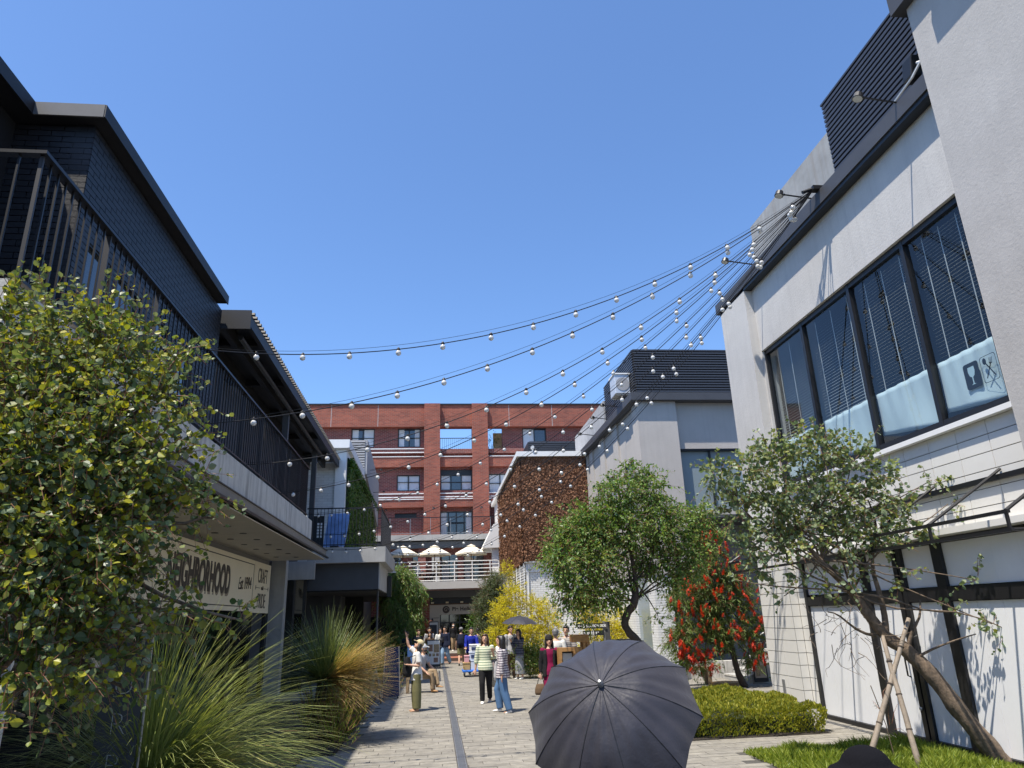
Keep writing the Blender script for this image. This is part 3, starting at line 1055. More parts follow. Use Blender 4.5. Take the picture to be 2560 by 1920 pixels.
win(-2.63, -1.05, 10.45, 11.56, 2, 11.05, ((.0, .48), (.52, 1)))
win(.35, 2.54, 10.46, 11.56, 3, 11.02, ((.02, .3), (.68, 1)))
bx('window_head', m_black, bb, .35, 2.54, 48.5, 48.6, 11.56, 11.9)
win(3.69, 5.3, 9.9, 11.58, 2, 10.9, ((.0, .9),))
win(.33, 2.54, 7.3, 9.02, 4, None, ((.0, .2), (.8, 1)))
bx('vent', m_black, bb, -2.72, -1.25, 48.6, 48.62, 8.6, 8.95)
bx('door_transom', m_black, bb, .9, 2.0, 48.49, 48.5, 8.2, 8.25)
# roof-terrace opening: rail and plants behind it
rl = MB()
for i in range(17):
    xx = .36 + i * .137
    rl.tube([(xx, 48.3, 13.2), (xx, 48.3, 14.1)], .012, 4)
rl.box(.33, 2.56, 48.27, 48.33, 14.1, 14.14)
rl.box(.33, 2.56, 48.27, 48.33, 13.2, 13.24)
rl.build('terrace_rail', m_black, bb)
bx('timber_panel', m_wood, bb, 4.1, 4.73, 48.8, 48.9, 13.2, 14.6)
# flank, so that the openings look out on sky
bx('side_wing', m_brickshaded, bb, XL, .30, 48.75, 58, 0, 12.9)
bx('side_wing', m_brickshaded, bb, 5.2, XR, 48.75, 58, 0, 12.9)
bx('side_wing', m_brickshaded, bb, .30, 5.2, 48.9, 58, 0, 11.95)
bx('top_room', m_room, bb, XL, -.5, 48.75, 55, 12.9, 15.0)
bx('top_room', m_room, bb, 5.0, XR, 48.75, 55, 12.9, 15.0)
# balcony of the second floor
bx('balcony_slab', m_concl, bb, -6, 4.0, 47.1, 48.42, 6.98, 7.34)
bx('balcony_beam', m_beam, bb, -6, 4.0, 47.3, 47.7, 6.5, 6.9)
bx('beam_gap', m_dark, bb, -6, 4.0, 47.35, 47.8, 6.9, 6.98)
brl = thing('balcony_rail', 'thin dark metal balcony rail on the red brick building', 'railing', (0, 47.2, 7.34))
for xx in [-5.6 + i * 1.32 for i in range(8)]:
    bx('post', m_steel, brl, xx, xx + .035, 47.16, 47.2, 7.34, 8.44)
bx('top_rail', m_black, brl, -5.8, 3.9, 47.15, 47.21, 8.44, 8.49)
bx('bottom_rail', m_steel, brl, -5.8, 3.9, 47.16, 47.2, 7.43, 7.46)
mbb = MB()
for i in range(98):
    xx = -5.75 + i * .099
    mbb.box(xx, xx + .008, 47.175, 47.185, 7.46, 8.44)
tag(mbb.build('baluster_wires', m_black, brl), kind='stuff')
for xx, s in ((-.15, 1), (3.05, 1)):
    l_ = arm_lamp('short wall lamp on the %s brick pilaster above the balcony' % ('left' if xx < 0 else 'right'), xx, 47.7, 9.05, .35, 'pilaster lamps', (0.1, -1, .1))
# terrace storey behind the parasols
bx('terrace_back_wall', m_brickshaded, bb, -6, 4, 48.2, 48.5, 3.7, 6.6)
for a, b in ((-4.3, -2.2), (-1.5, -.7), (.4, 1.5), (1.9, 3.2)):
    d_ = bx('terrace_door', m_glass, bb, a, b, 48.16, 48.19, 4.05, 6.1)
    for q in (a, (a + b) / 2 - .03, b - .06):
        bx('door_frame', m_black, d_, q, q + .06, 48.1, 48.16, 4.05, 6.1)
    bx('door_curtain', M('grey_drape', (.16, .17, .19), .9), d_, a + .1, a + (b - a) * .45, 48.12, 48.125, 4.1, 5.4)
for xx in (-1.1, -.2):
    bx('terrace_column', m_concl if xx > -.5 else m_brickshaded, bb, xx, xx + .5, 47.4, 47.8, 4.05, 6.5)
# terrace deck carried over the passage
tr = thing('terrace_deck', 'pale raised terrace bridging the lane in front of the brick building', 'terrace', (.8, 43, 3.7))
bx('front_beam', M('pale_beam', (0.50, 0.485, 0.46), 0.6, vary=.1), tr, -6, 4.0, 43.0, 43.3, 3.74, 4.16)
bx('beam_lip', m_woodd, tr, -6, 4.0, 43.02, 43.3, 3.66, 3.74)
bx('deck', m_concl, tr, -6, 4.0, 43.3, 48.15, 3.8, 4.08)
bx('rear_beam', m_beam, tr, -1.2, 4.0, 45.4, 45.7, 3.32, 3.78)
bx('brick_pier', m_brickshaded, tr, -1.3, -.32, 45.6, 46.2, 0.32, 3.8)
bx('brick_pier', m_brickshaded, tr, 2.9, 3.9, 45.6, 46.2, 0.32, 3.8)
wr = thing('white_terrace_rail', 'white painted tubular rail along the raised terrace', 'railing', (.8, 43, 4.16))
for xx in (-4.2, -3.14, -2.07, -1.0, .08, 1.15, 2.2, 3.27):
    MB().tube([(xx, 43.08, 4.16), (xx, 43.08, 5.3)], .032, 6).build('post', m_white, wr)
for i in range(6):
    z = 4.22 + i * .215
    e = 3.8 if 0 < i < 5 else 3.7
    MB().tube([(-5.2, 43.08, z), (e, 43.08, z)], .027, 6).build('rail', m_white, wr)
MB().tube([(3.7, 43.08, 5.295), (3.77, 43.08, 5.27), (3.8, 43.08, 5.2), (3.8, 43.08, 4.32), (3.77, 43.08, 4.25), (3.7, 43.08, 4.22)], .027, 6).build('end_loop', m_white, wr)
# pie shop under the terrace
ps = thing('pie_shop', 'pale pie shop frontage with dark glazed door below the terrace', 'shop', (1, 46, .3))
bx('fascia', m_creamd, ps, -.55, 3.0, 45.9, 46.1, 2.31, 2.9)
bx('fascia_joint', m_grout, ps, .33, .335, 45.897, 45.9, 2.31, 2.9)
bx('fascia_cap', m_black, ps, -.6, 3.0, 45.7, 46.1, 2.96, 3.32)
bx('fascia_reveal', m_woodd, ps, -.55, 3.0, 45.95, 46.1, 2.9, 2.96)
bx('pillar', m_creamd, ps, -.55, .30, 45.95, 46.3, .32, 2.31)
bx('door_glass', m_shopglass, ps, .30, 3.0, 46.2, 46.22, .32, 2.31)
for xx in (.3, .85, 1.5, 2.2):
    bx('door_frame', m_black, ps, xx, xx + .07, 46.1, 46.2, .32, 2.31)
bx('door_head', m_black, ps, .37, 3.0, 46.11, 46.19, 1.8, 1.88)
bx('side_window', m_shopglass, ps, -5, -.56, 46.3, 46.32, .9, 2.3)
bx('side_curtain', m_curtain, ps, -1.6, -.9, 46.25, 46.27, .9, 2.2)
bx('side_wall', m_brickshaded, ps, -6, -.56, 46.33, 46.6, .3, 3.75)
psn = thing('pie_shop_sign', 'dark swirl emblem and black lettering on the pale shop fascia', 'sign', (1.2, 45.9, 2.6))
text('Pie Holic', .30, m_ink, psn, (1.06, 45.885, 2.54), (1, 0, 0), bold=.012, space=1.08)
em = MB()
em.tube([(.69, 45.893, 2.61), (.69, 45.878, 2.61)], .22, 24)
em.build('emblem_disc', m_ink, psn)
sw = MB()
pts = [(.69 + .15 * math.cos(t) * (1 - t / 9), 45.874, 2.61 + .15 * math.sin(t) * (1 - t / 9)) for t in [i * .35 for i in range(22)]]
sw.tube(pts, .013, 5)
sw.build('emblem_swirl', m_creamd, psn)
for i, xx in enumerate((-.15, .75, 1.65)):
    t = thing('sign_lamp', 'small wide lamp over the pie shop fascia, %s of three' % ('leftmost', 'middle', 'rightmost')[i], 'lamp', (xx, 45.8, 3.0), 'pie shop sign lamps')
    bx('lamp_arm', m_black, t, xx - .01, xx + .01, 45.6, 45.75, 3.08, 3.1)
    bx('lamp_head', M('lamp_cream', (.7, .62, .45), .5), t, xx - .09, xx + .09, 45.5, 45.62, 2.98, 3.07, bevel=.01)
pb = thing('poster_board', 'framed dark poster on the cream pillar of the pie shop', 'poster', (-.1, 45.9, 1.2))
bx('frame', m_black, pb, -.46, .22, 45.88, 45.945, .7, 1.93)
bx('poster_border', m_curtain, pb, -.42, .18, 45.872, 45.88, .74, 1.89)
bx('poster_print', M('dark_blue_print', (.03, .035, .06), .5, vary=.6, vscale=14), pb, -.36, .12, 45.866, 45.872, .8, 1.74)
hl = thing('hanging_bracket_sign', 'small black bracket lamp on the cream pillar above the poster', 'lamp', (-.1, 45.9, 2.1))
MB().tube([(-.15, 45.93, 2.14), (-.15, 45.7, 2.14), (.25, 45.7, 2.14)], .015, 5).build('bracket', m_black, hl)
MB().tube([(-.15, 45.7, 2.12), (-.15, 45.7, 1.97)], [.04, .07], 10).build('shade', m_black, hl)

# parasols on the terrace
def parasol(x, y, label):
    t = thing('parasol', label, 'parasol', (x, y, 4.08), 'cream parasols on the terrace')
    z0, z1, zr = 5.86, 6.36, 1.02
    MB().tube([(x, y, 4.08), (x, y, z1 + .02)], .028, 8).build('pole', m_woodd, t)
    MB().ell((x, y, z1 + .05), .035, .035, .06, 8, 6).build('finial', m_woodd, t)
    can = MB()
    cs = M('cream_canvas', (.80, .74, .60), .85, sheen=.2)
    n = 8
    top = (x, y, z1)
    for i in range(n):
        a0, a1 = 2 * math.pi * (i + .3) / n, 2 * math.pi * (i + 1.3) / n
        p0, p1 = Vector((x + zr * math.cos(a0), y + zr * math.sin(a0), z0)), Vector((x + zr * math.cos(a1), y + zr * math.sin(a1), z0))
        q = (p0 + p1) / 2 - Vector((0, 0, -.015))
        c0, c1 = Vector(top).lerp(p0, .35) + Vector((0, 0, .02)), Vector(top).lerp(p1, .35) + Vector((0, 0, .02))
        can.add([top, c0, c1], [(0, 1, 2)])
        can.add([c0, p0, q, p1, c1], [(0, 1, 2, 3, 4)])
        v = Vector((0, 0, -.10))
        can.add([p0, p0 + v, q + v, q], [(0, 1, 2, 3)])
        can.add([q, q + v, p1 + v, p1], [(0, 1, 2, 3)])
        MB().tube([Vector((x, y, z1 - .35)), Vector((x, y, z1)).lerp(p0, .55) - Vector((0, 0, .02))], .010, 4).build('rib', m_woodd, t)
    o = can.build('canopy', cs, t)
    s_ = o.modifiers.new('t', 'SOLIDIFY')
    s_.thickness = .006
    cap = MB()
    for i in range(n):
        a0, a1 = 2 * math.pi * (i + .3) / n, 2 * math.pi * (i + 1.3) / n
        cap.add([(x, y, z1 + .05), (x + .3 * math.cos(a0), y + .3 * math.sin(a0), z1 - .06), (x + .3 * math.cos(a1), y + .3 * math.sin(a1), z1 - .06)], [(0, 1, 2)])
    cap.build('vent_cap', cs, o)
parasol(-1.95, 44.5, 'cream parasol on the terrace, leftmost and partly behind the balcony')
parasol(-.03, 44.5, 'cream parasol on the terrace, the middle one of three')
parasol(2.22, 44.5, 'cream parasol on the terrace, nearest the white house')
def cafe_table(x, y, label, z=4.08, mat=m_woodd):
    t = thing('cafe_table', label, 'table', (x, y, z), 'terrace tables')
    MB().tube([(x, y, z + .70), (x, y, z + .73)], .36, 18).build('tabletop', mat, t)
    MB().tube([(x, y, z), (x, y, z + .7)], .03, 8).build('stem', m_black, t)
    MB().tube([(x, y, z), (x, y, z + .02)], .22, 14).build('foot', m_black, t)
def cafe_chair(x, y, rz, label, z=4.08, mat=m_woodd):
    t = thing('cafe_chair', label, 'chair', (x, y, z), 'terrace chairs')
    c, s = math.cos(rz), math.sin(rz)
    P = lambda a, b, h: (x + a * c - b * s, y + a * s + b * c, z + h)
    for a, b in ((-.2, -.2), (.2, -.2)):
        MB().tube([P(a, b, 0), P(a, b, .44)], .015, 5).build('leg', mat, t)
    for a, b in ((-.2, .2), (.2, .2)):
        MB().tube([P(a, b, 0), P(a, b, .44), P(a, b + .06, .85)], .015, 5).build('leg', mat, t)
    MB().obox(P(0, 0, .45), (c, s, 0), (-s, c, 0), (0, 0, 1), .21, .21, .018).build('seat', mat, t)
    for h in (.62, .74, .83):
        MB().obox(P(0, .23 + (h - .44) * .1, h), (c, s, 0), (-s, c, 0), (0, 0, 1), .2, .012, .035).build('back_slat', mat, t)
cafe_table(-.5, 44.6, 'round brown terrace table between the two seated people')
cafe_chair(-1.05, 44.55, R(90), 'terrace chair under the person in a white shirt')
cafe_chair(.15, 44.4, R(-90), 'terrace chair under the person in a yellow hat')
cafe_table(2.2, 45.0, 'round brown terrace table below the parasol nearest the white house')
cafe_chair(1.5, 44.6, R(70), 'empty terrace chair left of the parasol pole')
cafe_chair(2.9, 44.5, R(-70), 'empty terrace chair right of the parasol pole')

# ================================================================ left: black brick house over a concrete balcony and shop
bh_ = thing('black_brick_house', 'two storey house with black painted brick above a streaked concrete balcony and shop', 'house', (-5, 12, 0))
WX, WY = -4.6, 8.5
wins = [(.30, 1.0, .0, 2.05), (1.25, 2.1, .0, 2.05), (2.5, 3.35, .0, 2.05), (3.8, 4.6, .0, 2.05)]
mb = MB()
wall_holes(mb, (WX - .02, WY, 4.95), (0, 1, 0), (0, 0, 1), (1, 0, 0), 6.0, 3.62, .25, wins)
mb.build('side_wall', m_blackmortar, bh_)
pieces(bh_, 'black_brick', m_blackbrick, (WX - .02, WY, 4.95), (0, 1, 0), (0, 0, 1), (1, 0, 0), brick_rects(6.0, 3.6, .30, .088, wins), .022, gap=.011, limit=300, stuff_name='brick_courses')
bx('front_wall', m_blackmortar, bh_, -9, WX - .021, WY + .02, WY + .25, 4.0, 8.56)
pieces(bh_, 'front_brick', m_blackbrick, (-8.0, WY + .02, 4.95), (1, 0, 0), (0, 0, 1), (0, -1, 0), brick_rects(3.4, 3.6, .30, .088), .022, gap=.011, limit=220, stuff_name='front_brick_courses')
for a, b, c, d in wins:
    wn = bx('window', m_glass, bh_, WX - .07, WX - .06, WY + a, WY + b, 4.95 + c, 4.95 + d)
    f_ = MB()
    f_.box(WX - .06, WX - .01, WY + a, WY + a + .05, 4.95, 4.95 + d)
    f_.box(WX - .06, WX - .01, WY + b - .05, WY + b, 4.95, 4.95 + d)
    f_.box(WX - .058, WX - .012, WY + a + .05, WY + b - .05, 4.9 + d, 4.95 + d)
    f_.box(WX - .058, WX - .012, WY + a + .05, WY + b - .05, 5.93, 5.99)
    f_.build('window_frame', m_black, wn)
bx('near_wing_wall', m_blackmortar, bh_, -9, -5.62, -2, WY, 0, 8.56)
# flat roof with deep fascia, stepped back towards the camera
rf = bx('roof', m_blackpaint, bh_, -12, -4.42, 8.31, 14.22, 8.58, 8.74)
bx('fascia', m_blackpaint, bh_, -4.42, -4.4, 8.29, 14.24, 8.565, 8.755)
bx('fascia', M('sunlit_fascia', (.10, .10, .105), .6, vary=.2), bh_, -5.3, -4.42, 8.285, 8.31, 8.56, 8.755)  # front face of the fascia, sunlight put into its lighter colour
bx('roof', m_blackpaint, bh_, -12, -5.32, -3, 8.309, 8.58, 8.74)
bx('fascia', m_blackpaint, bh_, -5.32, -5.30, -3, 8.285, 8.56, 8.755)
bx('back_block', m_blackmortar, bh_, -12, -4.88, 8.8, 14.3, 4.86, 8.55)
bx('shop_back', m_dark, bh_, -12, -5.5, 8.8, 24, 0.0, 4.8)
bx('terrace_back_wall', m_greypaint, bh_, -9, -5.35, 14.6, 29, 4.0, 8.0)
# concrete balcony front in panels
yy = 5.95
first = True
while yy < 21.3:
    L_ = min(1.93, 21.55 - yy)
    bx('concrete_panel', m_conc, bh_, -3.76, -3.6, yy + .006, yy + L_ - .006, 4.30, 4.92 + rnd.uniform(-.004, .004), bevel=.006)
    yy += 1.93
bx('concrete_panel', m_conc, bh_, -6.5, -3.6, 5.8, 5.944, 4.30, 4.92)
bx('balcony_floor', m_conc, bh_, -6.5, -3.765, 5.95, 21.5, 4.6, 4.85)
# canopy below
bx('canopy_fascia', M('canopy_edge', (.20, .19, .17), .5, vary=.2, streak=.3), bh_, -3.52, -3.49, 5.0, 23.7, 4.09, 4.27)
bx('canopy_top', m_black, bh_, -5.2, -3.47, 5.0, 23.9, 4.27, 4.292)
bx('canopy_lip', m_black, bh_, -3.50, -3.44, 5.0, 23.95, 4.04, 4.09)
yy = 5.0
while yy < 23.6:
    bx('soffit_panel', m_soffit, bh_, -5.3, -3.525, yy + .004, min(yy + 1.87, 23.72) - .004, 3.985, 4.01)
    yy += 1.87
for i in range(9):
    for j in (0, 1):
        y_ = 12.3 + i * 1.25 + j * .2
        x_ = -4.75 + j * .55
        d_ = MB().tube([(x_, y_, 3.984), (x_, y_, 3.976)], .075, 14).build('downlight', m_black, bh_)
# shop front below the canopy
bx('shop_wall_top', m_grout, bh_, -5.4, -5.26, 5, 23.9, 3.86, 3.985)
bx('shop_glass', m_shopglass, bh_, -5.32, -5.30, 9.0, 23.85, 0.0, 2.4)
for yy in (9.0, 11.0, 13.2, 15.4, 17.6, 19.8, 22.0, 23.75):
    bx('shop_mullion', m_black, bh_, -5.30, -5.24, yy, yy + .08, 0, 2.4)
bx('sign_frame', m_black, bh_, -5.3, -5.24, 23.82, 24.0, 2.3, 3.96)
bx('shop_side', m_conc, bh_, -5.5, -5.3, 2, 9.0, 0, 4.2)
bx('column', m_concl, bh_, -5.24, -4.78, 24.02, 24.4, 0, 4.04)
bx('back_beam', m_concl, bh_, -5.2, -4.0, 24.8, 24.95, 3.45, 4.04)
bx('lobby_glass', m_shopglass, bh_, -5.2, -4.35, 24.97, 24.99, 0, 3.45)
bx('lobby_frame', m_black, bh_, -4.35, -4.25, 24.9, 25.02, 0, 3.45)
# sign band
sg = thing('shop_sign', 'cream shop sign band with NEIGHBORHOOD lettering under the concrete canopy', 'sign', (-5.2, 17, 2.4))
bx('sign_board', m_cream, sg, -5.25, -5.2, 8.0, 21.74, 2.43, 3.84)
bx('sign_board', m_cream, sg, -5.25, -5.2, 21.76, 23.80, 2.40, 3.84)
o_ = MB()
for z in (2.55, 3.72):
    o_.box(-5.199, -5.195, 8.2, 21.64, z - .012, z + .012)
o_.box(-5.199, -5.195, 21.62, 21.645, 2.56, 3.71)
o_.build('sign_border', m_ink, sg)
text('NEIGHBORHOOD', .92, m_ink, sg, (-5.196, 14.75, 2.86), (0, 1, 0), xs=.60, bold=.030)
text('NEIGHBORHOOD', .92, M('sign_shadow_print', (.30, .25, .18), .6), sg, (-5.1985, 14.80, 2.80), (0, 1, 0), xs=.60, bold=.030, ext=.001)
text('Est 1994', .46, m_ink, sg, (-5.196, 20.05, 2.98), (0, .995, .09), shear=.4, xs=.72)
text('CRAFT', .60, m_ink, sg, (-5.196, 22.78, 3.26), (0, 1, 0), align='CENTER', xs=.66)
text('with', .18, m_ink, sg, (-5.196, 22.78, 3.06), (0, 1, 0), align='CENTER', shear=.3)
text('PRIDE', .60, m_ink, sg, (-5.196, 22.78, 2.54), (0, 1, 0), align='CENTER', xs=.66)
o_ = MB()
o_.box(-5.199, -5.195, 22.0, 22.5, 3.10, 3.115)
o_.box(-5.199, -5.195, 23.05, 23.55, 3.10, 3.115)
o_.ell((-5.197, 21.98, 3.11), .003, .04, .07, 8, 6)
o_.ell((-5.197, 23.57, 3.11), .003, .04, .07, 8, 6)
o_.build('sign_rule', m_ink, sg)

# balcony railing: top rail, wide fin posts, balusters
br = thing('balcony_railing', 'tall black railing with flat fin posts on the concrete balcony', 'railing', (-3.65, 13, 4.92))
bx('top_rail', m_black, br, -3.68, -3.58, 5.9, 20.5, 6.255, 6.29)
bx('top_rail', m_black, br, -6.3, -3.681, 5.9, 5.98, 6.255, 6.29)
bx('bottom_rail', m_black, br, -3.66, -3.60, 5.95, 20.5, 4.97, 5.0)
posts = [5.95, 7.39, 8.87, 10.36, 11.87, 13.4, 14.88, 16.47, 17.9, 19.3, 20.45]
finm = M('grey_fin', (.032, .032, .036), .5)
for yy in posts:
    bx('post', finm, br, -3.70 if yy > 6 else -3.655, -3.62, yy - .012, yy + .012, 4.93, 6.25)
for a, b in zip(posts, posts[1:]):
    n = 9
    for i in range(1, n + 1):
        yy = a + (b - a) * i / (n + 1)
        bx('baluster', m_black, br, -3.642, -3.622, yy - .009, yy + .009, 5.0, 6.255)
for i in range(1, 14):
    bx('baluster', m_black, br, -3.64 - i * .19 - .009, -3.64 - i * .19 + .009, 5.93, 5.95, 4.93, 6.255)

# corrugated roof over the balcony terrace
tf = thing('terrace_roof', 'black corrugated lean-to roof on deep beams above the balcony', 'roof', (-4.5, 22, 8))
bx('end_board', m_blackpaint, tf, -5.2, -4.0, 14.58, 14.62, 8.16, 8.60)
bx('eave_beam', m_blackpaint, tf, -4.10, -4.0, 14.62, 29.66, 8.22, 8.46)
bx('roof_deck', m_black, tf, -6.0, -4.02, 14.62, 29.66, 8.47, 8.52)
for i in range(75):
    yy = 14.65 + i * .2
    MB().prism([(-6.0, yy, 8.52), (-6.0, yy + .1, 8.52), (-6.0, yy + .08, 8.575), (-6.0, yy + .02, 8.575)], (2.05, 0, 0)).build('roof_rib', m_blackpaint, tf)
for xx in (-4.62, -5.25):
    bx('purlin', m_blackpaint, tf, xx - .07, xx + .07, 14.62, 29.5, 8.18, 8.46)
for yy in (16.0, 19.0, 22.0, 25.0, 28.0):
    bx('rafter', m_blackpaint, tf, -5.9, -4.11, yy - .05, yy + .05, 8.30, 8.465)
MB().tube([(-4.3, 15, 8.12), (-4.3, 27.0, 8.10), (-4.38, 27.25, 8.05), (-5.3, 27.3, 8.0)], .06, 8).build('gutter_pipe', m_blackpaint, tf)
for yy in (20.9, 26.2):
    bx('column', m_greypaint, tf, -4.55, -4.38, yy, yy + .17, 4.4, 8.18)

# ================================================================ white house at left with the green wall
wh = thing('white_green_wall_house', 'white brick house at left beyond the railing with a green planted wall', 'house', (-4.4, 29.7, 0))
bx('wall', m_whitemortar, wh, -9, -4.16, 29.75, 44.5, 4.0, 8.95)
pieces(wh, 'white_brick', m_whitebrick, (-5.9, 29.75, 4.3), (1, 0, 0), (0, 0, 1), (0, -1, 0), brick_rects(1.74, 4.6, .42, .11), .02, gap=.010, limit=180, stuff_name='brick_courses')
bx('corner_pier', m_white, wh, -4.155, -3.72, 29.6, 44.4, 4.3, 9.0)
bx('coping', m_white, wh, -9, -3.58, 29.35, 29.9, 9.0, 9.36)
bx('coping', m_white, wh, -4.3, -3.581, 29.9, 44.4, 9.001, 9.359)
bx('lower_wall', m_greypaint, wh, -9, -3.75, 30.0, 44.4, 0, 4.0)
gw_m = M_leaf('green_wall_leaf', [(.035, .085, .010), (.07, .15, .018), (.11, .20, .025), (.05, .11, .014)], .55, .25)
gwt = thing('green_wall', 'dense dark green planted wall on the side of the left white house', 'plant', (-3.7, 36, 4.4))
gm = creeper('', '', 13000, lambda: (-3.70, 29.9 + 14.3 * rnd.random() ** 1.2, rnd.uniform(4.4, 8.65)), gw_m, .10, 'x', (1, 0, 0))
gm2 = creeper('', '', 2500, lambda: (-3.62, 29.9 + 14.3 * rnd.random() ** 1.2, 8.55 + rnd.uniform(-.2, .12)), gw_m, .11, 'x', (1, 0, .2))
gm.add(gm2.v, gm2.f)
tag(gm.build('foliage', gw_m, gwt), kind='stuff')
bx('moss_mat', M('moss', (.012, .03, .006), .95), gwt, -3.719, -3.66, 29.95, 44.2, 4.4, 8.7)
# louvred roof plant and grey gable behind
lr = thing('grey_roof_louvre', 'pale grey louvred roof box behind the left white coping', 'roof vent', (-3.7, 40, 9.3))
for i in range(12):
    z = 9.45 + i * .13
    MB().prism([(-5.2, 36.08, z), (-5.2, 36.0, z - .02), (-5.2, 36.0, z + .05), (-5.2, 36.08, z + .09)], (1.6, 0, 0)).build('louvre_slat', m_slatg, lr)
bx('louvre_backing', m_greypaint, lr, -5.2, -3.6, 36.1, 36.2, 9.36, 11.0)
MB().prism([(-3.6, 36.05, 9.2), (-3.6, 36.05, 11.0), (-3.6, 37.2, 10.95), (-3.6, 44.0, 10.2), (-3.6, 44.0, 7.5)], (.12, 0, 0)).build('side_panel', M('grey_gable', (.30, .30, .315), .8, vary=.1), lr)
for i, (y_, z_) in enumerate(((37.5, 9.7), (39.8, 8.9), (42.0, 8.2))):
    arm_lamp('thin arm lamp on the grey panel beside the green wall, %s' % ('top', 'middle', 'lowest')[i], -3.45, y_, z_, .5, 'lamps by the green wall', (1, 0, .05), .8)
# projecting balcony in front
bx('balcony_slab', m_concl, wh, -4.3, -1.69, 25.0, 31.0, 3.98, 4.49)
bx('balcony_box', m_greypaint, wh, -4.3, -1.93, 25.35, 30.0, 3.10, 3.98)
bx('balcony_box_lit_side', m_concl, wh, -1.93, -1.90, 25.35, 30.0, 3.105, 3.98)  # pale sheet: light on the box's side put into its colour
bx('balcony_soffit', m_dark, wh, -8, -1.95, 25.4, 40, 3.06, 3.10)
bx('passage_back', m_dark, wh, -8, -3.0, 31.5, 31.7, 0, 3.1)
bx('passage_side', m_greypaint, wh, -4.3, -3.9, 29.0, 29.2, 0, 3.1)
MB().tube([(-1.98, 25.9, 3.1), (-1.98, 25.9, 0)], .035, 8).build('downpipe', m_greypaint, wh)
r3 = thing('upper_railing', 'thin black railing round the projecting balcony by the green wall', 'railing', (-3, 25, 4.49))
bx('top_rail', m_black, r3, -4.4, -1.84, 25.05, 25.1, 5.81, 5.85)
bx('top_rail', m_black, r3, -1.88, -1.84, 25.1, 30.5, 5.811, 5.849)
bx('bottom_rail', m_black, r3, -4.4, -1.84, 25.06, 25.09, 4.57, 4.6)
for i in range(21):
    xx = -4.3 + i * .122
    bx('baluster', m_black, r3, xx - .008, xx + .008, 25.065, 25.085, 4.49, 5.81)
for i in range(34):
    yy = 25.2 + i * .158
    bx('baluster', finm, r3, -1.875, -1.845, yy - .006, yy + .006, 4.49, 5.81)
po = thing('standing_poster', 'leaning blue poster panel on a black base behind the balcony railing', 'poster', (-3.4, 26, 4.5))
MB().add([(-3.95, 26.0, 4.62), (-3.2, 26.0, 4.62), (-3.08, 26.25, 5.82), (-3.83, 26.25, 5.82),
          (-3.95, 26.05, 4.62), (-3.2, 26.05, 4.62), (-3.08, 26.3, 5.82), (-3.83, 26.3, 5.82)],
         [(0, 1, 2, 3), (7, 6, 5, 4), (0, 3, 7, 4), (1, 5, 6, 2), (3, 2, 6, 7), (0, 4, 5, 1)]).build('panel', M('blue_print', (.22, .38, .74), .35, vary=.55, vscale=2.2), po)
bx('panel_base', m_black, po, -3.95, -3.2, 25.8, 26.4, 4.49, 4.56)
bx('panel_foot', m_black, po, -3.7, -3.4, 25.9, 26.3, 4.56, 4.64)
mn = thing('menu_sign', 'black menu sign with white notes beside the blue poster', 'sign', (-4.15, 26.2, 4.5))
bx('board', m_black, mn, -4.35, -3.97, 26.1, 26.16, 4.6, 5.72)
for i in range(5):
    for j in range(2):
        bx('note', m_white, mn, -4.2 + j * .10, -4.13 + j * .10, 26.09, 26.1, 4.95 + i * .11, 5.03 + i * .11)
wl = thing('wall_box_lamp', 'black box lamp on a bracket at the balcony corner above the shrub', 'lamp', (-1.85, 29.6, 3.4))
bx('lamp_body', m_black, wl, -1.88, -1.72, 29.3, 29.6, 2.95, 3.75)
MB().tube([(-1.9, 29.45, 3.9), (-1.55, 29.45, 3.9)], .02, 6).build('bracket', m_white, wl)

# ================================================================ plants
LEAF_EUC = [(.05, .085, .03), (.09, .14, .055), (.16, .21, .11), (.34, .33, .025), (.07, .11, .045), (.22, .25, .18), (.13, .19, .03), (.42, .38, .03)]  # the pale tones put reflected glints into the leaf colour
LEAF_MID = [(.051, .116, .027), (.093, .178, .037), (.153, .246, .051), (.076, .145, .048), (.221, .272, .051), (.145, .204, .102)]
LEAF_SIL = [(.085, .125, .06), (.13, .175, .10), (.20, .24, .17), (.19, .20, .04), (.10, .14, .075), (.065, .10, .045), (.16, .20, .13)]
LEAF_GOLD = [(.58, .50, .02), (.68, .60, .035), (.46, .43, .03), (.62, .53, .025), (.33, .36, .03)]
LEAF_OLIVE = [(.083, .112, .053), (.135, .173, .090), (.053, .083, .033), (.195, .225, .135)]
LEAF_DEEP = [(.025, .067, .014), (.049, .112, .020), (.084, .161, .028), (.140, .210, .042)]
LEAF_HEDGE = [(.18, .21, .02), (.30, .29, .03), (.11, .155, .018), (.38, .34, .04), (.23, .25, .025)]
LEAF_GRASS = [(.11, .165, .02), (.18, .23, .03), (.24, .27, .04), (.085, .13, .018)]
ml_euc = M_leaf('eucalyptus_leaf', LEAF_EUC, .42, .36)
ml_mid = M_leaf('green_leaf', [tuple(min(.45, q * 1.2) for q in c) for c in LEAF_MID], .42, .36)
ml_sil = M_leaf('silver_leaf', [tuple(q * 1.4 for q in c) for c in LEAF_SIL], .42, .36)
ml_gold = M_leaf('golden_leaf', LEAF_GOLD, .5, .4)
ml_olive = M_leaf('olive_leaf', LEAF_OLIVE, .5, .3)
ml_deep = M_leaf('deep_green_leaf', LEAF_DEEP, .4, .3)
ml_hedge = M_leaf('hedge_leaf', LEAF_HEDGE, .5, .35)
ml_grass = M_leaf('grass_blade', [tuple(q * 1.3 for q in c) for c in LEAF_GRASS], .5, .4)
ml_reed = M_leaf('reed_blade', [(.16, .215, .05), (.26, .30, .085), (.37, .385, .14), (.115, .155, .04)], .45, .25)
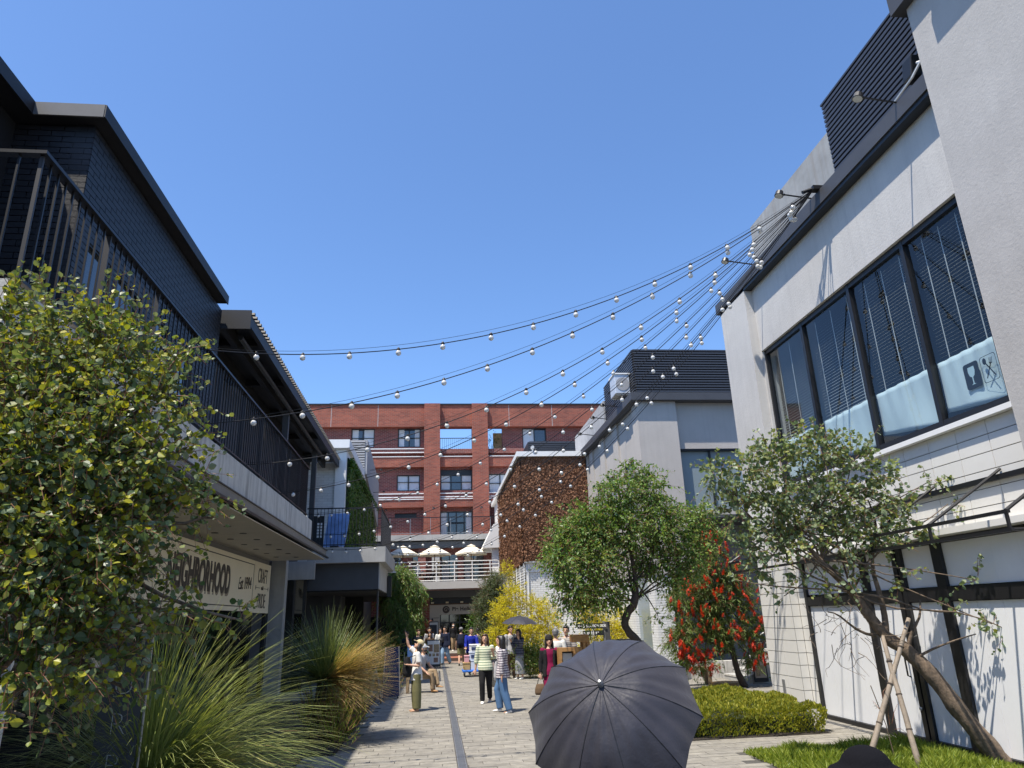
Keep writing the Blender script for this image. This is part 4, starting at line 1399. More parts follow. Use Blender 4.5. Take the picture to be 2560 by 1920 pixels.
ml_tan = M_leaf('tan_blade', [(.52, .35, .16), (.62, .44, .22), (.44, .31, .13), (.33, .29, .09)], .55, .25)  # dry tan blades, with direct sunlight put into their lighter colour
ml_agave = M_leaf('agave_leaf', [(.11, .16, .12), (.15, .20, .16), (.08, .12, .08)], .5, .1)
ml_redleaf = M_leaf('red_leaf', [(.30, .075, .045), (.20, .05, .03), (.12, .09, .03), (.36, .14, .08)], .5, .3)
ml_flower = M_leaf('bottlebrush_flower', [(.60, .050, .024), (.68, .085, .045), (.48, .035, .02)], .55, .3)


def rv():
    while True:
        v = Vector((rnd.uniform(-1, 1), rnd.uniform(-1, 1), rnd.uniform(-1, 1)))
        if 0.02 < v.length < 1:
            return v


def leaf_pts(kind):
    if kind == 'round':
        return [(0, -.5, 0), (.36, -.22, .07), (.42, .12, .09), (.16, .42, .03), (0, .5, -.03), (-.16, .42, .03), (-.42, .12, .09), (-.36, -.22, .07)], [(0, 1, 2, 3, 4), (0, 4, 5, 6, 7)]
    if kind == 'oval':
        return [(0, -.5, 0), (.24, -.15, .05), (.22, .2, .05), (0, .5, -.04), (-.22, .2, .05), (-.24, -.15, .05)], [(0, 1, 2, 3), (0, 3, 4, 5)]
    return [(0, -.5, 0), (.09, -.1, .02), (0, .5, -.05), (-.09, -.1, .02)], [(0, 1, 2, 3)]


def basis(d, up_bias=0.0):
    """y along the leaf, z its face"""
    d = Vector(d).normalized()
    z = rv() + Vector((0, 0, up_bias))
    z = z - d * z.dot(d)
    z = z.normalized() if z.length > 1e-4 else d.orthogonal().normalized()
    x = d.cross(z)
    return Matrix((x, d, z)).transposed()


def plant_leaves(root, leaves, kind, mat, singles=0, name='leaf'):
    """leaves: (position, 3x3 basis, size). The ones that show largest are objects, the rest one part."""
    P, F = leaf_pts(kind)
    if singles:
        def key(l):
            d = l[0] - CAM
            z = d.dot(cf)
            if z < .3 or abs(d.dot(cr) / z) > .72 or abs(d.dot(cu) / z) > .54:
                return 0
            return -l[2] / z
        leaves = sorted(leaves, key=key)
        me = MB().add(P, F).mesh(name, mat)
        for p, b, s in leaves[:singles]:
            inst(name, me, root, p, (s, s, s), b.to_quaternion())
        leaves = leaves[singles:]
    mb = MB()
    for p, b, s in leaves:
        mb.add([p + b @ (Vector(q) * s) for q in P], F)
    tag(mb.build('foliage', mat, root), kind='stuff')


def wiggle(a, b, n=6, amp=.08, droop=0.0):
    a, b = Vector(a), Vector(b)
    L = (b - a).length
    out = []
    o = rv() * amp * L
    o2 = rv() * amp * L * .6
    for i in range(n + 1):
        t = i / n
        out.append(a.lerp(b, t) + o * math.sin(math.pi * t) + o2 * math.sin(2 * math.pi * t) + Vector((0, 0, -droop * 4 * t * (1 - t))))
    return out


def crown(root, blobs, ntw, nlv, size, kind, mat, twig_mat=None, singles=0, tl=(.22, .5), hang=.25, origin=None, tr=.004, spread=1.0):
    """twigs thrown out through each blob, leaves set along every twig"""
    leaves = []
    tw = MB()
    for c, r in blobs:
        c = Vector(c)
        n = max(3, int(ntw * (r / .5) ** 2.2))
        for i in range(n):
            d = rv()
            p0 = c + d * r * spread * (.35 + .65 * rnd.random())
            dr_ = (d.normalized() + rv() * .7 + Vector((0, 0, .35 - hang))).normalized()
            L = rnd.uniform(*tl)
            p1 = p0 + dr_ * L
            mid = (p0 + p1) / 2 + rv() * L * .12 + Vector((0, 0, .04))
            p1 = p1 + Vector((0, 0, -hang * L))
            tw.tube([p0, mid, p1], [tr, tr * .8, tr * .45], 3, caps=False)
            for k in range(nlv):
                t = (k + rnd.random()) / nlv
                q = (p0.lerp(mid, t * 2) if t < .5 else mid.lerp(p1, t * 2 - 1))
                dl = (rv() + dr_ * .5 + Vector((0, 0, -hang * 1.4))).normalized()
                s = size * rnd.uniform(.55, 1.25) * (1.0 - .45 * t)
                leaves.append((q + dl * s * .6, basis(dl, .35), s))
    tag(tw.build('twigs', twig_mat or m_twig, root), kind='stuff')
    plant_leaves(root, leaves, kind, mat, singles)


def bole(path, rad, sides=14, sub=7):
    """a trunk: the path rounded off, its section ridged and swollen unevenly"""
    P = [Vector(p) for p in path]
    pts, rr_ = [], []
    for i in range(len(P) - 1):
        a, b, c, d = P[max(i - 1, 0)], P[i], P[i + 1], P[min(i + 2, len(P) - 1)]
        for k in range(sub):
            t = k / sub
            pts.append(.5 * ((2 * b) + (c - a) * t + (2 * a - 5 * b + 4 * c - d) * t * t + (3 * b - a - 3 * c + d) * t ** 3))
            rr_.append(rad[i] + (rad[i + 1] - rad[i]) * t)
    pts.append(P[-1])
    rr_.append(rad[-1])
    m = MB().tube(pts, rr_, sides)
    for i, v in enumerate(m.v):
        k = i // sides
        c = pts[min(k, len(pts) - 1)]
        d = Vector(v) - c
        g = 1 + .22 * mnoise.noise(Vector(v) * 6.0) + .20 * mnoise.noise(Vector((d.normalized().x * 2.6, d.normalized().y * 2.6, c.z * 1.2))) if d.length > 1e-6 else 1
        m.v[i] = tuple(c + d * g)
    return m


def limbs(root, trunk, tr, branches, mat, n=9):
    bole(trunk, tr).build('trunk', mat, root, smooth=True)
    for a, b, r0, r1 in branches:
        pts = wiggle(a, b, 6, .09)
        MB().tube(pts, [r0 + (r1 - r0) * i / 6 for i in range(7)], 6).build('branch', mat, root, smooth=True)


# ---- near eucalyptus at left
te = thing('eucalyptus_tree', 'large leafy round-leaved eucalyptus close by at the left, before the black house', 'tree', (-3.05, 4.9, 0))
blobs = [((-3.192, 5.200, 4.181), .36), ((-2.737, 5.100, 4.081), .34), ((-2.396, 5.200, 4.028), .32), ((-2.127, 5.400, 3.941), .24), ((-2.779, 4.900, 3.646), .46),
         ((-2.404, 5.000, 3.620), .44), ((-2.071, 5.200, 3.591), .32), ((-2.587, 4.700, 3.124), .50), ((-2.243, 4.800, 3.116), .48), ((-2.011, 5.100, 3.180), .34),
         ((-1.743, 5.200, 2.910), .20), ((-2.473, 4.600, 2.631), .48), ((-2.196, 4.700, 2.613), .46), ((-2.026, 5.000, 2.775), .30), ((-1.595, 5.200, 2.795), .10),
         ((-2.293, 4.600, 2.233), .42), ((-2.093, 4.800, 2.255), .30), ((-1.959, 5.000, 2.460), .18), ((-1.803, 5.100, 2.117), .14), ((-1.556, 5.300, 2.110), .10), ((-1.341, 5.300, 2.090), .06),
         ((-2.282, 4.400, 1.892), .28), ((-2.111, 4.600, 1.917), .26), ((-1.926, 4.800, 1.901), .20), ((-2.145, 4.300, 1.638), .14), ((-1.894, 4.900, 1.712), .12),
         ((-3.066, 5.300, 4.458), .16), ((-2.586, 5.300, 4.364), .16), ((-2.019, 5.500, 4.147), .10), ((-3.340, 5.000, 3.736), .5), ((-3.112, 4.800, 2.741), .6), ((-1.911, 5.000, 2.084), .16)]
trunk = [(-3.1, 4.95, 0), (-3.08, 4.9, .8), (-3.0, 4.92, 1.5), (-2.9, 4.95, 2.3), (-2.8, 5.0, 3.0), (-2.75, 5.1, 3.7)]
limbs(te, trunk, [.10, .09, .075, .06, .04, .02], [(trunk[2 + (i % 3)], Vector(b[0]), .028, .008) for i, b in enumerate(blobs)], m_bark)
crown(te, blobs, 190, 10, .062, 'round', ml_euc, singles=300, tl=(.18, .40), hang=.14, tr=.0028)

# ---- leafy tree in the middle right
tc = thing('green_gum_tree', 'bushy green tree with a dark crooked trunk behind the big black umbrella', 'tree', (5.15, 17, 0))
blobs = [((2.938, 16.600, 3.270), .50), ((3.131, 16.600, 2.550), .45), ((3.689, 17.000, 4.039), .62), ((4.445, 17.000, 4.806), .55), ((5.437, 17.200, 4.976), .48),
         ((4.424, 17.000, 3.929), .68), ((5.489, 17.000, 4.053), .68), ((6.585, 17.300, 4.219), .45), ((3.788, 16.800, 3.266), .55), ((6.245, 17.200, 3.382), .48),
         ((5.301, 17.300, 3.268), .5), ((3.825, 16.800, 2.448), .42), ((5.823, 17.200, 2.775), .36), ((4.956, 17.200, 5.390), .25), ((3.356, 16.700, 2.107), .22),
         ((4.252, 17.000, 2.396), .26), ((5.230, 17.000, 1.962), .12), ((2.960, 16.800, 3.935), .3), ((6.964, 17.200, 3.803), .22), ((4.532, 17.200, 2.809), .28)]
trunk = [(5.2, 17, 0), (5.05, 17, .7), (4.841, 17.000, 1.225), (4.687, 17.000, 1.422), (4.496, 17.000, 1.630), (4.418, 17.000, 1.845), (4.515, 17.000, 2.074), (4.689, 17.000, 2.302), (4.780, 17.100, 2.798), (4.718, 17.100, 3.551)]
limbs(tc, trunk, [.13, .115, .10, .095, .09, .085, .085, .095, .06, .03], [(trunk[7 + (i % 3)], Vector(b[0]), .026, .008) for i, b in enumerate(blobs)], m_barkd)
crown(tc, blobs, 175, 10, .112, 'oval', ml_mid, singles=0, tl=(.25, .55), hang=.25, tr=.004)

# ---- leaning eucalyptus at right
tr_ = thing('leaning_eucalyptus_tree', 'leaning silver-leaved eucalyptus propped on crossed poles before the white shop front', 'tree', (7.4, 9.7, 0))
blobs = [((4.078, 9.800, 3.909), .22), ((4.551, 9.800, 4.023), .26), ((5.199, 10.000, 4.180), .34), ((5.873, 10.000, 4.361), .32), ((6.357, 10.000, 4.169), .28),
         ((6.627, 9.800, 3.879), .2), ((4.378, 9.800, 3.438), .30), ((5.021, 9.900, 3.560), .38), ((5.804, 10.000, 3.624), .40), ((6.353, 9.900, 3.480), .34),
         ((6.779, 9.700, 3.413), .22), ((7.297, 9.600, 3.773), .12), ((4.484, 9.800, 2.926), .26), ((5.116, 9.900, 3.008), .34), ((5.884, 10.000, 3.032), .38),
         ((6.437, 9.800, 2.970), .28), ((6.913, 9.700, 3.035), .18), ((4.550, 9.800, 2.566), .14), ((5.179, 9.900, 2.474), .14), ((5.841, 9.900, 2.457), .18),
         ((5.552, 9.800, 2.187), .12), ((7.387, 9.500, 3.402), .08), ((7.391, 9.300, 2.329), .10), ((7.476, 9.300, 1.754), .13), ((7.656, 9.200, 1.647), .08),
         ((4.847, 9.800, 2.207), .07), ((6.494, 9.600, 2.423), .10), ((7.144, 9.500, 1.920), .05), ((5.709, 10.100, 4.609), .12), ((6.816, 10.100, 4.506), .1), ((4.180, 9.800, 2.440), .08)]
trunk = [(7.45, 9.6, -.02), (7.142, 9.700, 0.492), (6.831, 9.800, 1.068), (6.592, 9.900, 1.408), (6.373, 10.000, 1.624), (6.163, 10.000, 1.928), (5.980, 10.000, 2.236), (5.574, 10.000, 2.694), (5.275, 10.000, 3.102)]
limbs(tr_, trunk, [.13, .115, .10, .095, .085, .07, .055, .04, .02],
      [((6.373, 10.000, 1.624), (6.362, 10.000, 2.449), .05, .03), ((6.362, 10.000, 2.449), (6.493, 10.000, 3.554), .03, .012), ((6.592, 9.900, 1.408), (6.860, 9.800, 2.094), .03, .012),
       ((6.691, 9.800, 1.356), (7.289, 9.400, 1.631), .022, .008), ((6.223, 10.000, 1.629), (5.510, 9.900, 1.975), .022, .008)] +
      [(trunk[6 + (i % 3)], Vector(b[0]), .016, .006) for i, b in enumerate(blobs)], m_bark)
crown(tr_, blobs, 170, 9, .085, 'round', ml_sil, singles=300, tl=(.16, .4), hang=.15, tr=.0035)
bare = MB()
for i in range(40):
    a = Vector((5.777, 9.900, 1.806)) + rv() * .5
    bare.tube(wiggle(a, a + rv() * .6 + Vector((0, 0, -.1)), 5, .2), [.006, .005, .004, .003, .003, .002], 3, caps=False)
tag(bare.build('bare_twigs', m_bark, tr_), kind='stuff')
pol = M('bamboo_pole', (.30, .245, .19), .7, vary=.4, vscale=9, bumps=.3)
for i, (a, b) in enumerate((((5.617, 9.600, 0.244), (6.603, 9.750, 1.859)), ((6.061, 9.300, 0.024), (6.218, 9.850, 1.633)))):
    a = Vector(a)
    b = Vector(b)
    a = a + (a - b) * ((a.z - .02) / (b.z - a.z)) if a.z > .02 else a
    t = thing('support_pole', ('wooden support pole slanting to the right against the leaning tree', 'longer peeling support pole slanting to the left against the leaning tree')[i], 'pole', a, 'tree support poles')
    MB().tube([a.lerp(b, k / 8) + rv() * .006 for k in range(9)], [.040 - .0015 * k for k in range(9)], 9).build('pole', pol, t, smooth=True)
    for k in (.3, .55, .8):
        q = a.lerp(b, k)
        e = (b - a).normalized()
        MB().tube([q - e * .008, q + e * .008], .041, 9).build('pole_node', m_barkd, t)

# ---- bottlebrush with red flowers
tb = thing('bottlebrush_tree', 'small weeping tree covered in red bottlebrush flowers beside the stair', 'tree', (8.45, 20.3, 0))
blobs = [((7.879, 20.200, 3.658), .40), ((7.440, 20.200, 2.996), .42), ((8.434, 20.300, 2.976), .42), ((6.862, 20.100, 2.352), .36), ((7.701, 20.200, 2.222), .5),
         ((8.702, 20.300, 2.303), .4), ((6.848, 20.000, 1.504), .36), ((7.841, 20.200, 1.467), .48), ((8.832, 20.300, 1.540), .38), ((6.880, 20.000, 0.781), .26),
         ((8.843, 20.300, 0.797), .25), ((7.319, 20.000, 0.662), .22), ((6.587, 20.000, 1.202), .25), ((7.907, 20.300, 4.068), .2)]
trunk = [(8.55, 20.35, 0), (8.379, 20.300, 0.399), (8.299, 20.300, 0.922), (8.127, 20.300, 1.563), (7.989, 20.300, 2.324), (7.922, 20.300, 3.213)]
limbs(tb, trunk, [.10, .085, .07, .055, .04, .02], [(trunk[2 + (i % 3)], Vector(b[0]), .03, .01) for i, b in enumerate(blobs)], m_barkd)
crown(tb, blobs, 165, 16, .19, 'thin', M_leaf('bottlebrush_leaf', [(.08, .14, .03), (.13, .20, .045), (.18, .24, .06), (.06, .11, .025)], .5, .3), tl=(.25, .5), hang=.35, tr=.004)
def flower_mesh():
    mb = MB()
    for i in range(70):
        z = rnd.uniform(-.06, .06)
        a = rnd.uniform(0, 6.283)
        d = Vector((math.cos(a), math.sin(a), rnd.uniform(-.3, .5)))
        e = Vector((-math.sin(a), math.cos(a), 0)) * .006
        p = Vector((0, 0, z))
        mb.add([p - e, p + e, p + d * .05 + e * .6, p + d * .05 - e * .6], [(0, 1, 2, 3)])
    return mb.mesh('flower', ml_flower)
fm = flower_mesh()
for i in range(190):
    c, r = blobs[i % len(blobs)]
    d = rv().normalized()
    d.y = -abs(d.y) - .5
    d.normalize()
    p = Vector(c) + d * (r * rnd.uniform(.9, 1.25) + .16) + Vector((0, 0, .02))
    q = Quaternion((1, 0, 0), rnd.uniform(-.6, .6)) @ Quaternion((0, 1, 0), rnd.uniform(-.6, .6))
    s = rnd.uniform(.75, 1.35)
    inst('flower', fm, tb, p, (s, s, s * rnd.uniform(.9, 1.4)), q)


# ---- clipped hedges and ground cover
def hedge(root, mat, n, size, inside, kind='oval', name='foliage', up=.6, single=0):
    leaves = []
    for i in range(n):
        p, nn = inside()
        d = (Vector(nn) * .8 + rv() * .8 + Vector((0, 0, up))).normalized()
        leaves.append((Vector(p), basis(d), size * rnd.uniform(.6, 1.3)))
    plant_leaves(root, leaves, kind, mat)
def box_surface(x0, x1, y0, y1, z1, lump=.10, seed=0):
    def f():
        a = (x1 - x0) * (y1 - y0)
        b = (x1 - x0) * z1
        c = (y1 - y0) * z1
        t = rnd.random() * (a + b + c * 2)
        if t < a:
            p = Vector((rnd.uniform(x0, x1), rnd.uniform(y0, y1), z1))
            nn = (0, 0, 1)
        elif t < a + b:
            p = Vector((rnd.uniform(x0, x1), y0, rnd.uniform(.03, z1)))
            nn = (0, -1, .3)
        elif t < a + b + c:
            p = Vector((x0, rnd.uniform(y0, y1), rnd.uniform(.03, z1)))
            nn = (-1, 0, .3)
        else:
            p = Vector((x1, rnd.uniform(y0, y1), rnd.uniform(.03, z1)))
            nn = (1, 0, .3)
        k = mnoise.noise(Vector((p.x * 1.7 + seed, p.y * 1.7, p.z * 2))) * lump + mnoise.noise(Vector((p.x * 4 + seed, p.y * 4, p.z * 4))) * lump * .5
        nv = Vector(nn).normalized()
        # rounded shoulders
        ex = min(p.x - x0, x1 - p.x, p.y - y0)
        if nn == (0, 0, 1) and ex < .22:
            p.z -= (.22 - ex) ** 2 * 2.6
        elif nn != (0, 0, 1):
            d = max(0, p.z - (z1 - .2))
            p -= nv * d * d * 2.2
        return p + nv * (k - abs(rnd.gauss(0, .025))), nn
    return f
hg = thing('clipped_hedge', 'low rounded yellow-green hedge bed in front of the tiled wall', 'hedge', (5.3, 14, 0))
bx('soil', m_soil, hg, 4.0, 6.7, 12.58, 15.95, -.01, .012)
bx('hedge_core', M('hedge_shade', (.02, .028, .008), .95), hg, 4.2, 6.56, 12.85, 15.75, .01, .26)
hedge(hg, ml_hedge, 26000, .052, box_surface(4.05, 6.62, 12.66, 15.9, .46, .20, 3))
lw = thing('ground_cover_bed', 'bright green grassy ground cover bed under the leaning tree', 'ground cover', (6.5, 10, 0))
bx('soil', m_soil, lw, 4.72, 7.3, 7.0, 11.2, -.01, .03)
def blade_bed(n, x0, x1, y0, y1, z0, h, mat, root, name='foliage'):
    mb = MB()
    for i in range(n):
        x, y_ = rnd.uniform(x0, x1), rnd.uniform(y0, y1)
        k = .75 + .5 * mnoise.noise(Vector((x * 2.2, y_ * 2.2, 0)))
        e = min(x - x0, x1 - x, y1 - y_, .3) / .3
        hh = h * rnd.uniform(.6, 1.2) * k * (.45 + .55 * e)
        d = Vector((rnd.uniform(-.6, .6), rnd.uniform(-.6, .6), 1)).normalized()
        u = Vector((rnd.uniform(-1, 1), rnd.uniform(-1, 1), 0)).normalized() * rnd.uniform(.005, .011)
        p = Vector((x, y_, z0))
        q = p + d * hh * .6
        t = p + d * hh + Vector((d.x, d.y, -.3)) * hh * .25
        mb.add([p - u, p + u, q + u * .8, t, q - u * .8], [(0, 1, 2, 3, 4)])
    tag(mb.build(name, mat, root), kind='stuff')
blade_bed(30000, 4.6, 7.33, 7.2, 11.32, .01, .24, ml_grass, lw)
sprig = thing('wispy_sprig', 'single wispy grey-green sprig standing in the ground cover bed', 'plant', (6.1, 9.9, 0))
crown(sprig, [((6.2, 10.0, .45), .16), ((6.05, 9.95, .7), .10)], 40, 7, .05, 'thin', ml_olive, tl=(.15, .3), hang=.0)
MB().tube([(6.15, 9.95, 0), (6.1, 9.95, .5), (5.95, 9.9, 1.0)], .006, 4).build('stem', m_bark, sprig)

# ---- arching reed clumps at left
def reeds(root, base, n, L, mat, dirs, droop, wid=.006, name='foliage', lift=(.5, 1.3)):
    mb = MB()
    for i in range(n):
        d = dirs()
        d = Vector(d).normalized()
        LL = L * rnd.uniform(.65, 1.1)
        side = d.cross(Vector((0, 0, 1)))
        side = (side.normalized() if side.length > .1 else Vector((1, 0, 0))) 
        side = (side + rv() * .4).normalized()
        p = Vector(base) + Vector((rnd.gauss(0, .07), rnd.gauss(0, .07), rnd.uniform(0, .05)))
        v = d.copy()
        n_ = 7
        pts = [p.copy()]
        for k in range(n_):
            p = p + v * LL / n_
            v = (v + Vector((0, 0, -droop * (k + 1) / n_ * rnd.uniform(.8, 1.2)))).normalized()
            pts.append(p.copy())
        w_ = wid * rnd.uniform(.7, 1.3)
        vs = []
        for k, q in enumerate(pts):
            ww = w_ * (1 - .75 * k / n_)
            vs += [q - side * ww, q + side * ww]
        mb.add(vs, [(2 * k, 2 * k + 1, 2 * k + 3, 2 * k + 2) for k in range(n_)])
    tag(mb.build(name, mat, root), kind='stuff')
def cone_dirs(zmin, zmax, bias=(0, 0)):
    def f():
        a = rnd.uniform(0, 6.283)
        z = rnd.uniform(zmin, zmax)
        r = math.sqrt(max(.02, 1 - z * z))
        return (r * math.cos(a) + bias[0], r * math.sin(a) + bias[1], z)
    return f
g1 = thing('reed_clump', 'large arching green reed clump at the lower left under the eucalyptus', 'plant', (-2.75, 7.9, .35))
reeds(g1, (-2.75, 7.9, .45), 2100, 1.95, ml_reed, cone_dirs(.25, .98, (.32, -.05)), .27)
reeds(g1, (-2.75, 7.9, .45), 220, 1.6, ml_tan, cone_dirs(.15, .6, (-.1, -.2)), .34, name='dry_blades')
MB().tube([(-2.75, 7.9, .3), (-2.75, 7.9, .55)], [.2, .12], 10).build('crown_base', m_barkd, g1)
g2 = thing('spiky_grass_clump', 'round spiky grass tree with dry tan right side beside the shop column', 'plant', (-2.1, 14.5, .05))
GB = (-2.02, 14.5, 1.02)
MB().tube([(-2.1, 14.5, .0), (-2.06, 14.5, .6), GB], [.2, .17, .15], 12).build('trunk', m_barkd, g2)
reeds(g2, GB, 1700, 1.32, M_leaf('spiky_blade', [(.09, .13, .04), (.14, .19, .06), (.20, .23, .085)], .5, .2), cone_dirs(-.15, .98, (-.15, 0)), .06, .0055)
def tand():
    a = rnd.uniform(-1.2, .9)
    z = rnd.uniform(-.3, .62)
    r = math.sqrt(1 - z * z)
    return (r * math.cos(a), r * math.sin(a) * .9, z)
reeds(g2, GB, 1500, 1.34, ml_tan, tand, .05, .0055, name='sunlit_tan_blades')  # dead blades on the sunny side, sunlight painted into the tan

# ---- planting bed at left
bd = MB().box(-4.9, -2.1, 5.0, 13.0, -.02, .06).box(-4.9, -1.62, 13.0, 21.5, -.02, .058).build('planting_bed', m_soil)
tag(bd, kind='structure')
rs = thing('rosemary_shrub', 'low feathery green shrub at the edge of the left planting bed', 'shrub', (-1.75, 14.6, 0))
reeds(rs, (-1.8, 14.4, .05), 300, .62, ml_deep, cone_dirs(.3, .98), .03, .012)
crown(rs, [((-1.75, 13.7, .34), .36), ((-1.62, 14.3, .36), .38), ((-1.8, 15.0, .40), .42), ((-1.6, 13.3, .26), .28), ((-2.1, 14.3, .5), .4), ((-1.65, 15.7, .34), .34)], 150, 11, .085, 'thin', ml_grass, tl=(.15, .38), hang=-.5)
def agave(label, x, y_, s, n=22):
    t = thing('agave', label, 'plant', (x, y_, .05), 'agaves in the left bed')
    me = MB().add([(0, 0, 0), (.06, .1, .05), (.085, .45, .22), (.05, .8, .5), (0, 1.0, .72), (-.05, .8, .5), (-.085, .45, .22), (-.06, .1, .05), (0, .45, .17), (0, .8, .45)],
                  [(0, 1, 2, 8), (8, 2, 3, 9), (9, 3, 4), (9, 4, 5), (8, 9, 5, 6), (0, 8, 6, 7)]).mesh('agave_leaf', ml_agave)
    for i in range(n):
        a = i * 2.4
        el = R(10 + 55 * (i / n))
        q = Quaternion((0, 0, 1), a) @ Quaternion((1, 0, 0), el)
        k = s * rnd.uniform(.8, 1.1)
        inst('leaf', me, t, (x, y_, .06), (k, k, k), q)
agave('large blue-green agave below the spiky grass tree', -2.0, 17.0, .8)
agave('upright agave beside the blue panel', -1.75, 19.2, .85, 16)
agave('small agave behind the feathery shrub', -2.5, 15.9, .55, 18)

# ---- shrubs and small trees down the lane
def shrub(name, label, base, blobs, mat, kind, size, ntw, nlv, cat='shrub', tl=(.25, .5), hang=0., group=None, stemr=.03):
    t = thing(name, label, cat, base, group)
    limbs(t, [base, Vector(base) + Vector((0, 0, .35))], [stemr, stemr * .8], [(Vector(base) + Vector((0, 0, .25)), Vector(c), stemr * .6, .008) for c, r in blobs], m_barkd, 6)
    crown(t, blobs, ntw, nlv, size, kind, mat, tl=tl, hang=hang)
    return t
gy = 'golden shrubs before the white brick wall'
shrub('golden_shrub', 'golden yellow feathery shrub beside the slatted screen, leftmost', (2.95, 28.5, 0), [((2.692, 28.500, 2.240), .55), ((3.070, 28.500, 2.824), .45), ((3.082, 28.300, 1.499), .6), ((2.465, 28.300, 1.376), .5), ((2.815, 28.200, 0.657), .5)], ml_gold, 'thin', .19, 105, 13, hang=.1, group=gy)
shrub('golden_shrub', 'golden yellow feathery shrub in front of the lettering, the middle one', (3.9, 28.6, 0), [((3.918, 28.500, 2.351), .5), ((4.361, 28.500, 1.746), .55), ((3.692, 28.300, 1.335), .55), ((4.366, 28.300, 0.881), .5), ((3.942, 28.200, 0.334), .5)], ml_gold, 'thin', .19, 105, 13, hang=.1, group=gy)
shrub('golden_shrub', 'golden yellow feathery shrub behind the direction signs', (6.0, 27.5, 0), [((5.653, 27.000, 2.134), .5), ((6.055, 27.000, 1.420), .6), ((6.982, 27.000, 1.669), .6), ((7.388, 27.000, 1.096), .5), ((6.463, 27.000, 0.852), .55), ((5.699, 27.000, 0.606), .5)], ml_gold, 'thin', .19, 105, 13, hang=.1, group=gy)
shrub('golden_shrub', 'small golden shrub high on the slatted screen below the creeper', (3.7, 35.5, 2.8), [((3.568, 35.500, 4.246), .35), ((3.852, 35.500, 3.859), .3)], ml_gold, 'thin', .19, 105, 13, hang=.1, group=gy)
shrub('olive_tree', 'grey-green olive tree left of the golden shrubs', (2.6, 31.5, 0), [((2.532, 31.500, 3.095), .6), ((2.173, 31.500, 2.448), .6), ((2.765, 31.500, 2.104), .6), ((2.308, 31.300, 1.478), .7), ((2.775, 31.000, 0.996), .6), ((2.100, 31.000, 0.555), .6), ((2.628, 31.500, 3.508), .35)], ml_olive, 'thin', .17, 190, 14, 'tree', stemr=.05)
shrub('round_leaf_bush', 'dark glossy green bush below the pie shop sign', (1.9, 36.5, 0), [((2.050, 36.500, 1.776), .45), ((2.288, 36.300, 1.492), .55), ((1.944, 36.200, 1.047), .5), ((2.317, 36.000, 0.949), .6), ((1.772, 36.500, 1.562), .25)], ml_deep, 'oval', .15, 120, 10)
shrub('weeping_tree', 'drooping fine-leaved tree under the projecting balcony at left', (-1.5, 33.0, 0), [((-1.559, 33.000, 3.780), .7), ((-1.019, 33.000, 3.249), .6), ((-1.803, 33.000, 2.760), .7), ((-1.181, 33.000, 2.235), .65), ((-1.420, 32.800, 1.415), .7), ((-1.823, 32.500, 0.951), .6), ((-1.059, 32.500, 0.924), .45)], ml_mid, 'thin', .24, 150, 14, 'tree', hang=.7, stemr=.06)
shrub('red_leaf_shrub', 'red and green leafed shrub beside the pie shop pillar', (-.7, 42.5, .32), [((-1.050, 42.000, 1.633), .45), ((-1.380, 42.000, 1.433), .4), ((-0.715, 42.000, 1.474), .35)], ml_redleaf, 'oval', .18, 90, 10)
shrub('ball_bush', 'rounded green bush behind the woman in the crimson dress', (3.4, 27.0, 0), [((3.139, 26.500, 0.591), .45), ((3.501, 26.500, 0.710), .5), ((3.707, 26.500, 0.503), .45), ((3.237, 26.200, 0.407), .35)], ml_mid, 'oval', .09, 120, 12)
shrub('low_green_bush', 'bright green low bush behind the striped woman', (2.3, 29.8, 0), [((2.319, 29.500, 0.837), .45), ((2.529, 29.300, 0.472), .4), ((2.091, 29.300, 0.488), .35)], ml_grass, 'thin', .14, 80, 12, hang=-.4)
shrub('small_round_shrub', 'small bright green round shrub at the foot of the blue panel', (-1.35, 22.8, 0), [((-1.2, 22.6, .28), .28), ((-1.35, 22.9, .3), .3)], ml_grass, 'thin', .09, 110, 10, hang=-.4)
shrub('dark_shrub', 'dark shaded shrub between the blue panel and the weeping tree', (-1.9, 25.5, 0), [((-1.7, 25.5, .6), .5), ((-1.9, 26.5, .9), .6), ((-1.5, 24.2, .35), .35), ((-2.4, 25.2, 1.0), .6), ((-1.3, 28.0, .6), .5)], ml_deep, 'oval', .12, 60, 10)
shrub('stair_shrub', 'green shrub tucked beside the outside stair', (9.9, 20.6, 0), [((9.7, 20.5, 1.7), .35), ((9.9, 20.6, 1.2), .35), ((9.6, 20.3, .4), .3)], ml_mid, 'oval', .10, 60, 10)
shrub('opening_plant', 'dark spiky plant inside the roof terrace opening', (4.0, 48.6, 13.2), [((3.95, 48.6, 13.8), .35), ((4.2, 48.6, 14.2), .25)], ml_deep, 'thin', .3, 30, 6, 'plant')
sd = shrub('shrub', 'grey green fine shrub beside the olive tree', (3.2, 30.6, 0), [((3.173, 29.500, 0.291), .35), ((3.259, 29.000, -0.114), .3)], ml_olive, 'thin', .1, 60, 10)

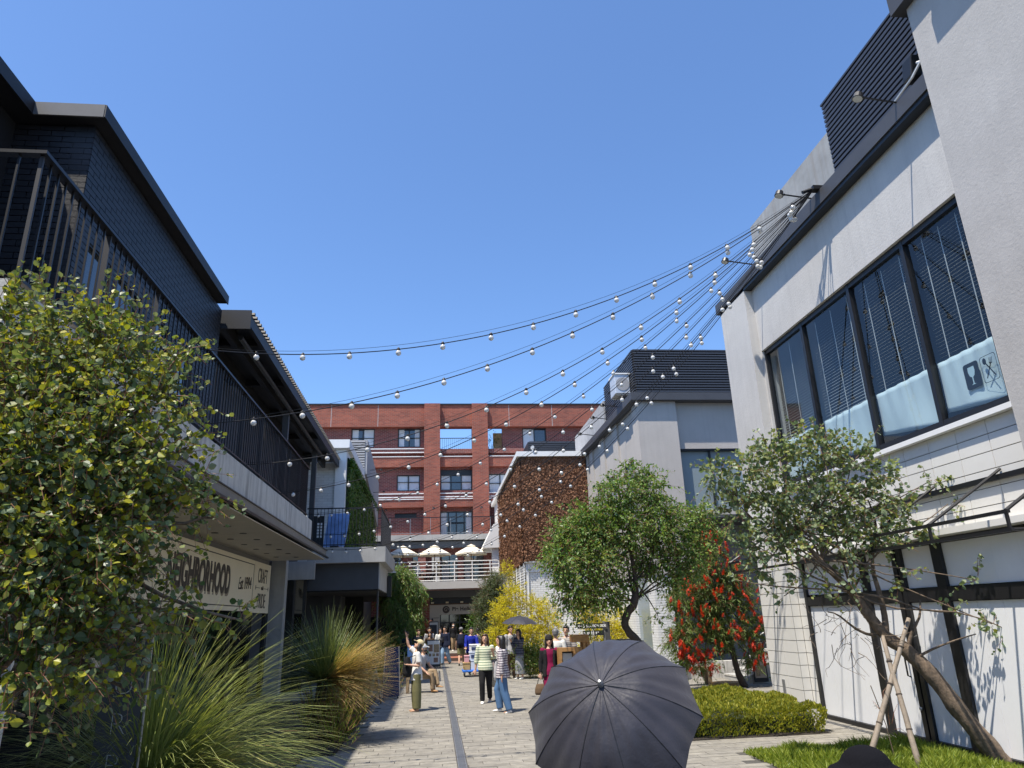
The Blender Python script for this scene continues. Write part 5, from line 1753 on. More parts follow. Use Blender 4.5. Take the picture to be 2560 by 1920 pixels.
# ================================================================ festoon lights from one anchor on the right cornice
m_cable = M('black_cable', (.010, .010, .012), .5)
m_bulb = M('pearl_bulb_glass', (.80, .80, .78), .08, trans=.25, coat=.5, spec=.6)
b_ = MB().ell((0, 0, -.062), .044, .044, .046, 12, 10)
BULB = b_.mesh('bulb', m_bulb, True)
k_ = MB().tube([(0, 0, .03), (0, 0, .018), (0, 0, -.012), (0, 0, -.028)], [.010, .020, .027, .022], 8)
k_.tube([(-.03, 0, .0), (.03, 0, .0)], .012, 5)
SOCK = k_.mesh('socket', m_cable)
ANCH = Vector((7.22, 10.93, 9.67))
ab = thing('cable_anchor', 'black bracket on the right cornice where all the bulb strings gather', 'bracket', (7.25, 10.93, 9.62))
bx('bracket_plate', m_black, ab, 7.15, 7.5, 10.85, 11.0, 9.61, 9.69)
MB().tube([ANCH, ANCH + Vector((-.25, .02, -.09))], .035, 8).build('cable_bundle', m_cable, ab)


def festoon(label, B, sag, gap=.78, start=.55, A=None):
    A = A or ANCH
    B = Vector(B)
    t = thing('bulb_string', label, 'string lights', B, 'bulb strings fanning from the right cornice')
    L = (B - A).length
    n = 40
    P = lambda u: A.lerp(B, u) - Vector((0, 0, 4 * sag * u * (1 - u)))
    MB().tube([P(i / n) for i in range(n + 1)], .0085, 5).build('cable', m_cable, t)
    MB().tube([P(i / n) + Vector((0, 0, .035 + .05 * math.sin(math.pi * i / n))) for i in range(n + 1)], .0035, 4).build('support_wire', m_cable, t)
    s = start
    k = 0
    while s < L - .15:
        u = s / L
        p = P(u)
        d = P(min(1, u + .01)) - P(max(0, u - .01))
        q = Quaternion((0, 0, 1), math.atan2(d.y, d.x)) @ Quaternion((1, 0, 0), rnd.uniform(-.25, .25))
        inst('socket', SOCK, t, p, None, q)
        inst('bulb', BULB, t, p, None, q)
        s += gap * rnd.uniform(.93, 1.07)
        k += 1
    return t


festoon('highest bulb string, reaching the near balcony rail at left', (-3.6, 10.49, 6.1), 1.15)
festoon('second bulb string, ending low on the balcony beside the eucalyptus', (-3.58, 10.84, 5.0), .95)
festoon('third bulb string, ending midway along the concrete balcony', (-3.58, 13.6, 4.95), 1.2, .8)
festoon('fourth bulb string, ending near the far end of the concrete balcony', (-3.58, 16.8, 4.95), 1.25, .82)
festoon('fifth bulb string, ending at the top rail before the white brick wall', (-4.45, 25.02, 5.63), 1.6, .9)
festoon('sixth bulb string, crossing low in front of the blue poster', (-4.0, 24.98, 4.93), 1.75, .9)
festoon('seventh bulb string, running along the projecting balcony slab', (-4.05, 24.9, 4.48), 2.05, .9)
festoon('eighth bulb string, meeting the side rail of the projecting balcony', (-1.8, 26.5, 4.7), 1.9, .95)
festoon('ninth bulb string, drooping just above the terrace parasols', (-1.8, 29.85, 4.74), 2.05, .95)
festoon('lowest bulb string, drooping to the white terrace rail', (-1.8, 32.9, 4.68), 2.35, 1.0)

# ================================================================ things in the lane
# direction sign
sp_ = thing('direction_sign', 'grey post with black boards reading STATION SIDE and SEA SIDE', 'sign', (4.64, 20, 0))
pm = M('grey_sign_post', (.22, .22, .22), .6, vary=.15)
bx('post', pm, sp_, 4.58, 4.62, 19.95, 20.05, 0, 1.86)
bx('post', M('dark_sign_post', (.07, .07, .072), .6), sp_, 4.62, 4.76, 19.96, 20.04, 0, 1.845)
mkw = M('sign_white', (.82, .82, .8), .6)
kb_ = M('sign_black', (.022, .024, .024), .5)
def board(x0, x1, z0, z1, s, size, left):
    b = bx('sign_arm', kb_, sp_, x0, x1, 19.93, 19.97, z0, z1)
    y = 19.925
    zc = (z0 + z1) / 2
    if s:
        text(s, size, mkw, b, ((x0 + .24) if left == 1 else (x0 + .26 if left == 0 else x0 + .36), y, zc - size * .36), (1, 0, 0), bold=.004, ext=.002)
    return b, y, zc
def arrow(b, x, y, z, dx, dz, L=.10):
    d = Vector((dx, 0, dz)).normalized()
    m = MB()
    p = Vector((x, y, z))
    m.tube([p - d * L / 2, p + d * L / 2], .007, 4)
    for a in (.75, -.75):
        e = Vector((d.x * math.cos(a) - d.z * math.sin(a), 0, d.x * math.sin(a) + d.z * math.cos(a)))
        m.tube([p + d * L / 2, p + d * L / 2 - e * L * .5], .007, 4)
    m.build('arrow', mkw, b)
def figure_icon(b, x, y, z, h=.11):
    m = MB()
    m.ell((x, y, z + h * .42), h * .11, .003, h * .11, 8, 6)
    m.box(x - h * .14, x + h * .14, y - .003, y, z - h * .1, z + h * .27)
    m.box(x - h * .12, x - h * .02, y - .003, y, z - h * .5, z - h * .1)
    m.box(x + h * .02, x + h * .12, y - .003, y, z - h * .5, z - h * .1)
    m.build('pictogram', mkw, b)
b, y, zc = board(3.86, 4.58, 1.685, 1.815, 'STATION SIDE', .085, 1)
arrow(b, 3.93, y, zc, -1, 0)
bx('pictogram', mkw, b, 4.01, 4.055, y - .002, y, zc - .05, zc + .05)
b, y, zc = board(4.0, 4.58, 1.50, 1.63, '', .08, 0)
text('2F', .08, mkw, b, (4.10, y, zc - .03), (1, 0, 0), bold=.004, ext=.002)
arrow(b, 4.05, y, zc, -.7, .7, .07)
for x_ in (4.24, 4.29):
    figure_icon(b, x_, y, zc)
bx('pictogram', mkw, b, 4.35, 4.38, y - .002, y, zc - .03, zc + .03)
bx('pictogram', mkw, b, 4.40, 4.44, y - .002, y, zc + .01, zc + .03)
b, y, zc = board(4.76, 5.36, 1.25, 1.385, 'SEA SIDE', .085, 0)
b, y, zc = board(4.76, 5.36, 1.085, 1.215, '', .08, 2)
text('B1F', .075, mkw, b, (5.15, y, zc - .03), (1, 0, 0), bold=.004, ext=.002)
arrow(b, 5.32, y, zc, .7, -.7, .06)
for x_ in (4.93, 4.98, 5.05, 5.10):
    figure_icon(b, x_, y, zc)
b, y, zc = board(4.76, 5.30, .92, 1.05, '', .08, 2)

# wooden A-frame display stand with a deep box frame
ws = thing('wooden_display_stand', 'tall oak A-frame display stand with a box frame beside the crimson dress', 'stand', (3.2, 17.5, 0))
ak = M('stand_oak', (.40, .21, .07), .5, vary=.3, vscale=9, bumps=.2, rand=.08)
MB().box(3.22, 3.62, 17.35, 17.75, 1.44, 1.60).build('top_box', ak, ws, bevel=.006)
for x_, s in ((3.50, -.0), (3.60, .35)):
    MB().tube([(x_ + .0, 17.4, 1.44), (x_ + s * .9 - .03, 17.4, 0)], .04, 4).build('leg', ak, ws)
    MB().tube([(x_ + .0, 17.72, 1.44), (x_ + s * .9 - .03, 17.72, 0)], .04, 4).build('leg', ak, ws)
for i in range(5):
    bx('slat', ak, ws, 3.33, 3.44, 17.36, 17.74, .2 + i * .24, .2 + i * .24 + .16)
fb = MB()
for x0, x1, z0, z1 in ((2.86, 2.93, 0, 1.33), (3.20, 3.32, 0, 1.33), (2.93, 3.20, 1.25, 1.33), (2.93, 3.20, 0, .08)):
    bx('frame_board', ak, ws, x0, x1, 17.2, 17.5, z0 + .0, z1)
bx('frame_sheet', m_curtain, ws, 2.98, 3.2, 17.42, 17.44, .08, 1.2)
bx('frame_sheet', m_black, ws, 3.10, 3.16, 17.41, 17.42, .85, 1.05)
bx('frame_back', m_greypaint, ws, 2.93, 3.2, 17.46, 17.48, .08, 1.25)
MB().tube([(3.7, 17.6, 1.30), (4.0, 17.6, 0)], .05, 4).build('leg', M('grey_wood', (.25, .21, .17), .7), ws)

# wooden bench at left where the man sits
def bench(label, x0, x1, y0, y1, h, leg=.09):
    t = thing('wooden_bench', label, 'bench', ((x0 + x1) / 2, (y0 + y1) / 2, 0), 'wooden benches')
    wm = M('bench_wood', (.33, .235, .14), .6, vary=.3, vscale=9, rand=.08)
    n = 4
    for i in range(n):
        a = y0 + (y1 - y0) * i / n
        bx('seat_slat', wm, t, x0, x1, a + .004, a + (y1 - y0) / n - .004, h - .09, h)
    for x_ in (x0, x1 - leg):
        for y_ in (y0, y1 - leg):
            bx('leg', wm, t, x_, x_ + leg, y_, y_ + leg, 0, h - .092)
bench('wooden bench under the man with the white cap', -.85, .02, 22.75, 23.2, .46)
bench('low wooden bench before the grey wall by the flowering tree', 6.75, 7.95, 21.2, 21.6, .50)
pf = thing('round_wooden_lid', 'flat round wooden lid on the paving behind the hedge', 'lid', (8.3, 21.0, 0))
MB().tube([(8.3, 21.0, 0), (8.3, 21.0, .09)], .42, 22).build('disc', m_wood, pf)

# blue A-frame panel and metal stand at left
bp = thing('blue_panel_sign', 'tall dark blue A-frame panel on wheels beside the planting bed', 'sign', (-1.2, 21.3, 0))
bl_ = M('dark_blue_panel', (.006, .018, .07), .8, vary=.15, spec=.2)
MB().add([(-1.42, 21.1, .06), (-.98, 21.55, .06), (-1.03, 21.72, 1.34), (-1.36, 21.38, 1.34), (-1.46, 21.14, .06), (-1.02, 21.6, .06), (-1.06, 21.75, 1.34), (-1.39, 21.41, 1.34)],
         [(0, 1, 2, 3), (7, 6, 5, 4), (0, 3, 7, 4), (1, 5, 6, 2), (3, 2, 6, 7), (0, 4, 5, 1)]).build('panel', bl_, bp)
MB().tube([(-.97, 21.55, .05), (-1.02, 21.72, 1.35)], .014, 5).build('edge_strip', m_steel, bp)
MB().tube([(-1.43, 21.09, .05), (-1.37, 21.37, 1.35)], .014, 5).build('edge_strip', m_steel, bp)
for x_, y_ in ((-1.4, 21.15), (-1.02, 21.55)):
    MB().tube([(x_ - .015, y_, .035), (x_ + .015, y_, .035)], .035, 10).build('wheel', m_black, bp)
mst = thing('metal_stand', 'thin black and silver folding stand leaning beside the blue panel', 'stand', (-1.42, 20.4, 0))
MB().tube([(-1.40, 20.4, 0), (-1.62, 20.4, .95), (-1.66, 20.4, 1.05), (-1.62, 20.4, 1.08)], .016, 6).build('leg', m_black, mst)
MB().tube([(-1.36, 20.45, 0), (-1.58, 20.45, .95)], .012, 6).build('leg', m_steel, mst)
MB().tube([(-2.0, 20.4, .3), (-1.62, 20.4, 1.02)], .010, 6).build('stay', m_steel, mst)
wpl = thing('white_planter', 'pale square planter behind the agaves', 'planter', (-2.2, 16.3, .05))
bx('planter_box', m_concl, wpl, -2.35, -2.0, 16.2, 16.6, .05, .45, bevel=.01)

# menu boards
def aboard(label, x, y, w_, h, mat, rows, lean=.08, border=m_black):
    t = thing('menu_board', label, 'menu board', (x, y, 0), 'standing menu boards')
    def pl(x0, x1, z0, z1, off, m, nm, dep=.02):
        f = lambda z: y + lean * z + off
        return MB().add([(x0, f(z0), z0), (x1, f(z0), z0), (x1, f(z1), z1), (x0, f(z1), z1), (x0, f(z0) + dep, z0), (x1, f(z0) + dep, z0), (x1, f(z1) + dep, z1), (x0, f(z1) + dep, z1)],
                        [(0, 1, 2, 3), (7, 6, 5, 4), (0, 3, 7, 4), (1, 5, 6, 2), (3, 2, 6, 7), (0, 4, 5, 1)]).build(nm, m, t)
    pl(x - w_ / 2, x + w_ / 2, .05, h, 0, border, 'frame')
    pl(x - w_ / 2 + .04, x + w_ / 2 - .04, .16, h - .04, -.006, mat, 'sheet', .004)
    for x_ in (x - w_ / 2, x + w_ / 2 - .03):
        MB().tube([(x_ + .015, y + .55, 0), (x_ + .015, y + lean * h, h)], .016, 5).build('leg', border, t)
    cols = [(.42, .24, .16), (.52, .38, .22), (.36, .24, .17), (.58, .46, .24), (.46, .30, .2)]
    for i, (u0, u1, v0, v1) in enumerate(rows):
        c = cols[i % 5]
        pl(x - w_ / 2 + .04 + u0 * (w_ - .08), x - w_ / 2 + .04 + u1 * (w_ - .08), .16 + v0 * (h - .2), .16 + v1 * (h - .2), -.010, M('food_print_%d' % (i % 5), c, .5, vary=.7, vscale=22), 'picture', .003)
aboard('white menu board with food pictures standing behind the seated man', -.05, 33.8, .62, 1.18, m_white, [(.05, .42, .55, .85), (.5, .95, .5, .85), (.08, .3, .34, .46), (.4, .62, .34, .46), (.7, .92, .34, .46), (.5, .85, .08, .28)])
aboard('narrow brown menu board with food pictures at the foot of the stair', 9.35, 21.0, .42, 1.15, M('menu_brown', (.50, .38, .29), .6), [(.05, .95, .9, .99), (.1, .9, .6, .85), (.1, .55, .35, .56), (.5, .9, .1, .35), (.1, .45, .05, .3)])
bbd = thing('pale_blue_board', 'pale blue board standing in the shade behind the woman in a straw cap', 'sign', (-.75, 26.5, 0))
bx('panel', M('sky_blue_board', (.24, .42, .72), .5), bbd, -.95, -.62, 26.5, 26.54, .2, 1.22)
bx('foot', m_steel, bbd, -.9, -.7, 26.45, 26.7, 0, .05)
MB().tube([(-1.05, 26.2, 0), (-1.05, 26.2, 1.0)], .015, 6).build('post', m_steel, bbd)

# platform trolley with boxes
ct = thing('platform_trolley', 'blue platform trolley with a tall handle pushed down the lane', 'trolley', (1.42, 28.3, 0))
cb = M('trolley_blue', (.03, .16, .62), .45)
bx('deck', cb, ct, 1.02, 1.82, 27.9, 28.75, .17, .24, bevel=.02)
for x_ in (1.10, 1.74):
    for y_ in (28.0, 28.65):
        MB().tube([(x_ - .02, y_, .06), (x_ + .02, y_, .06)], .06, 12).build('wheel', m_black, ct)
        bx('caster', m_steel, ct, x_ - .03, x_ + .03, y_ - .02, y_ + .02, .11, .17)
MB().tube([(1.08, 28.72, .2), (1.08, 28.76, 1.0), (1.76, 28.76, 1.0), (1.76, 28.72, .2)], .018, 6).build('handle', m_black, ct)
g_b = 'boxes on the blue trolley'
def crate(label, x0, x1, y0, y1, z0, z1, m, strip=None):
    t = thing('storage_box', label, 'box', ((x0 + x1) / 2, (y0 + y1) / 2, z0), g_b)
    bx('box_body', m, t, x0, x1, y0, y1, z0, z1 - .04, bevel=.01)
    bx('lid', m, t, x0 - .012, x1 + .012, y0 - .012, y1 + .012, z1 - .04, z1, bevel=.008)
    if strip:
        bx('print', strip, t, x0 + .06, x1 - .06, y0 - .016, y0 - .013, z0 + (z1 - z0) * .25, z0 + (z1 - z0) * .65)
pc = M('pale_plastic_box', (.56, .62, .74), .35)
crate('clear pale blue plastic box at the bottom of the trolley load', 1.33, 1.76, 27.98, 28.5, .24, .58, pc)
crate('pale plastic box with dark print in the middle of the trolley load', 1.28, 1.74, 28.0, 28.5, .58, .86, pc, M('navy_print', (.03, .05, .14), .5))
crate('pale plastic box with dark window at the top of the trolley load', 1.30, 1.72, 28.02, 28.5, .86, 1.12, m_white, M('navy_print', (.03, .05, .14), .5))
crate('small brown cardboard box on the left of the trolley deck', 1.05, 1.30, 27.98, 28.4, .24, .50, M('cardboard', (.42, .29, .13), .8))
crate('small pink and white box on the cardboard box', 1.10, 1.27, 28.0, 28.3, .50, .74, M('pink_card', (.62, .33, .36), .6))
# street furniture seen through the left leaves: a dark banner with outlined white letters
m_lgrey_print = M('pale_print', (.42, .42, .42), .7)
bn = thing('dark_banner', 'dark upright banner with white outlined letters behind the left foliage', 'banner', (-2.75, 7.2, 0))
bx('banner_cloth', m_greypaint, bn, -2.98, -2.62, 7.2, 7.22, .2, 1.95)
MB().tube([(-2.59, 7.21, 0), (-2.59, 7.21, 2.0)], .012, 6).build('pole', m_steel, bn)
for s__, z_ in (('U', 1.50), ('R', 1.17), ('P', .84)):
    text(s__, .27, m_lgrey_print, bn, (-2.88, 7.195, z_), (1, 0, 0), ext=.002, bold=-.009)
pb_ = thing('grey_notice_panel', 'plain light grey panel at the lower left edge behind the leaves', 'panel', (-3.7, 6.2, 0))
bx('panel', M('light_grey_board', (.62, .62, .61), .7, vary=.1), pb_, -4.5, -3.25, 6.2, 6.25, .2, 1.85)
for x_ in (-4.3, -3.4):
    bx('foot', m_steel, pb_, x_ - .02, x_ + .02, 6.1, 6.4, 0, .2)

# ================================================================ people
GROWN = []
SKIN = M('skin', (.56, .33, .225), .5, vary=.06, vscale=12)
HAIRK = M('black_hair', (.012, .010, .010), .4, sheen=.1)
HAIRB = M('brown_hair', (.055, .026, .014), .42)
HAIRG = M('grey_hair', (.13, .13, .135), .5)
EYE = M('eye_dark', (.02, .012, .01), .3)
LIP = M('lip', (.36, .10, .085), .5)
TEETH = M('teeth', (.75, .72, .66), .4)


def cloth(name, col, **k):
    return M(name, col, .85, vary=.18, vscale=9, bumps=.25, bscale=18, spec=.25, **k)


def M_stripe(name, a, b, pitch):
    if name in MATS:
        return MATS[name]
    m, n, p = nodes_of(name)
    s = n.nodes.new('ShaderNodeSeparateXYZ')
    lk(n, coords(n, 'Object'), s.inputs[0])
    mu = n.nodes.new('ShaderNodeMath')
    mu.operation = 'MULTIPLY'
    mu.inputs[1].default_value = 1 / pitch
    lk(n, s.outputs[2], mu.inputs[0])
    fr = n.nodes.new('ShaderNodeMath')
    fr.operation = 'FRACT'
    lk(n, mu.outputs[0], fr.inputs[0])
    gt = n.nodes.new('ShaderNodeMath')
    gt.operation = 'GREATER_THAN'
    gt.inputs[1].default_value = .62
    lk(n, fr.outputs[0], gt.inputs[0])
    lk(n, mixc(n, gt.outputs[0], a, b), p.inputs['Base Color'])
    p.inputs['Roughness'].default_value = .9
    MATS[name] = m
    return m


def M_plaid(name, a, b, pitch):
    if name in MATS:
        return MATS[name]
    m, n, p = nodes_of(name)
    s = n.nodes.new('ShaderNodeSeparateXYZ')
    lk(n, coords(n, 'Object'), s.inputs[0])
    fs = []
    for sock in (0, 2):
        ad = n.nodes.new('ShaderNodeMath')
        ad.operation = 'MULTIPLY_ADD'
        ad.inputs[1].default_value = 1 / pitch
        ad.inputs[2].default_value = .3
        if sock == 0:
            q = n.nodes.new('ShaderNodeMath')
            q.operation = 'ADD'
            lk(n, s.outputs[0], q.inputs[0])
            lk(n, s.outputs[1], q.inputs[1])
            lk(n, q.outputs[0], ad.inputs[0])
        else:
            lk(n, s.outputs[sock], ad.inputs[0])
        fr = n.nodes.new('ShaderNodeMath')
        fr.operation = 'FRACT'
        lk(n, ad.outputs[0], fr.inputs[0])
        g = n.nodes.new('ShaderNodeMath')
        g.operation = 'GREATER_THAN'
        g.inputs[1].default_value = .58
        lk(n, fr.outputs[0], g.inputs[0])
        fs.append(g.outputs[0])
    c = mixc(n, fs[0], a, tuple((x + y) / 2 for x, y in zip(a, b)))
    c = mixc(n, fs[1], c, tuple(y * .9 for y in b))
    lk(n, c, p.inputs['Base Color'])
    p.inputs['Roughness'].default_value = .9
    MATS[name] = m
    return m


def grow(mb, name, mat, parent, voxel=.013, smooth=4):
    o = mb.build(name, mat, parent, smooth=True)
    r = o.modifiers.new('remesh', 'REMESH')
    r.mode = 'VOXEL'
    r.voxel_size = voxel
    r.use_smooth_shade = True
    s = o.modifiers.new('smooth', 'SMOOTH')
    s.factor = .5
    s.iterations = smooth
    GROWN.append(o)
    return o


Z = Vector((0, 0, 1))


def person(label, loc, face, H, arms, legs, top, bottom, hair, shoes, lean=(0, 0), look=(0, 0), hem=.46, sleeve='long', width=1.0, wide=1.0,
           skirt_z=None, far=False, seat=None, hat=None, mask=False, jacket=None, group=None, mouth=True, skin=None):
    """face: degrees, 0 looks at the camera. arms/legs: ((upper dir, lower dir) right, left) in the person's own frame (front = -y, their right = -x)"""
    t = thing('person', label, 'person', loc, group)
    LOCAL.add(t.name)
    t.rotation_euler = (0, 0, R(face))
    hipz = seat if seat else .525 * H
    sp = Vector((lean[0], lean[1], 1)).normalized()           # spine
    pel = Vector((0, 0, hipz))
    fwd = Vector((0, -1, 0))
    X = Vector((1, 0, 0))
    def S(k):
        return pel + sp * (k - .525) * H
    rings = [(.475, .080, .062), (.525, .092 * (1 if wide < 2 else 1), .068), (.58, .084, .062), (.63, .076, .056), (.70, .084, .062), (.755, .094, .066), (.80, .090, .056), (.828, .060, .045), (.85, .036, .036)]
    def torso(mb, grow_=0., k0=.47, k1=.86, fl=0.):
        out = []
        ks = [r for r in rings if k0 - .03 <= r[0] <= k1]
        if ks[0][0] > k0 + .01:
            ks = [(k0, ks[0][1], ks[0][2])] + ks
        for k, a, b in ks:
            f = fl * max(0, (.66 - k)) 
            out.append((S(k), X, Vector((0, 1, 0)), (a * width + f) * H + grow_, (b + f * .8) * H + grow_))
        mb.loft(out, 16)
    nk = S(.85)
    hp = R(look[1])
    hy = R(look[0])
    hrot = Quaternion(Z, hy) @ Quaternion(X, -hp)             # yaw, then nod (positive = up)
    hc = nk + sp * .022 * H + (hrot @ Vector((0, -.014 * H, .062 * H)))
    def hd(v):
        return hc + hrot @ (Vector(v) * H)
    # ---- limbs
    sh = [S(.805) + X * s * .104 * width * H for s in (-1, 1)]
    arm_j = []
    for i in (0, 1):
        u, l = [Vector(q).normalized() for q in arms[i]]
        e = sh[i] + u * .172 * H
        wv = e + l * .145 * H
        arm_j.append((sh[i], e, wv, l))
    leg_j = []
    for i in (0, 1):
        u, l = [Vector(q).normalized() for q in legs[i]]
        h_ = pel + X * (-1, 1)[i] * .050 * H
        k_ = h_ + u * .245 * H
        a_ = k_ + l * .232 * H
        leg_j.append((h_, k_, a_))
    # drop or lift so that the lower foot stands on the ground
    if not seat:
        low = min(j[2].z for j in leg_j) - .048 * H
        t.location.z = loc[2] - low
    sk = skin or SKIN
    # ---- body: one continuous surface
    b = MB()
    torso(b)
    b.loft([(S(.83), X, Vector((0, 1, 0)), .036 * H, .036 * H), (nk, X, Vector((0, 1, 0)), .030 * H, .032 * H), (hd((0, .012, -.03)), X, Vector((0, 1, 0)), .029 * H, .031 * H)], 10)
    b.ell(hd((0, .004, .014)), .0475 * H, .056 * H, .056 * H, 14, 10, hrot)
    b.ell(hd((0, -.010, -.022)), .038 * H, .042 * H, .046 * H, 12, 8, hrot)
    b.ell(hd((0, -.045, -.054)), .018 * H, .013 * H, .012 * H, 8, 6, hrot)
    b.loft([(hd((0, -.050, .008)), hrot @ X, hrot @ fwd, .006 * H, .008 * H), (hd((0, -.060, -.016)), hrot @ X, hrot @ fwd, .010 * H, .010 * H), (hd((0, -.052, -.024)), hrot @ X, hrot @ fwd, .009 * H, .006 * H)], 8)
    for s in (-1, 1):
        b.ell(hd((s * .049, .008, -.008)), .007 * H, .014 * H, .019 * H, 8, 6, hrot)
    for (s_, e, wv, l) in arm_j:
        b.tube([s_, s_.lerp(e, .5), e, e.lerp(wv, .35), wv], [.030 * H, .027 * H, .023 * H, .024 * H, .016 * H], 10)
        # hand: palm, four fingers, thumb
        side = l.cross(fwd)
        side = side.normalized() if side.length > .2 else X
        nrm = side.cross(l).normalized()
        pm_ = wv + l * .028 * H
        b.loft([(wv, side, nrm, .015 * H, .012 * H), (pm_, side, nrm, .025 * H, .012 * H), (wv + l * .055 * H, side, nrm, .024 * H, .010 * H)], 10)
        for q in range(4):
            o_ = side * (q - 1.5) * .0125 * H
            p0 = wv + l * .050 * H + o_
            Lf = (.040, .047, .044, .034)[q] * H
            p1 = p0 + (l + nrm * .12).normalized() * Lf * .5
            p2 = p1 + (l + nrm * -.55).normalized() * Lf * .5
            b.tube([p0, p1, p2], [.0068 * H, .006 * H, .005 * H], 6)
        b.tube([wv + l * .018 * H + side * .018 * H, wv + l * .040 * H + side * .036 * H, wv + l * .062 * H + side * .040 * H], [.008 * H, .007 * H, .0055 * H], 6)
    for (h_, k_, a_) in leg_j:
        b.tube([h_, h_.lerp(k_, .5), k_, k_.lerp(a_, .35), a_, a_ + Vector((0, 0, -.02 * H))], [.052 * H, .045 * H, .034 * H, .034 * H, .021 * H, .022 * H], 10)
        b.loft([(a_ + Vector((0, .012, -.038)) * H, X, Z, .019 * H, .011 * H), (a_ + Vector((0, -.04, -.038)) * H, X, Z, .023 * H, .010 * H), (a_ + Vector((0, -.085, -.041)) * H, X, Z, .019 * H, .006 * H)], 8)
    grow(b, 'body', sk, t, .0125 if not far else .016, 4)
    # ---- face
    if not far:
        for s in (-1, 1):
            MB().ell(hd((s * .019, -.0475, .004)), .0065 * H, .003 * H, .0028 * H, 8, 6, hrot).build('eye', EYE, t)
            MB().ell(hd((s * .019, -.0475, .019)), .011 * H, .003 * H, .0014 * H, 8, 6, hrot).build('eyebrow', EYE, t)
        if mouth:
            MB().ell(hd((0, -.0535, -.037)), .0145 * H, .004 * H, .0038 * H, 8, 6, hrot).build('mouth', LIP, t)
    if mask:
        mk = MB().ell(hd((0, -.026, -.030)), .040 * H, .038 * H, .028 * H, 12, 8, hrot)
        mk.build('face_mask', m_black if mask == 'black' else m_white, t, smooth=True)
    # ---- hair
    style, hm = hair
    hb = MB()
    hb.ell(hd((0, .012, .026)), .054 * H, .058 * H, .055 * H, 14, 10, hrot)
    if style == 'short':
        hb.ell(hd((0, .030, .000)), .047 * H, .040 * H, .045 * H, 12, 8, hrot)
        hb.ell(hd((0, -.022, .052)), .040 * H, .032 * H, .022 * H, 12, 8, hrot)
    else:
        hb.ell(hd((0, -.012, .052)), .046 * H, .040 * H, .024 * H, 12, 8, hrot)
        dl = {'bob': .10, 'long': .17, 'bun': .04}[style]
        for s in (-1, 1):
            a0 = hd((s * .040, .016, .03))
            hb.loft([(a0, X, Vector((0, 1, 0)), .018 * H, .034 * H), (hd((s * .052, .012, -.03)), X, Vector((0, 1, 0)), .017 * H, .032 * H),
                     (hd((s * .052, .012, -.03)) - Z * dl * .55 * H, X, Vector((0, 1, 0)), .019 * H, .028 * H), (hd((s * .045, .018, -.03)) - Z * dl * H, X, Vector((0, 1, 0)), .010 * H, .016 * H)], 10)
        hb.loft([(hd((0, .034, .02)), X, Vector((0, 1, 0)), .046 * H, .030 * H), (hd((0, .042, -.03)), X, Vector((0, 1, 0)), .050 * H, .026 * H),
                 (hd((0, .040, -.03)) - Z * dl * .6 * H, X, Vector((0, 1, 0)), .050 * H, .024 * H), (hd((0, .034, -.03)) - Z * dl * 1.05 * H, X, Vector((0, 1, 0)), .034 * H, .016 * H)], 12)
    grow(hb, 'hair', hm, t, .013, 3)
    # ---- hat
    if hat:
        kind, hmat = hat
        h_ = MB()
        if kind == 'cap':
            h_.ell(hd((0, .008, .038)), .060 * H, .064 * H, .052 * H, 16, 10, hrot)
            h_.loft([(hd((0, -.052, .036)), hrot @ X, hrot @ Z, .044 * H, .006 * H), (hd((0, -.085, .030)), hrot @ X, hrot @ Z, .040 * H, .005 * H), (hd((0, -.110, .022)), hrot @ X, hrot @ Z, .020 * H, .004 * H)], 12)
        elif kind == 'beanie':
            h_.ell(hd((0, .010, .040)), .059 * H, .063 * H, .056 * H, 16, 10, hrot)
            h_.loft([(hd((0, .006, .012)), hrot @ X, hrot @ Vector((0, 1, 0)), .056 * H, .062 * H), (hd((0, .008, .034)), hrot @ X, hrot @ Vector((0, 1, 0)), .062 * H, .066 * H)], 16)
        else:   # bucket hat
            Yv = hrot @ Vector((0, 1, 0))
            h_.ell(hd((0, .010, .048)), .064 * H, .068 * H, .050 * H, 18, 12, hrot)
            h_.loft([(hd((0, .004, .030)), hrot @ X, Yv, .100 * H, .104 * H), (hd((0, .006, .038)), hrot @ X, Yv, .098 * H, .102 * H), (hd((0, .006, .052)), hrot @ X, Yv, .066 * H, .070 * H)], 20)
        grow(h_, 'hat', hmat, t, .012, 2)
    # ---- top
    def garment(name, mat, g_, k0, k1, slv, fl):
        c = MB()
        torso(c, g_, k0, k1, fl)
        for i, (s_, e, wv, l) in enumerate(arm_j):
            ra, rb_, rc = .034 * H + g_ * .8, .030 * H + g_, .021 * H + g_ * 1.1
            if slv == 'long':
                end = e.lerp(wv, .90)
                c.tube([s_, s_.lerp(e, .5), e, e.lerp(wv, .5), end], [ra, rb_ + .003, rb_, .026 * H + g_, rc], 10)
            elif slv == 'mid':
                end = e.lerp(wv, .45)
                c.tube([s_, s_.lerp(e, .5), e, end], [ra, rb_ + .004, rb_ + .002, .026 * H + g_], 10)
            elif slv == 'short':
                end = s_.lerp(e, .72)
                c.tube([s_, s_.lerp(e, .4), end], [ra, rb_ + .008, rb_ + .012], 10)
            c.ell(s_, ra, ra, ra, 10, 8)
        return grow(c, name, mat, t, .0135, 4)
    garment('top', top, .013, hem, .835, sleeve, .16)
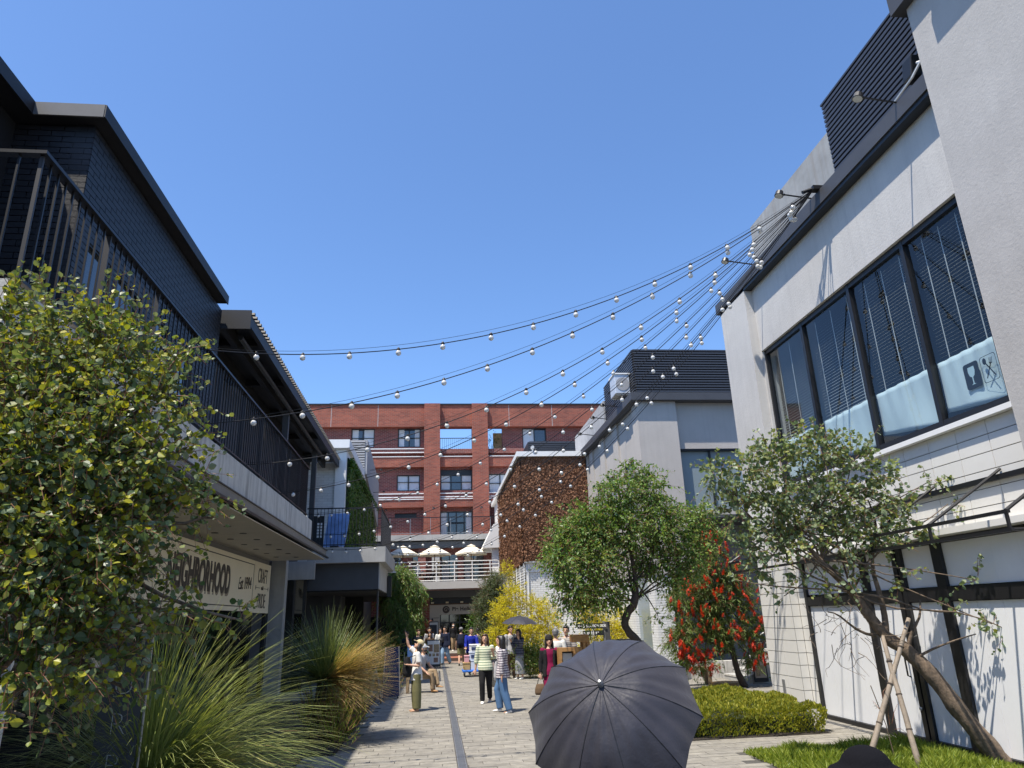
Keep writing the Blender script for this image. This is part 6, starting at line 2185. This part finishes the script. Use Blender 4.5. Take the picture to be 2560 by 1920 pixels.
    if jacket:
        c = MB()
        # open front: two side panels, a back and sleeves
        for s in (-1, 1):
            c.loft([(S(.44) + X * s * .080 * H + fwd * .018 * H, X, Vector((0, 1, 0)), .044 * H, .074 * H), (S(.62) + X * s * .062 * H + fwd * .012 * H, X, Vector((0, 1, 0)), .036 * H, .066 * H),
                    (S(.76) + X * s * .064 * H + fwd * .006 * H, X, Vector((0, 1, 0)), .042 * H, .066 * H), (S(.815) + X * s * .05 * H, X, Vector((0, 1, 0)), .040 * H, .050 * H)], 12)
        c.loft([(S(.44) - fwd * .046 * H, X, Vector((0, 1, 0)), .10 * H, .030 * H), (S(.62) - fwd * .040 * H, X, Vector((0, 1, 0)), .085 * H, .028 * H), (S(.78) - fwd * .034 * H, X, Vector((0, 1, 0)), .095 * H, .034 * H), (S(.835) - fwd * .014 * H, X, Vector((0, 1, 0)), .05 * H, .034 * H)], 12)
        for i, (s_, e, wv, l) in enumerate(arm_j):
            c.tube([s_, s_.lerp(e, .5), e, e.lerp(wv, .5), e.lerp(wv, .92)], [.043 * H, .040 * H, .037 * H, .034 * H, .030 * H], 10)
        grow(c, 'jacket', jacket, t, .014, 4)
    # ---- below the waist
    kind, bm = bottom
    c = MB()
    if kind in ('trousers', 'shorts'):
        c.loft([(S(.465), X, Vector((0, 1, 0)), .088 * H * width, .066 * H), (S(.525), X, Vector((0, 1, 0)), .097 * H * width, .074 * H), (S(.60), X, Vector((0, 1, 0)), .083 * H * width, .063 * H)], 16)
        for (h_, k_, a_) in leg_j:
            g_ = .010
            w1 = .058 * H * (1 + .25 * (wide - 1)) + g_
            if kind == 'shorts':
                c.tube([h_, h_.lerp(k_, .5), h_.lerp(k_, .95)], [w1, .056 * H + g_, .052 * H + g_], 12)
            else:
                end = a_ + (a_ - k_).normalized() * .012 * H
                c.tube([h_, h_.lerp(k_, .5), k_, k_.lerp(a_, .5), end], [w1, .050 * H * (.6 + .4 * wide) + g_, .040 * H * wide + g_, .037 * H * wide + g_, .032 * H * wide + g_], 12)
    else:
        zz = skirt_z or .12
        top_k = .60
        q0 = (leg_j[0][1] + leg_j[1][1]) / 2
        q1 = (leg_j[0][2] + leg_j[1][2]) / 2
        sp1 = abs(leg_j[0][2].y - leg_j[1][2].y)
        c.loft([(S(.60), X, Vector((0, 1, 0)), .080 * H, .062 * H), (S(.525), X, Vector((0, 1, 0)), .100 * H, .076 * H), (Vector((q0.x, q0.y * .6, pel.z - .13 * H)), X, Vector((0, 1, 0)), .105 * H, .085 * H),
                (Vector((q0.x, q0.y, .285 * H)), X, Vector((0, 1, 0)), .108 * H, .092 * H + sp1 * .15), (Vector((q1.x, q1.y * .8, zz * H)), X, Vector((0, 1, 0)), .112 * H, .10 * H + sp1 * .3)], 18)
    grow(c, {'trousers': 'trousers', 'shorts': 'shorts', 'skirt': 'skirt'}[kind], bm, t, .0135, 4)
    # ---- shoes
    for i, (h_, k_, a_) in enumerate(leg_j):
        s_ = MB()
        l = (a_ - k_).normalized()
        tip = -.25 if l.y > .35 else 0.0          # trailing foot: heel lifted
        q = Quaternion(X, math.atan2(l.y, -l.z) * (.9 if l.y > .2 else 0.0))
        def F(y_, z_):
            return a_ + q @ (Vector((0, y_, z_)) * H)
        s_.loft([(F(.026, -.030), X, q @ Z, .020 * H, .020 * H), (F(-.01, -.030), X, q @ Z, .024 * H, .021 * H), (F(-.05, -.035), X, q @ Z, .027 * H, .015 * H), (F(-.09, -.040), X, q @ Z, .024 * H, .010 * H), (F(-.108, -.042), X, q @ Z, .012 * H, .006 * H)], 12)
        grow(s_, 'shoe', shoes, t, .011, 2)
    mw = Matrix.Translation(t.location) @ Matrix.Rotation(R(face), 4, 'Z')
    return dict(root=t, hand=[mw @ (j[2] + j[3] * .05 * H) for j in arm_j], sh=[mw @ j[0] for j in arm_j], hip=mw @ pel, chest=mw @ S(.73), head=mw @ hc, m=mw,
                back=mw @ (S(.72) - fwd * .08 * H), front=mw @ (S(.70) + fwd * .10 * H))


DOWN = ((-.16, .02, -1), (-.08, -.18, -1)), ((.16, .02, -1), (.08, -.18, -1))
STAND = ((-.05, 0, -1), (-.02, .03, -1)), ((.05, 0, -1), (.02, .03, -1))
WALK = ((0, -.32, -1), (0, .05, -1)), ((0, .16, -1), (0, .55, -1))
WALK2 = ((0, .16, -1), (0, .55, -1)), ((0, -.32, -1), (0, .05, -1))
SIT = ((-.12, -1, -.02), (-.02, -.05, -1)), ((.12, -1, -.02), (.02, -.12, -1))
c_white = cloth('white_tee', (.74, .73, .70))
c_olive = cloth('olive_cotton', (.17, .16, .075))
c_black = cloth('black_cloth', (.013, .013, .015))
c_navy = cloth('navy_knit', (.012, .017, .04))
c_blue = cloth('royal_blue_jacket', (.012, .025, .30))
c_jean = cloth('blue_denim', (.085, .17, .32))
c_paleJ = cloth('pale_denim', (.24, .36, .52))
c_beige = cloth('beige_cotton', (.30, .215, .13))
c_crim = cloth('crimson_dress', (.20, .006, .055))
c_grey = cloth('grey_cloth', (.20, .20, .21))
c_lgrey = cloth('pale_grey_cloth', (.40, .40, .42))
c_lav = cloth('lavender_cloth', (.42, .38, .48))
c_brown = cloth('brown_cloth', (.12, .075, .05))
s_white = M('white_canvas_shoe', (.76, .75, .73), .6)
s_black = M('black_leather', (.015, .014, .014), .4)
s_tan = M('tan_leather', (.36, .19, .07), .55)
s_sand = M('sandal_skin', (.42, .25, .16), .6)
straw = M('straw_cap', (.52, .43, .25), .8, bumps=.4, bscale=80)

p1 = person('person in a straw cap and olive wide trousers raising a phone overhead', (-.44, 18.45, 0), -82, 1.58, (((-.2, -.55, .55), (0, -.25, 1)), ((.15, .12, -1), (-.1, -1, .15))), STAND,
            c_white, ('trousers', c_olive), ('long', HAIRK), s_sand, lean=(0, .03), look=(0, 32), hem=.43, sleeve='short', wide=1.65, hat=('cap', straw))
p2 = person('person seated on the bench in a white cap and beige trousers', (-.42, 22.95, 0), 68, 1.70, (((-.25, -.1, -1), (0, -.8, -.6)), ((.2, -.45, -.9), (-.05, -.75, -.65))),
            (((-.1, -1, -.05), (.0, -.05, -1)), ((.1, -1, .12), (-.3, -.35, -1))), c_lgrey, ('trousers', c_beige), ('short', HAIRK), s_tan, lean=(0, -.12), seat=.53, sleeve='short', hat=('cap', m_white), mask='black', hem=.5)
p3 = person('smiling person in a green striped sweater and black trousers walking towards the viewer', (1.30, 19.48, 0), -8, 1.66, (((-.2, .05, -1), (-.12, -.12, -1)), ((.22, .08, -1), (-.12, -.75, .75))), WALK,
            M_stripe('green_stripe', (.66, .68, .50), (.20, .27, .19), .062), ('trousers', c_black), ('long', HAIRB), s_white, hem=.50, sleeve='mid', look=(-6, 4))
p4 = person('person in a plaid shirt and flared blue jeans striding to the left', (1.56, 17.4, 0), -112, 1.65, (((-.12, -.05, -1), (0, -.25, -1)), ((.16, .12, -1), (.02, .02, -1))), (((0, -.42, -1), (0, .12, -1)), ((0, .12, -1), (0, .3, -1))),
            M_plaid('plaid_shirt', (.66, .62, .62), (.13, .10, .15), .052), ('trousers', c_jean), ('long', HAIRK), s_white, hem=.455, sleeve='long', wide=1.3)
p5 = person('person in a loose white jacket and black trousers half hidden behind the plaid shirt', (1.72, 19.75, 0), -70, 1.58, (((-.2, .05, -1), (0, -.5, -.85)), ((.2, .05, -1), (0, -.4, -.9))), STAND,
            cloth('cream_jacket', (.72, .70, .68)), ('trousers', c_black), ('bob', HAIRB), s_black, hem=.45)
p6 = person('person with short dark hair standing under the small black umbrella', (2.70, 26.7, 0), 25, 1.74, (((-.15, 0, -1), (0, -.3, -1)), ((.2, -.2, -1), (-.1, -.5, .9))), STAND,
            c_lgrey, ('trousers', c_brown), ('short', HAIRK), s_black)
p7 = person('person in a dark checked top and long grey skirt with an arm raised', (2.95, 26.2, 0), -50, 1.62, (((-.2, -.2, -1), (.1, -.6, .8)), ((.3, -.45, -.5), (-.1, -.5, .9))), STAND,
            M_plaid('dark_check', (.13, .13, .17), (.03, .035, .06), .08), ('skirt', cloth('grey_skirt', (.33, .34, .36))), ('long', HAIRK), s_white, skirt_z=.10, hem=.5)
p8 = person('person in a crimson dress, black cardigan and black knit cap', (2.72, 17.75, 0), -4, 1.60, (((-.18, .03, -1), (-.06, -.1, -1)), ((.18, .03, -1), (.06, -.05, -1))), WALK2,
            c_crim, ('skirt', c_crim), ('long', HAIRK), s_black, hem=.46, sleeve='none', skirt_z=.10, hat=('beanie', cloth('black_knit', (.018, .016, .018))), jacket=c_black)
p9 = person('grey haired person in a white shirt seen from behind near the display stand', (3.22, 19.8, 0), 172, 1.70, DOWN, STAND, c_white, ('shorts', c_beige), ('short', HAIRG), s_white, sleeve='short', width=1.1)
p10 = person('person with swept dark hair looking over the display stand', (3.66, 20.6, 0), -25, 1.76, DOWN, STAND, M_plaid('speckled_shirt', (.5, .46, .42), (.22, .2, .2), .05), ('trousers', c_grey), ('short', HAIRK), s_black, sleeve='short')
p11 = person('person in a royal blue jacket pushing the blue trolley', (1.42, 29.25, 0), 0, 1.72, (((-.12, -.35, -1), (-.02, -.8, -.35)), ((.12, -.35, -1), (.02, -.8, -.35))), WALK, c_blue, ('trousers', c_black), ('short', HAIRK), s_black, width=1.1, lean=(0, -.06))
p12 = person('person walking away with a navy backpack and dark shorts', (1.22, 35.0, 0), 175, 1.66, DOWN, WALK, c_black, ('shorts', c_olive), ('short', HAIRK), s_black, far=True, sleeve='short', hat=('cap', c_grey))
p13 = person('person in a navy sweater and pale jeans at the end of the lane', (.50, 36.2, 0), -35, 1.72, DOWN, WALK, c_navy, ('trousers', c_paleJ), ('short', HAIRK), s_black, far=True, wide=1.35, width=1.1)
p14 = person('long haired person in a white top beside the navy sweater', (.26, 36.9, 0), 10, 1.62, DOWN, STAND, c_white, ('trousers', c_black), ('long', HAIRK), s_black, far=True, sleeve='short')
p15 = person('person in a white face mask and dark top on the steps by the pie shop', (1.05, 43.2, .32), 15, 1.52, DOWN, WALK, c_black, ('trousers', c_beige), ('bob', HAIRK), s_white, far=True, mask='white')
p16 = person('person in a grey shirt standing behind the white menu board', (-.26, 35.2, 0), 20, 1.70, DOWN, STAND, c_lgrey, ('trousers', c_black), ('short', HAIRK), s_black, far=True)
p17 = person('short person with long dark hair in front of the grey shirt', (-.24, 34.6, 0), 15, 1.50, DOWN, STAND, c_brown, ('trousers', c_black), ('long', HAIRK), s_black, far=True)
p18 = person('person in dark clothes in the shade beside the weeping tree', (-1.15, 31.2, 0), -30, 1.60, DOWN, STAND, cloth('dark_teal', (.02, .04, .045)), ('trousers', c_black), ('short', HAIRK), s_black, far=True)
p19 = person('person in a dark grey coat in the shade left of the menu board', (-.72, 32.4, 0), 40, 1.66, DOWN, STAND, cloth('charcoal_coat', (.045, .05, .06)), ('trousers', c_black), ('short', HAIRB), s_black, far=True)
p20 = person('person in a white shirt seated at the terrace table', (-1.05, 44.55, 4.08), 60, 1.66, (((-.2, -.3, -1), (0, -.9, .1)), ((.2, -.3, -1), (0, -.9, .1))), SIT, c_white, ('trousers', c_brown), ('short', HAIRB), s_black, far=True, seat=.53)
p21 = person('person in a yellow hat seated at the terrace table', (.15, 44.4, 4.08), -60, 1.64, (((-.2, -.3, -1), (0, -.9, .1)), ((.2, -.3, -1), (0, -.9, .1))), SIT, cloth('khaki_shirt', (.40, .33, .22)), ('trousers', c_black), ('short', HAIRK), s_black, far=True, seat=.53, hat=('bucket', M('yellow_hat', (.62, .46, .16), .8)))
p22 = person('person in a lavender top passing behind the trolley', (1.80, 31.2, 0), 150, 1.66, DOWN, WALK, c_lav, ('trousers', c_black), ('short', HAIRK), s_black, far=True)

# ---- umbrellas
def umbrella(label, hub, axis, Rm, H_, n, grip, mat, phase=0., sub=10, tilt_noise=.0):
    hub = Vector(hub)
    ax = Vector(axis).normalized()
    u = ax.orthogonal().normalized()
    v = ax.cross(u)
    t = thing('umbrella', label, 'umbrella', grip)
    def rib(a, s):
        k = s + .045 * math.sin(s * math.pi * 2.1) 
        drop = H_ * (.34 * s + .66 * s ** 2.6)
        return hub + (u * math.cos(a) + v * math.sin(a)) * Rm * s - ax * drop
    for i in range(n):
        a0, a1 = 2 * math.pi * i / n + phase, 2 * math.pi * (i + 1) / n + phase
        m = MB()
        jr = [rnd.uniform(-1, 1) for _ in range(6)]
        for j in range(sub + 1):
            s = max(.02, j / sub)
            for k in range(sub + 1):
                w_ = k / sub
                p = rib(a0, s).lerp(rib(a1, s), w_)
                bow = 4 * w_ * (1 - w_)
                e = (rib(a0, s) + rib(a1, s)) / 2 - hub
                out = (e - ax * e.dot(ax))
                out = out.normalized() if out.length > 1e-6 else u
                p -= out * bow * .022 * Rm * (s ** 6)                      # hem curves in between the ribs
                p += ax * bow * (.026 * math.sin(s * 3.0 + jr[0]) * s + .020 * jr[1] * math.sin(s * 9 + w_ * 5 * jr[2]) * s) * Rm * 1.2
                p += ax * (.012 * math.sin(w_ * 15 + jr[3] * 6 + s * 4) * s * bow + .020 * math.sin((w_ - .5) * 9 * jr[4] + s * 13 + jr[5] * 3) * s * (1 - s) * bow * 2) * Rm
                m.v.append(tuple(p))
        for j in range(sub):
            for k in range(sub):
                q = j * (sub + 1) + k
                m.f.append((q, q + 1, q + sub + 2, q + sub + 1))
        m.build('canopy_panel', mat, t, smooth=True)
        MB().tube([rib(a0, s / 8) + ax * .0015 for s in range(9)], .0022 * max(1, Rm), 4).build('seam', m_black, t)
        MB().tube([rib(a0, s / 8) - ax * .008 for s in range(9)], .003, 4).build('rib', m_steel, t)
        MB().tube([hub - ax * H_ * .95, rib(a0, .5) - ax * .008], .003, 4).build('stretcher', m_steel, t)
    MB().tube([hub - ax * .0, hub + ax * .02, hub + ax * .035], [.016, .014, .006], 10).build('tip', m_steel, t)
    g = Vector(grip)
    MB().tube([hub, g], .006, 6).build('shaft', m_steel, t)
    e = (g - hub).normalized()
    MB().tube([g - e * .02, g + e * .10], .014, 8).build('handle', m_black, t)
    return t
um = M('black_umbrella_cloth', (.026, .025, .036), .56, vary=.3, vscale=6, bumps=.5, bscale=11, sheen=.15, spec=.45)

# big umbrella nearest the camera, tipped back towards us
hub = Vector((0.827, 3.750, 1.713))
vd = (hub - CAM).normalized()
axis = -.68 * vd + .73 * (-.36 * cr + .93 * cu)
p23 = person('person in black clothes hidden under the big black umbrella', (1.12, 4.15, 0), 178, 1.56, (((-.15, -.05, -1), (0, -.3, -1)), ((.12, -.25, -1), (-.25, -.5, .9))), STAND, c_black, ('skirt', c_black), ('long', HAIRK), s_black, skirt_z=.12)
umbrella('big wrinkled black umbrella tipped back close in front of the viewer', hub, axis, .462, .27, 10, p23['hand'][1], um, R(12), 20)
p24 = person('person in a black bucket hat at the very bottom right of the view', (1.68, 2.92, 0), 170, 1.48, DOWN, STAND, c_black, ('trousers', c_black), ('short', HAIRK), s_black, hat=('bucket', M('black_felt', (.007, .007, .009), 1.0, bumps=.5, bscale=60, spec=.1)))
umbrella('small black umbrella held over the couple before the golden shrubs', (2.992, 26.000, 2.073), (.06, -.05, 1), .66, .25, 8, p6['hand'][1], um, .2, 6)

# ---- things people carry
def bag(name, label, c, w_, d, h, mat, strap_to=None, cat='bag', rz=0.0, sag=.0, strapm=None):
    c = Vector(c)
    t = thing(name, label, cat, c)
    q = Matrix.Rotation(rz, 3, 'Z')
    m = MB()
    X_, Y_ = q @ Vector((1, 0, 0)), q @ Vector((0, 1, 0))
    m.loft([(c - Z * h * .5, X_, Y_, w_ * .46, d * .42), (c - Z * h * .3, X_, Y_, w_ * .54, d * .56), (c + Z * h * .1, X_, Y_, w_ * .50, d * .5), (c + Z * h * .42, X_, Y_, w_ * .40, d * .30), (c + Z * h * .5, X_, Y_, w_ * .36, d * .15)], 16)
    grow(m, 'bag_body', mat, t, .013, 3)
    if strap_to is not None:
        s_ = Vector(strap_to)
        for k in (-1, 1):
            a = c + Z * h * .42 + X_ * k * w_ * .28
            MB().tube([a, a.lerp(s_, .6) + X_ * k * .03, s_], .009, 5).build('strap', strapm or mat, t)
    return t
MB_ = MB
ph = p1['hand'][0]
pt = thing('phone', 'dark phone held up by the person in the straw cap', 'phone', ph)
MB().obox(ph + Vector((-.03, -.02, .05)), (0, 1, 0), (.25, 0, .97), (.97, 0, -.25), .037, .075, .005).build('phone_body', m_black, pt, bevel=.004)
bag('backpack', 'black backpack worn on the front of the person in the straw cap', p1['front'] + Vector((-.07, 0, -.12)), .30, .22, .46, c_black, p1['sh'][1], 'backpack', R(90))
bag('shoulder_bag', 'grey-brown shoulder bag beside the striped sweater', p3['hip'] + Vector((.30, .02, .05)), .34, .16, .26, cloth('taupe_leather', (.27, .22, .21)), p3['sh'][1])
bag('tote_bag', 'grey tote bag on the shoulder of the plaid shirt', p4['hip'] + Vector((-.10, .22, .02)), .30, .14, .42, c_lgrey, p4['sh'][0], rz=R(60))
bag('shopping_bag', 'cream canvas bag hanging behind the plaid shirt', p5['hip'] + Vector((-.22, .05, -.28)), .34, .2, .42, cloth('cream_canvas_bag', (.55, .50, .40)), p5['hand'][0], rz=R(20))
bag('handbag', 'two tone brown handbag held by the person in the crimson dress', p8['hand'][0] + Vector((-.01, 0, -.27)), .27, .14, .24, cloth('brown_leather', (.13, .085, .05)), p8['hand'][0], strapm=s_black)
bag('backpack', 'navy backpack on the person walking away', p12['back'] + Vector((0, -.07, -.05)), .34, .24, .5, c_navy, p12['sh'][0], 'backpack')
bag('crossbody_bag', 'black crossbody bag on the navy sweater', p13['hip'] + Vector((-.2, -.1, .2)), .28, .12, .18, s_black, p13['sh'][1])

# ================================================================ settle: letters and grown shapes become plain meshes
def settle():
    bpy.context.view_layer.update()
    dg = bpy.context.evaluated_depsgraph_get()
    todo = []
    for o in TEXTS:
        me = bpy.data.meshes.new_from_object(o.evaluated_get(dg))
        todo.append((o, me))
    for o, me in todo:
        n = bpy.data.objects.new('lettering', me)
        COL.objects.link(n)
        n.parent = o.parent
        n.matrix_local = o.matrix_local.copy()
        bpy.data.objects.remove(o)
    for o in globals().get('GROWN', []):
        me = bpy.data.meshes.new_from_object(o.evaluated_get(dg))
        o.modifiers.clear()
        o.data = me
        me.polygons.foreach_set('use_smooth', [True] * len(me.polygons))


settle()
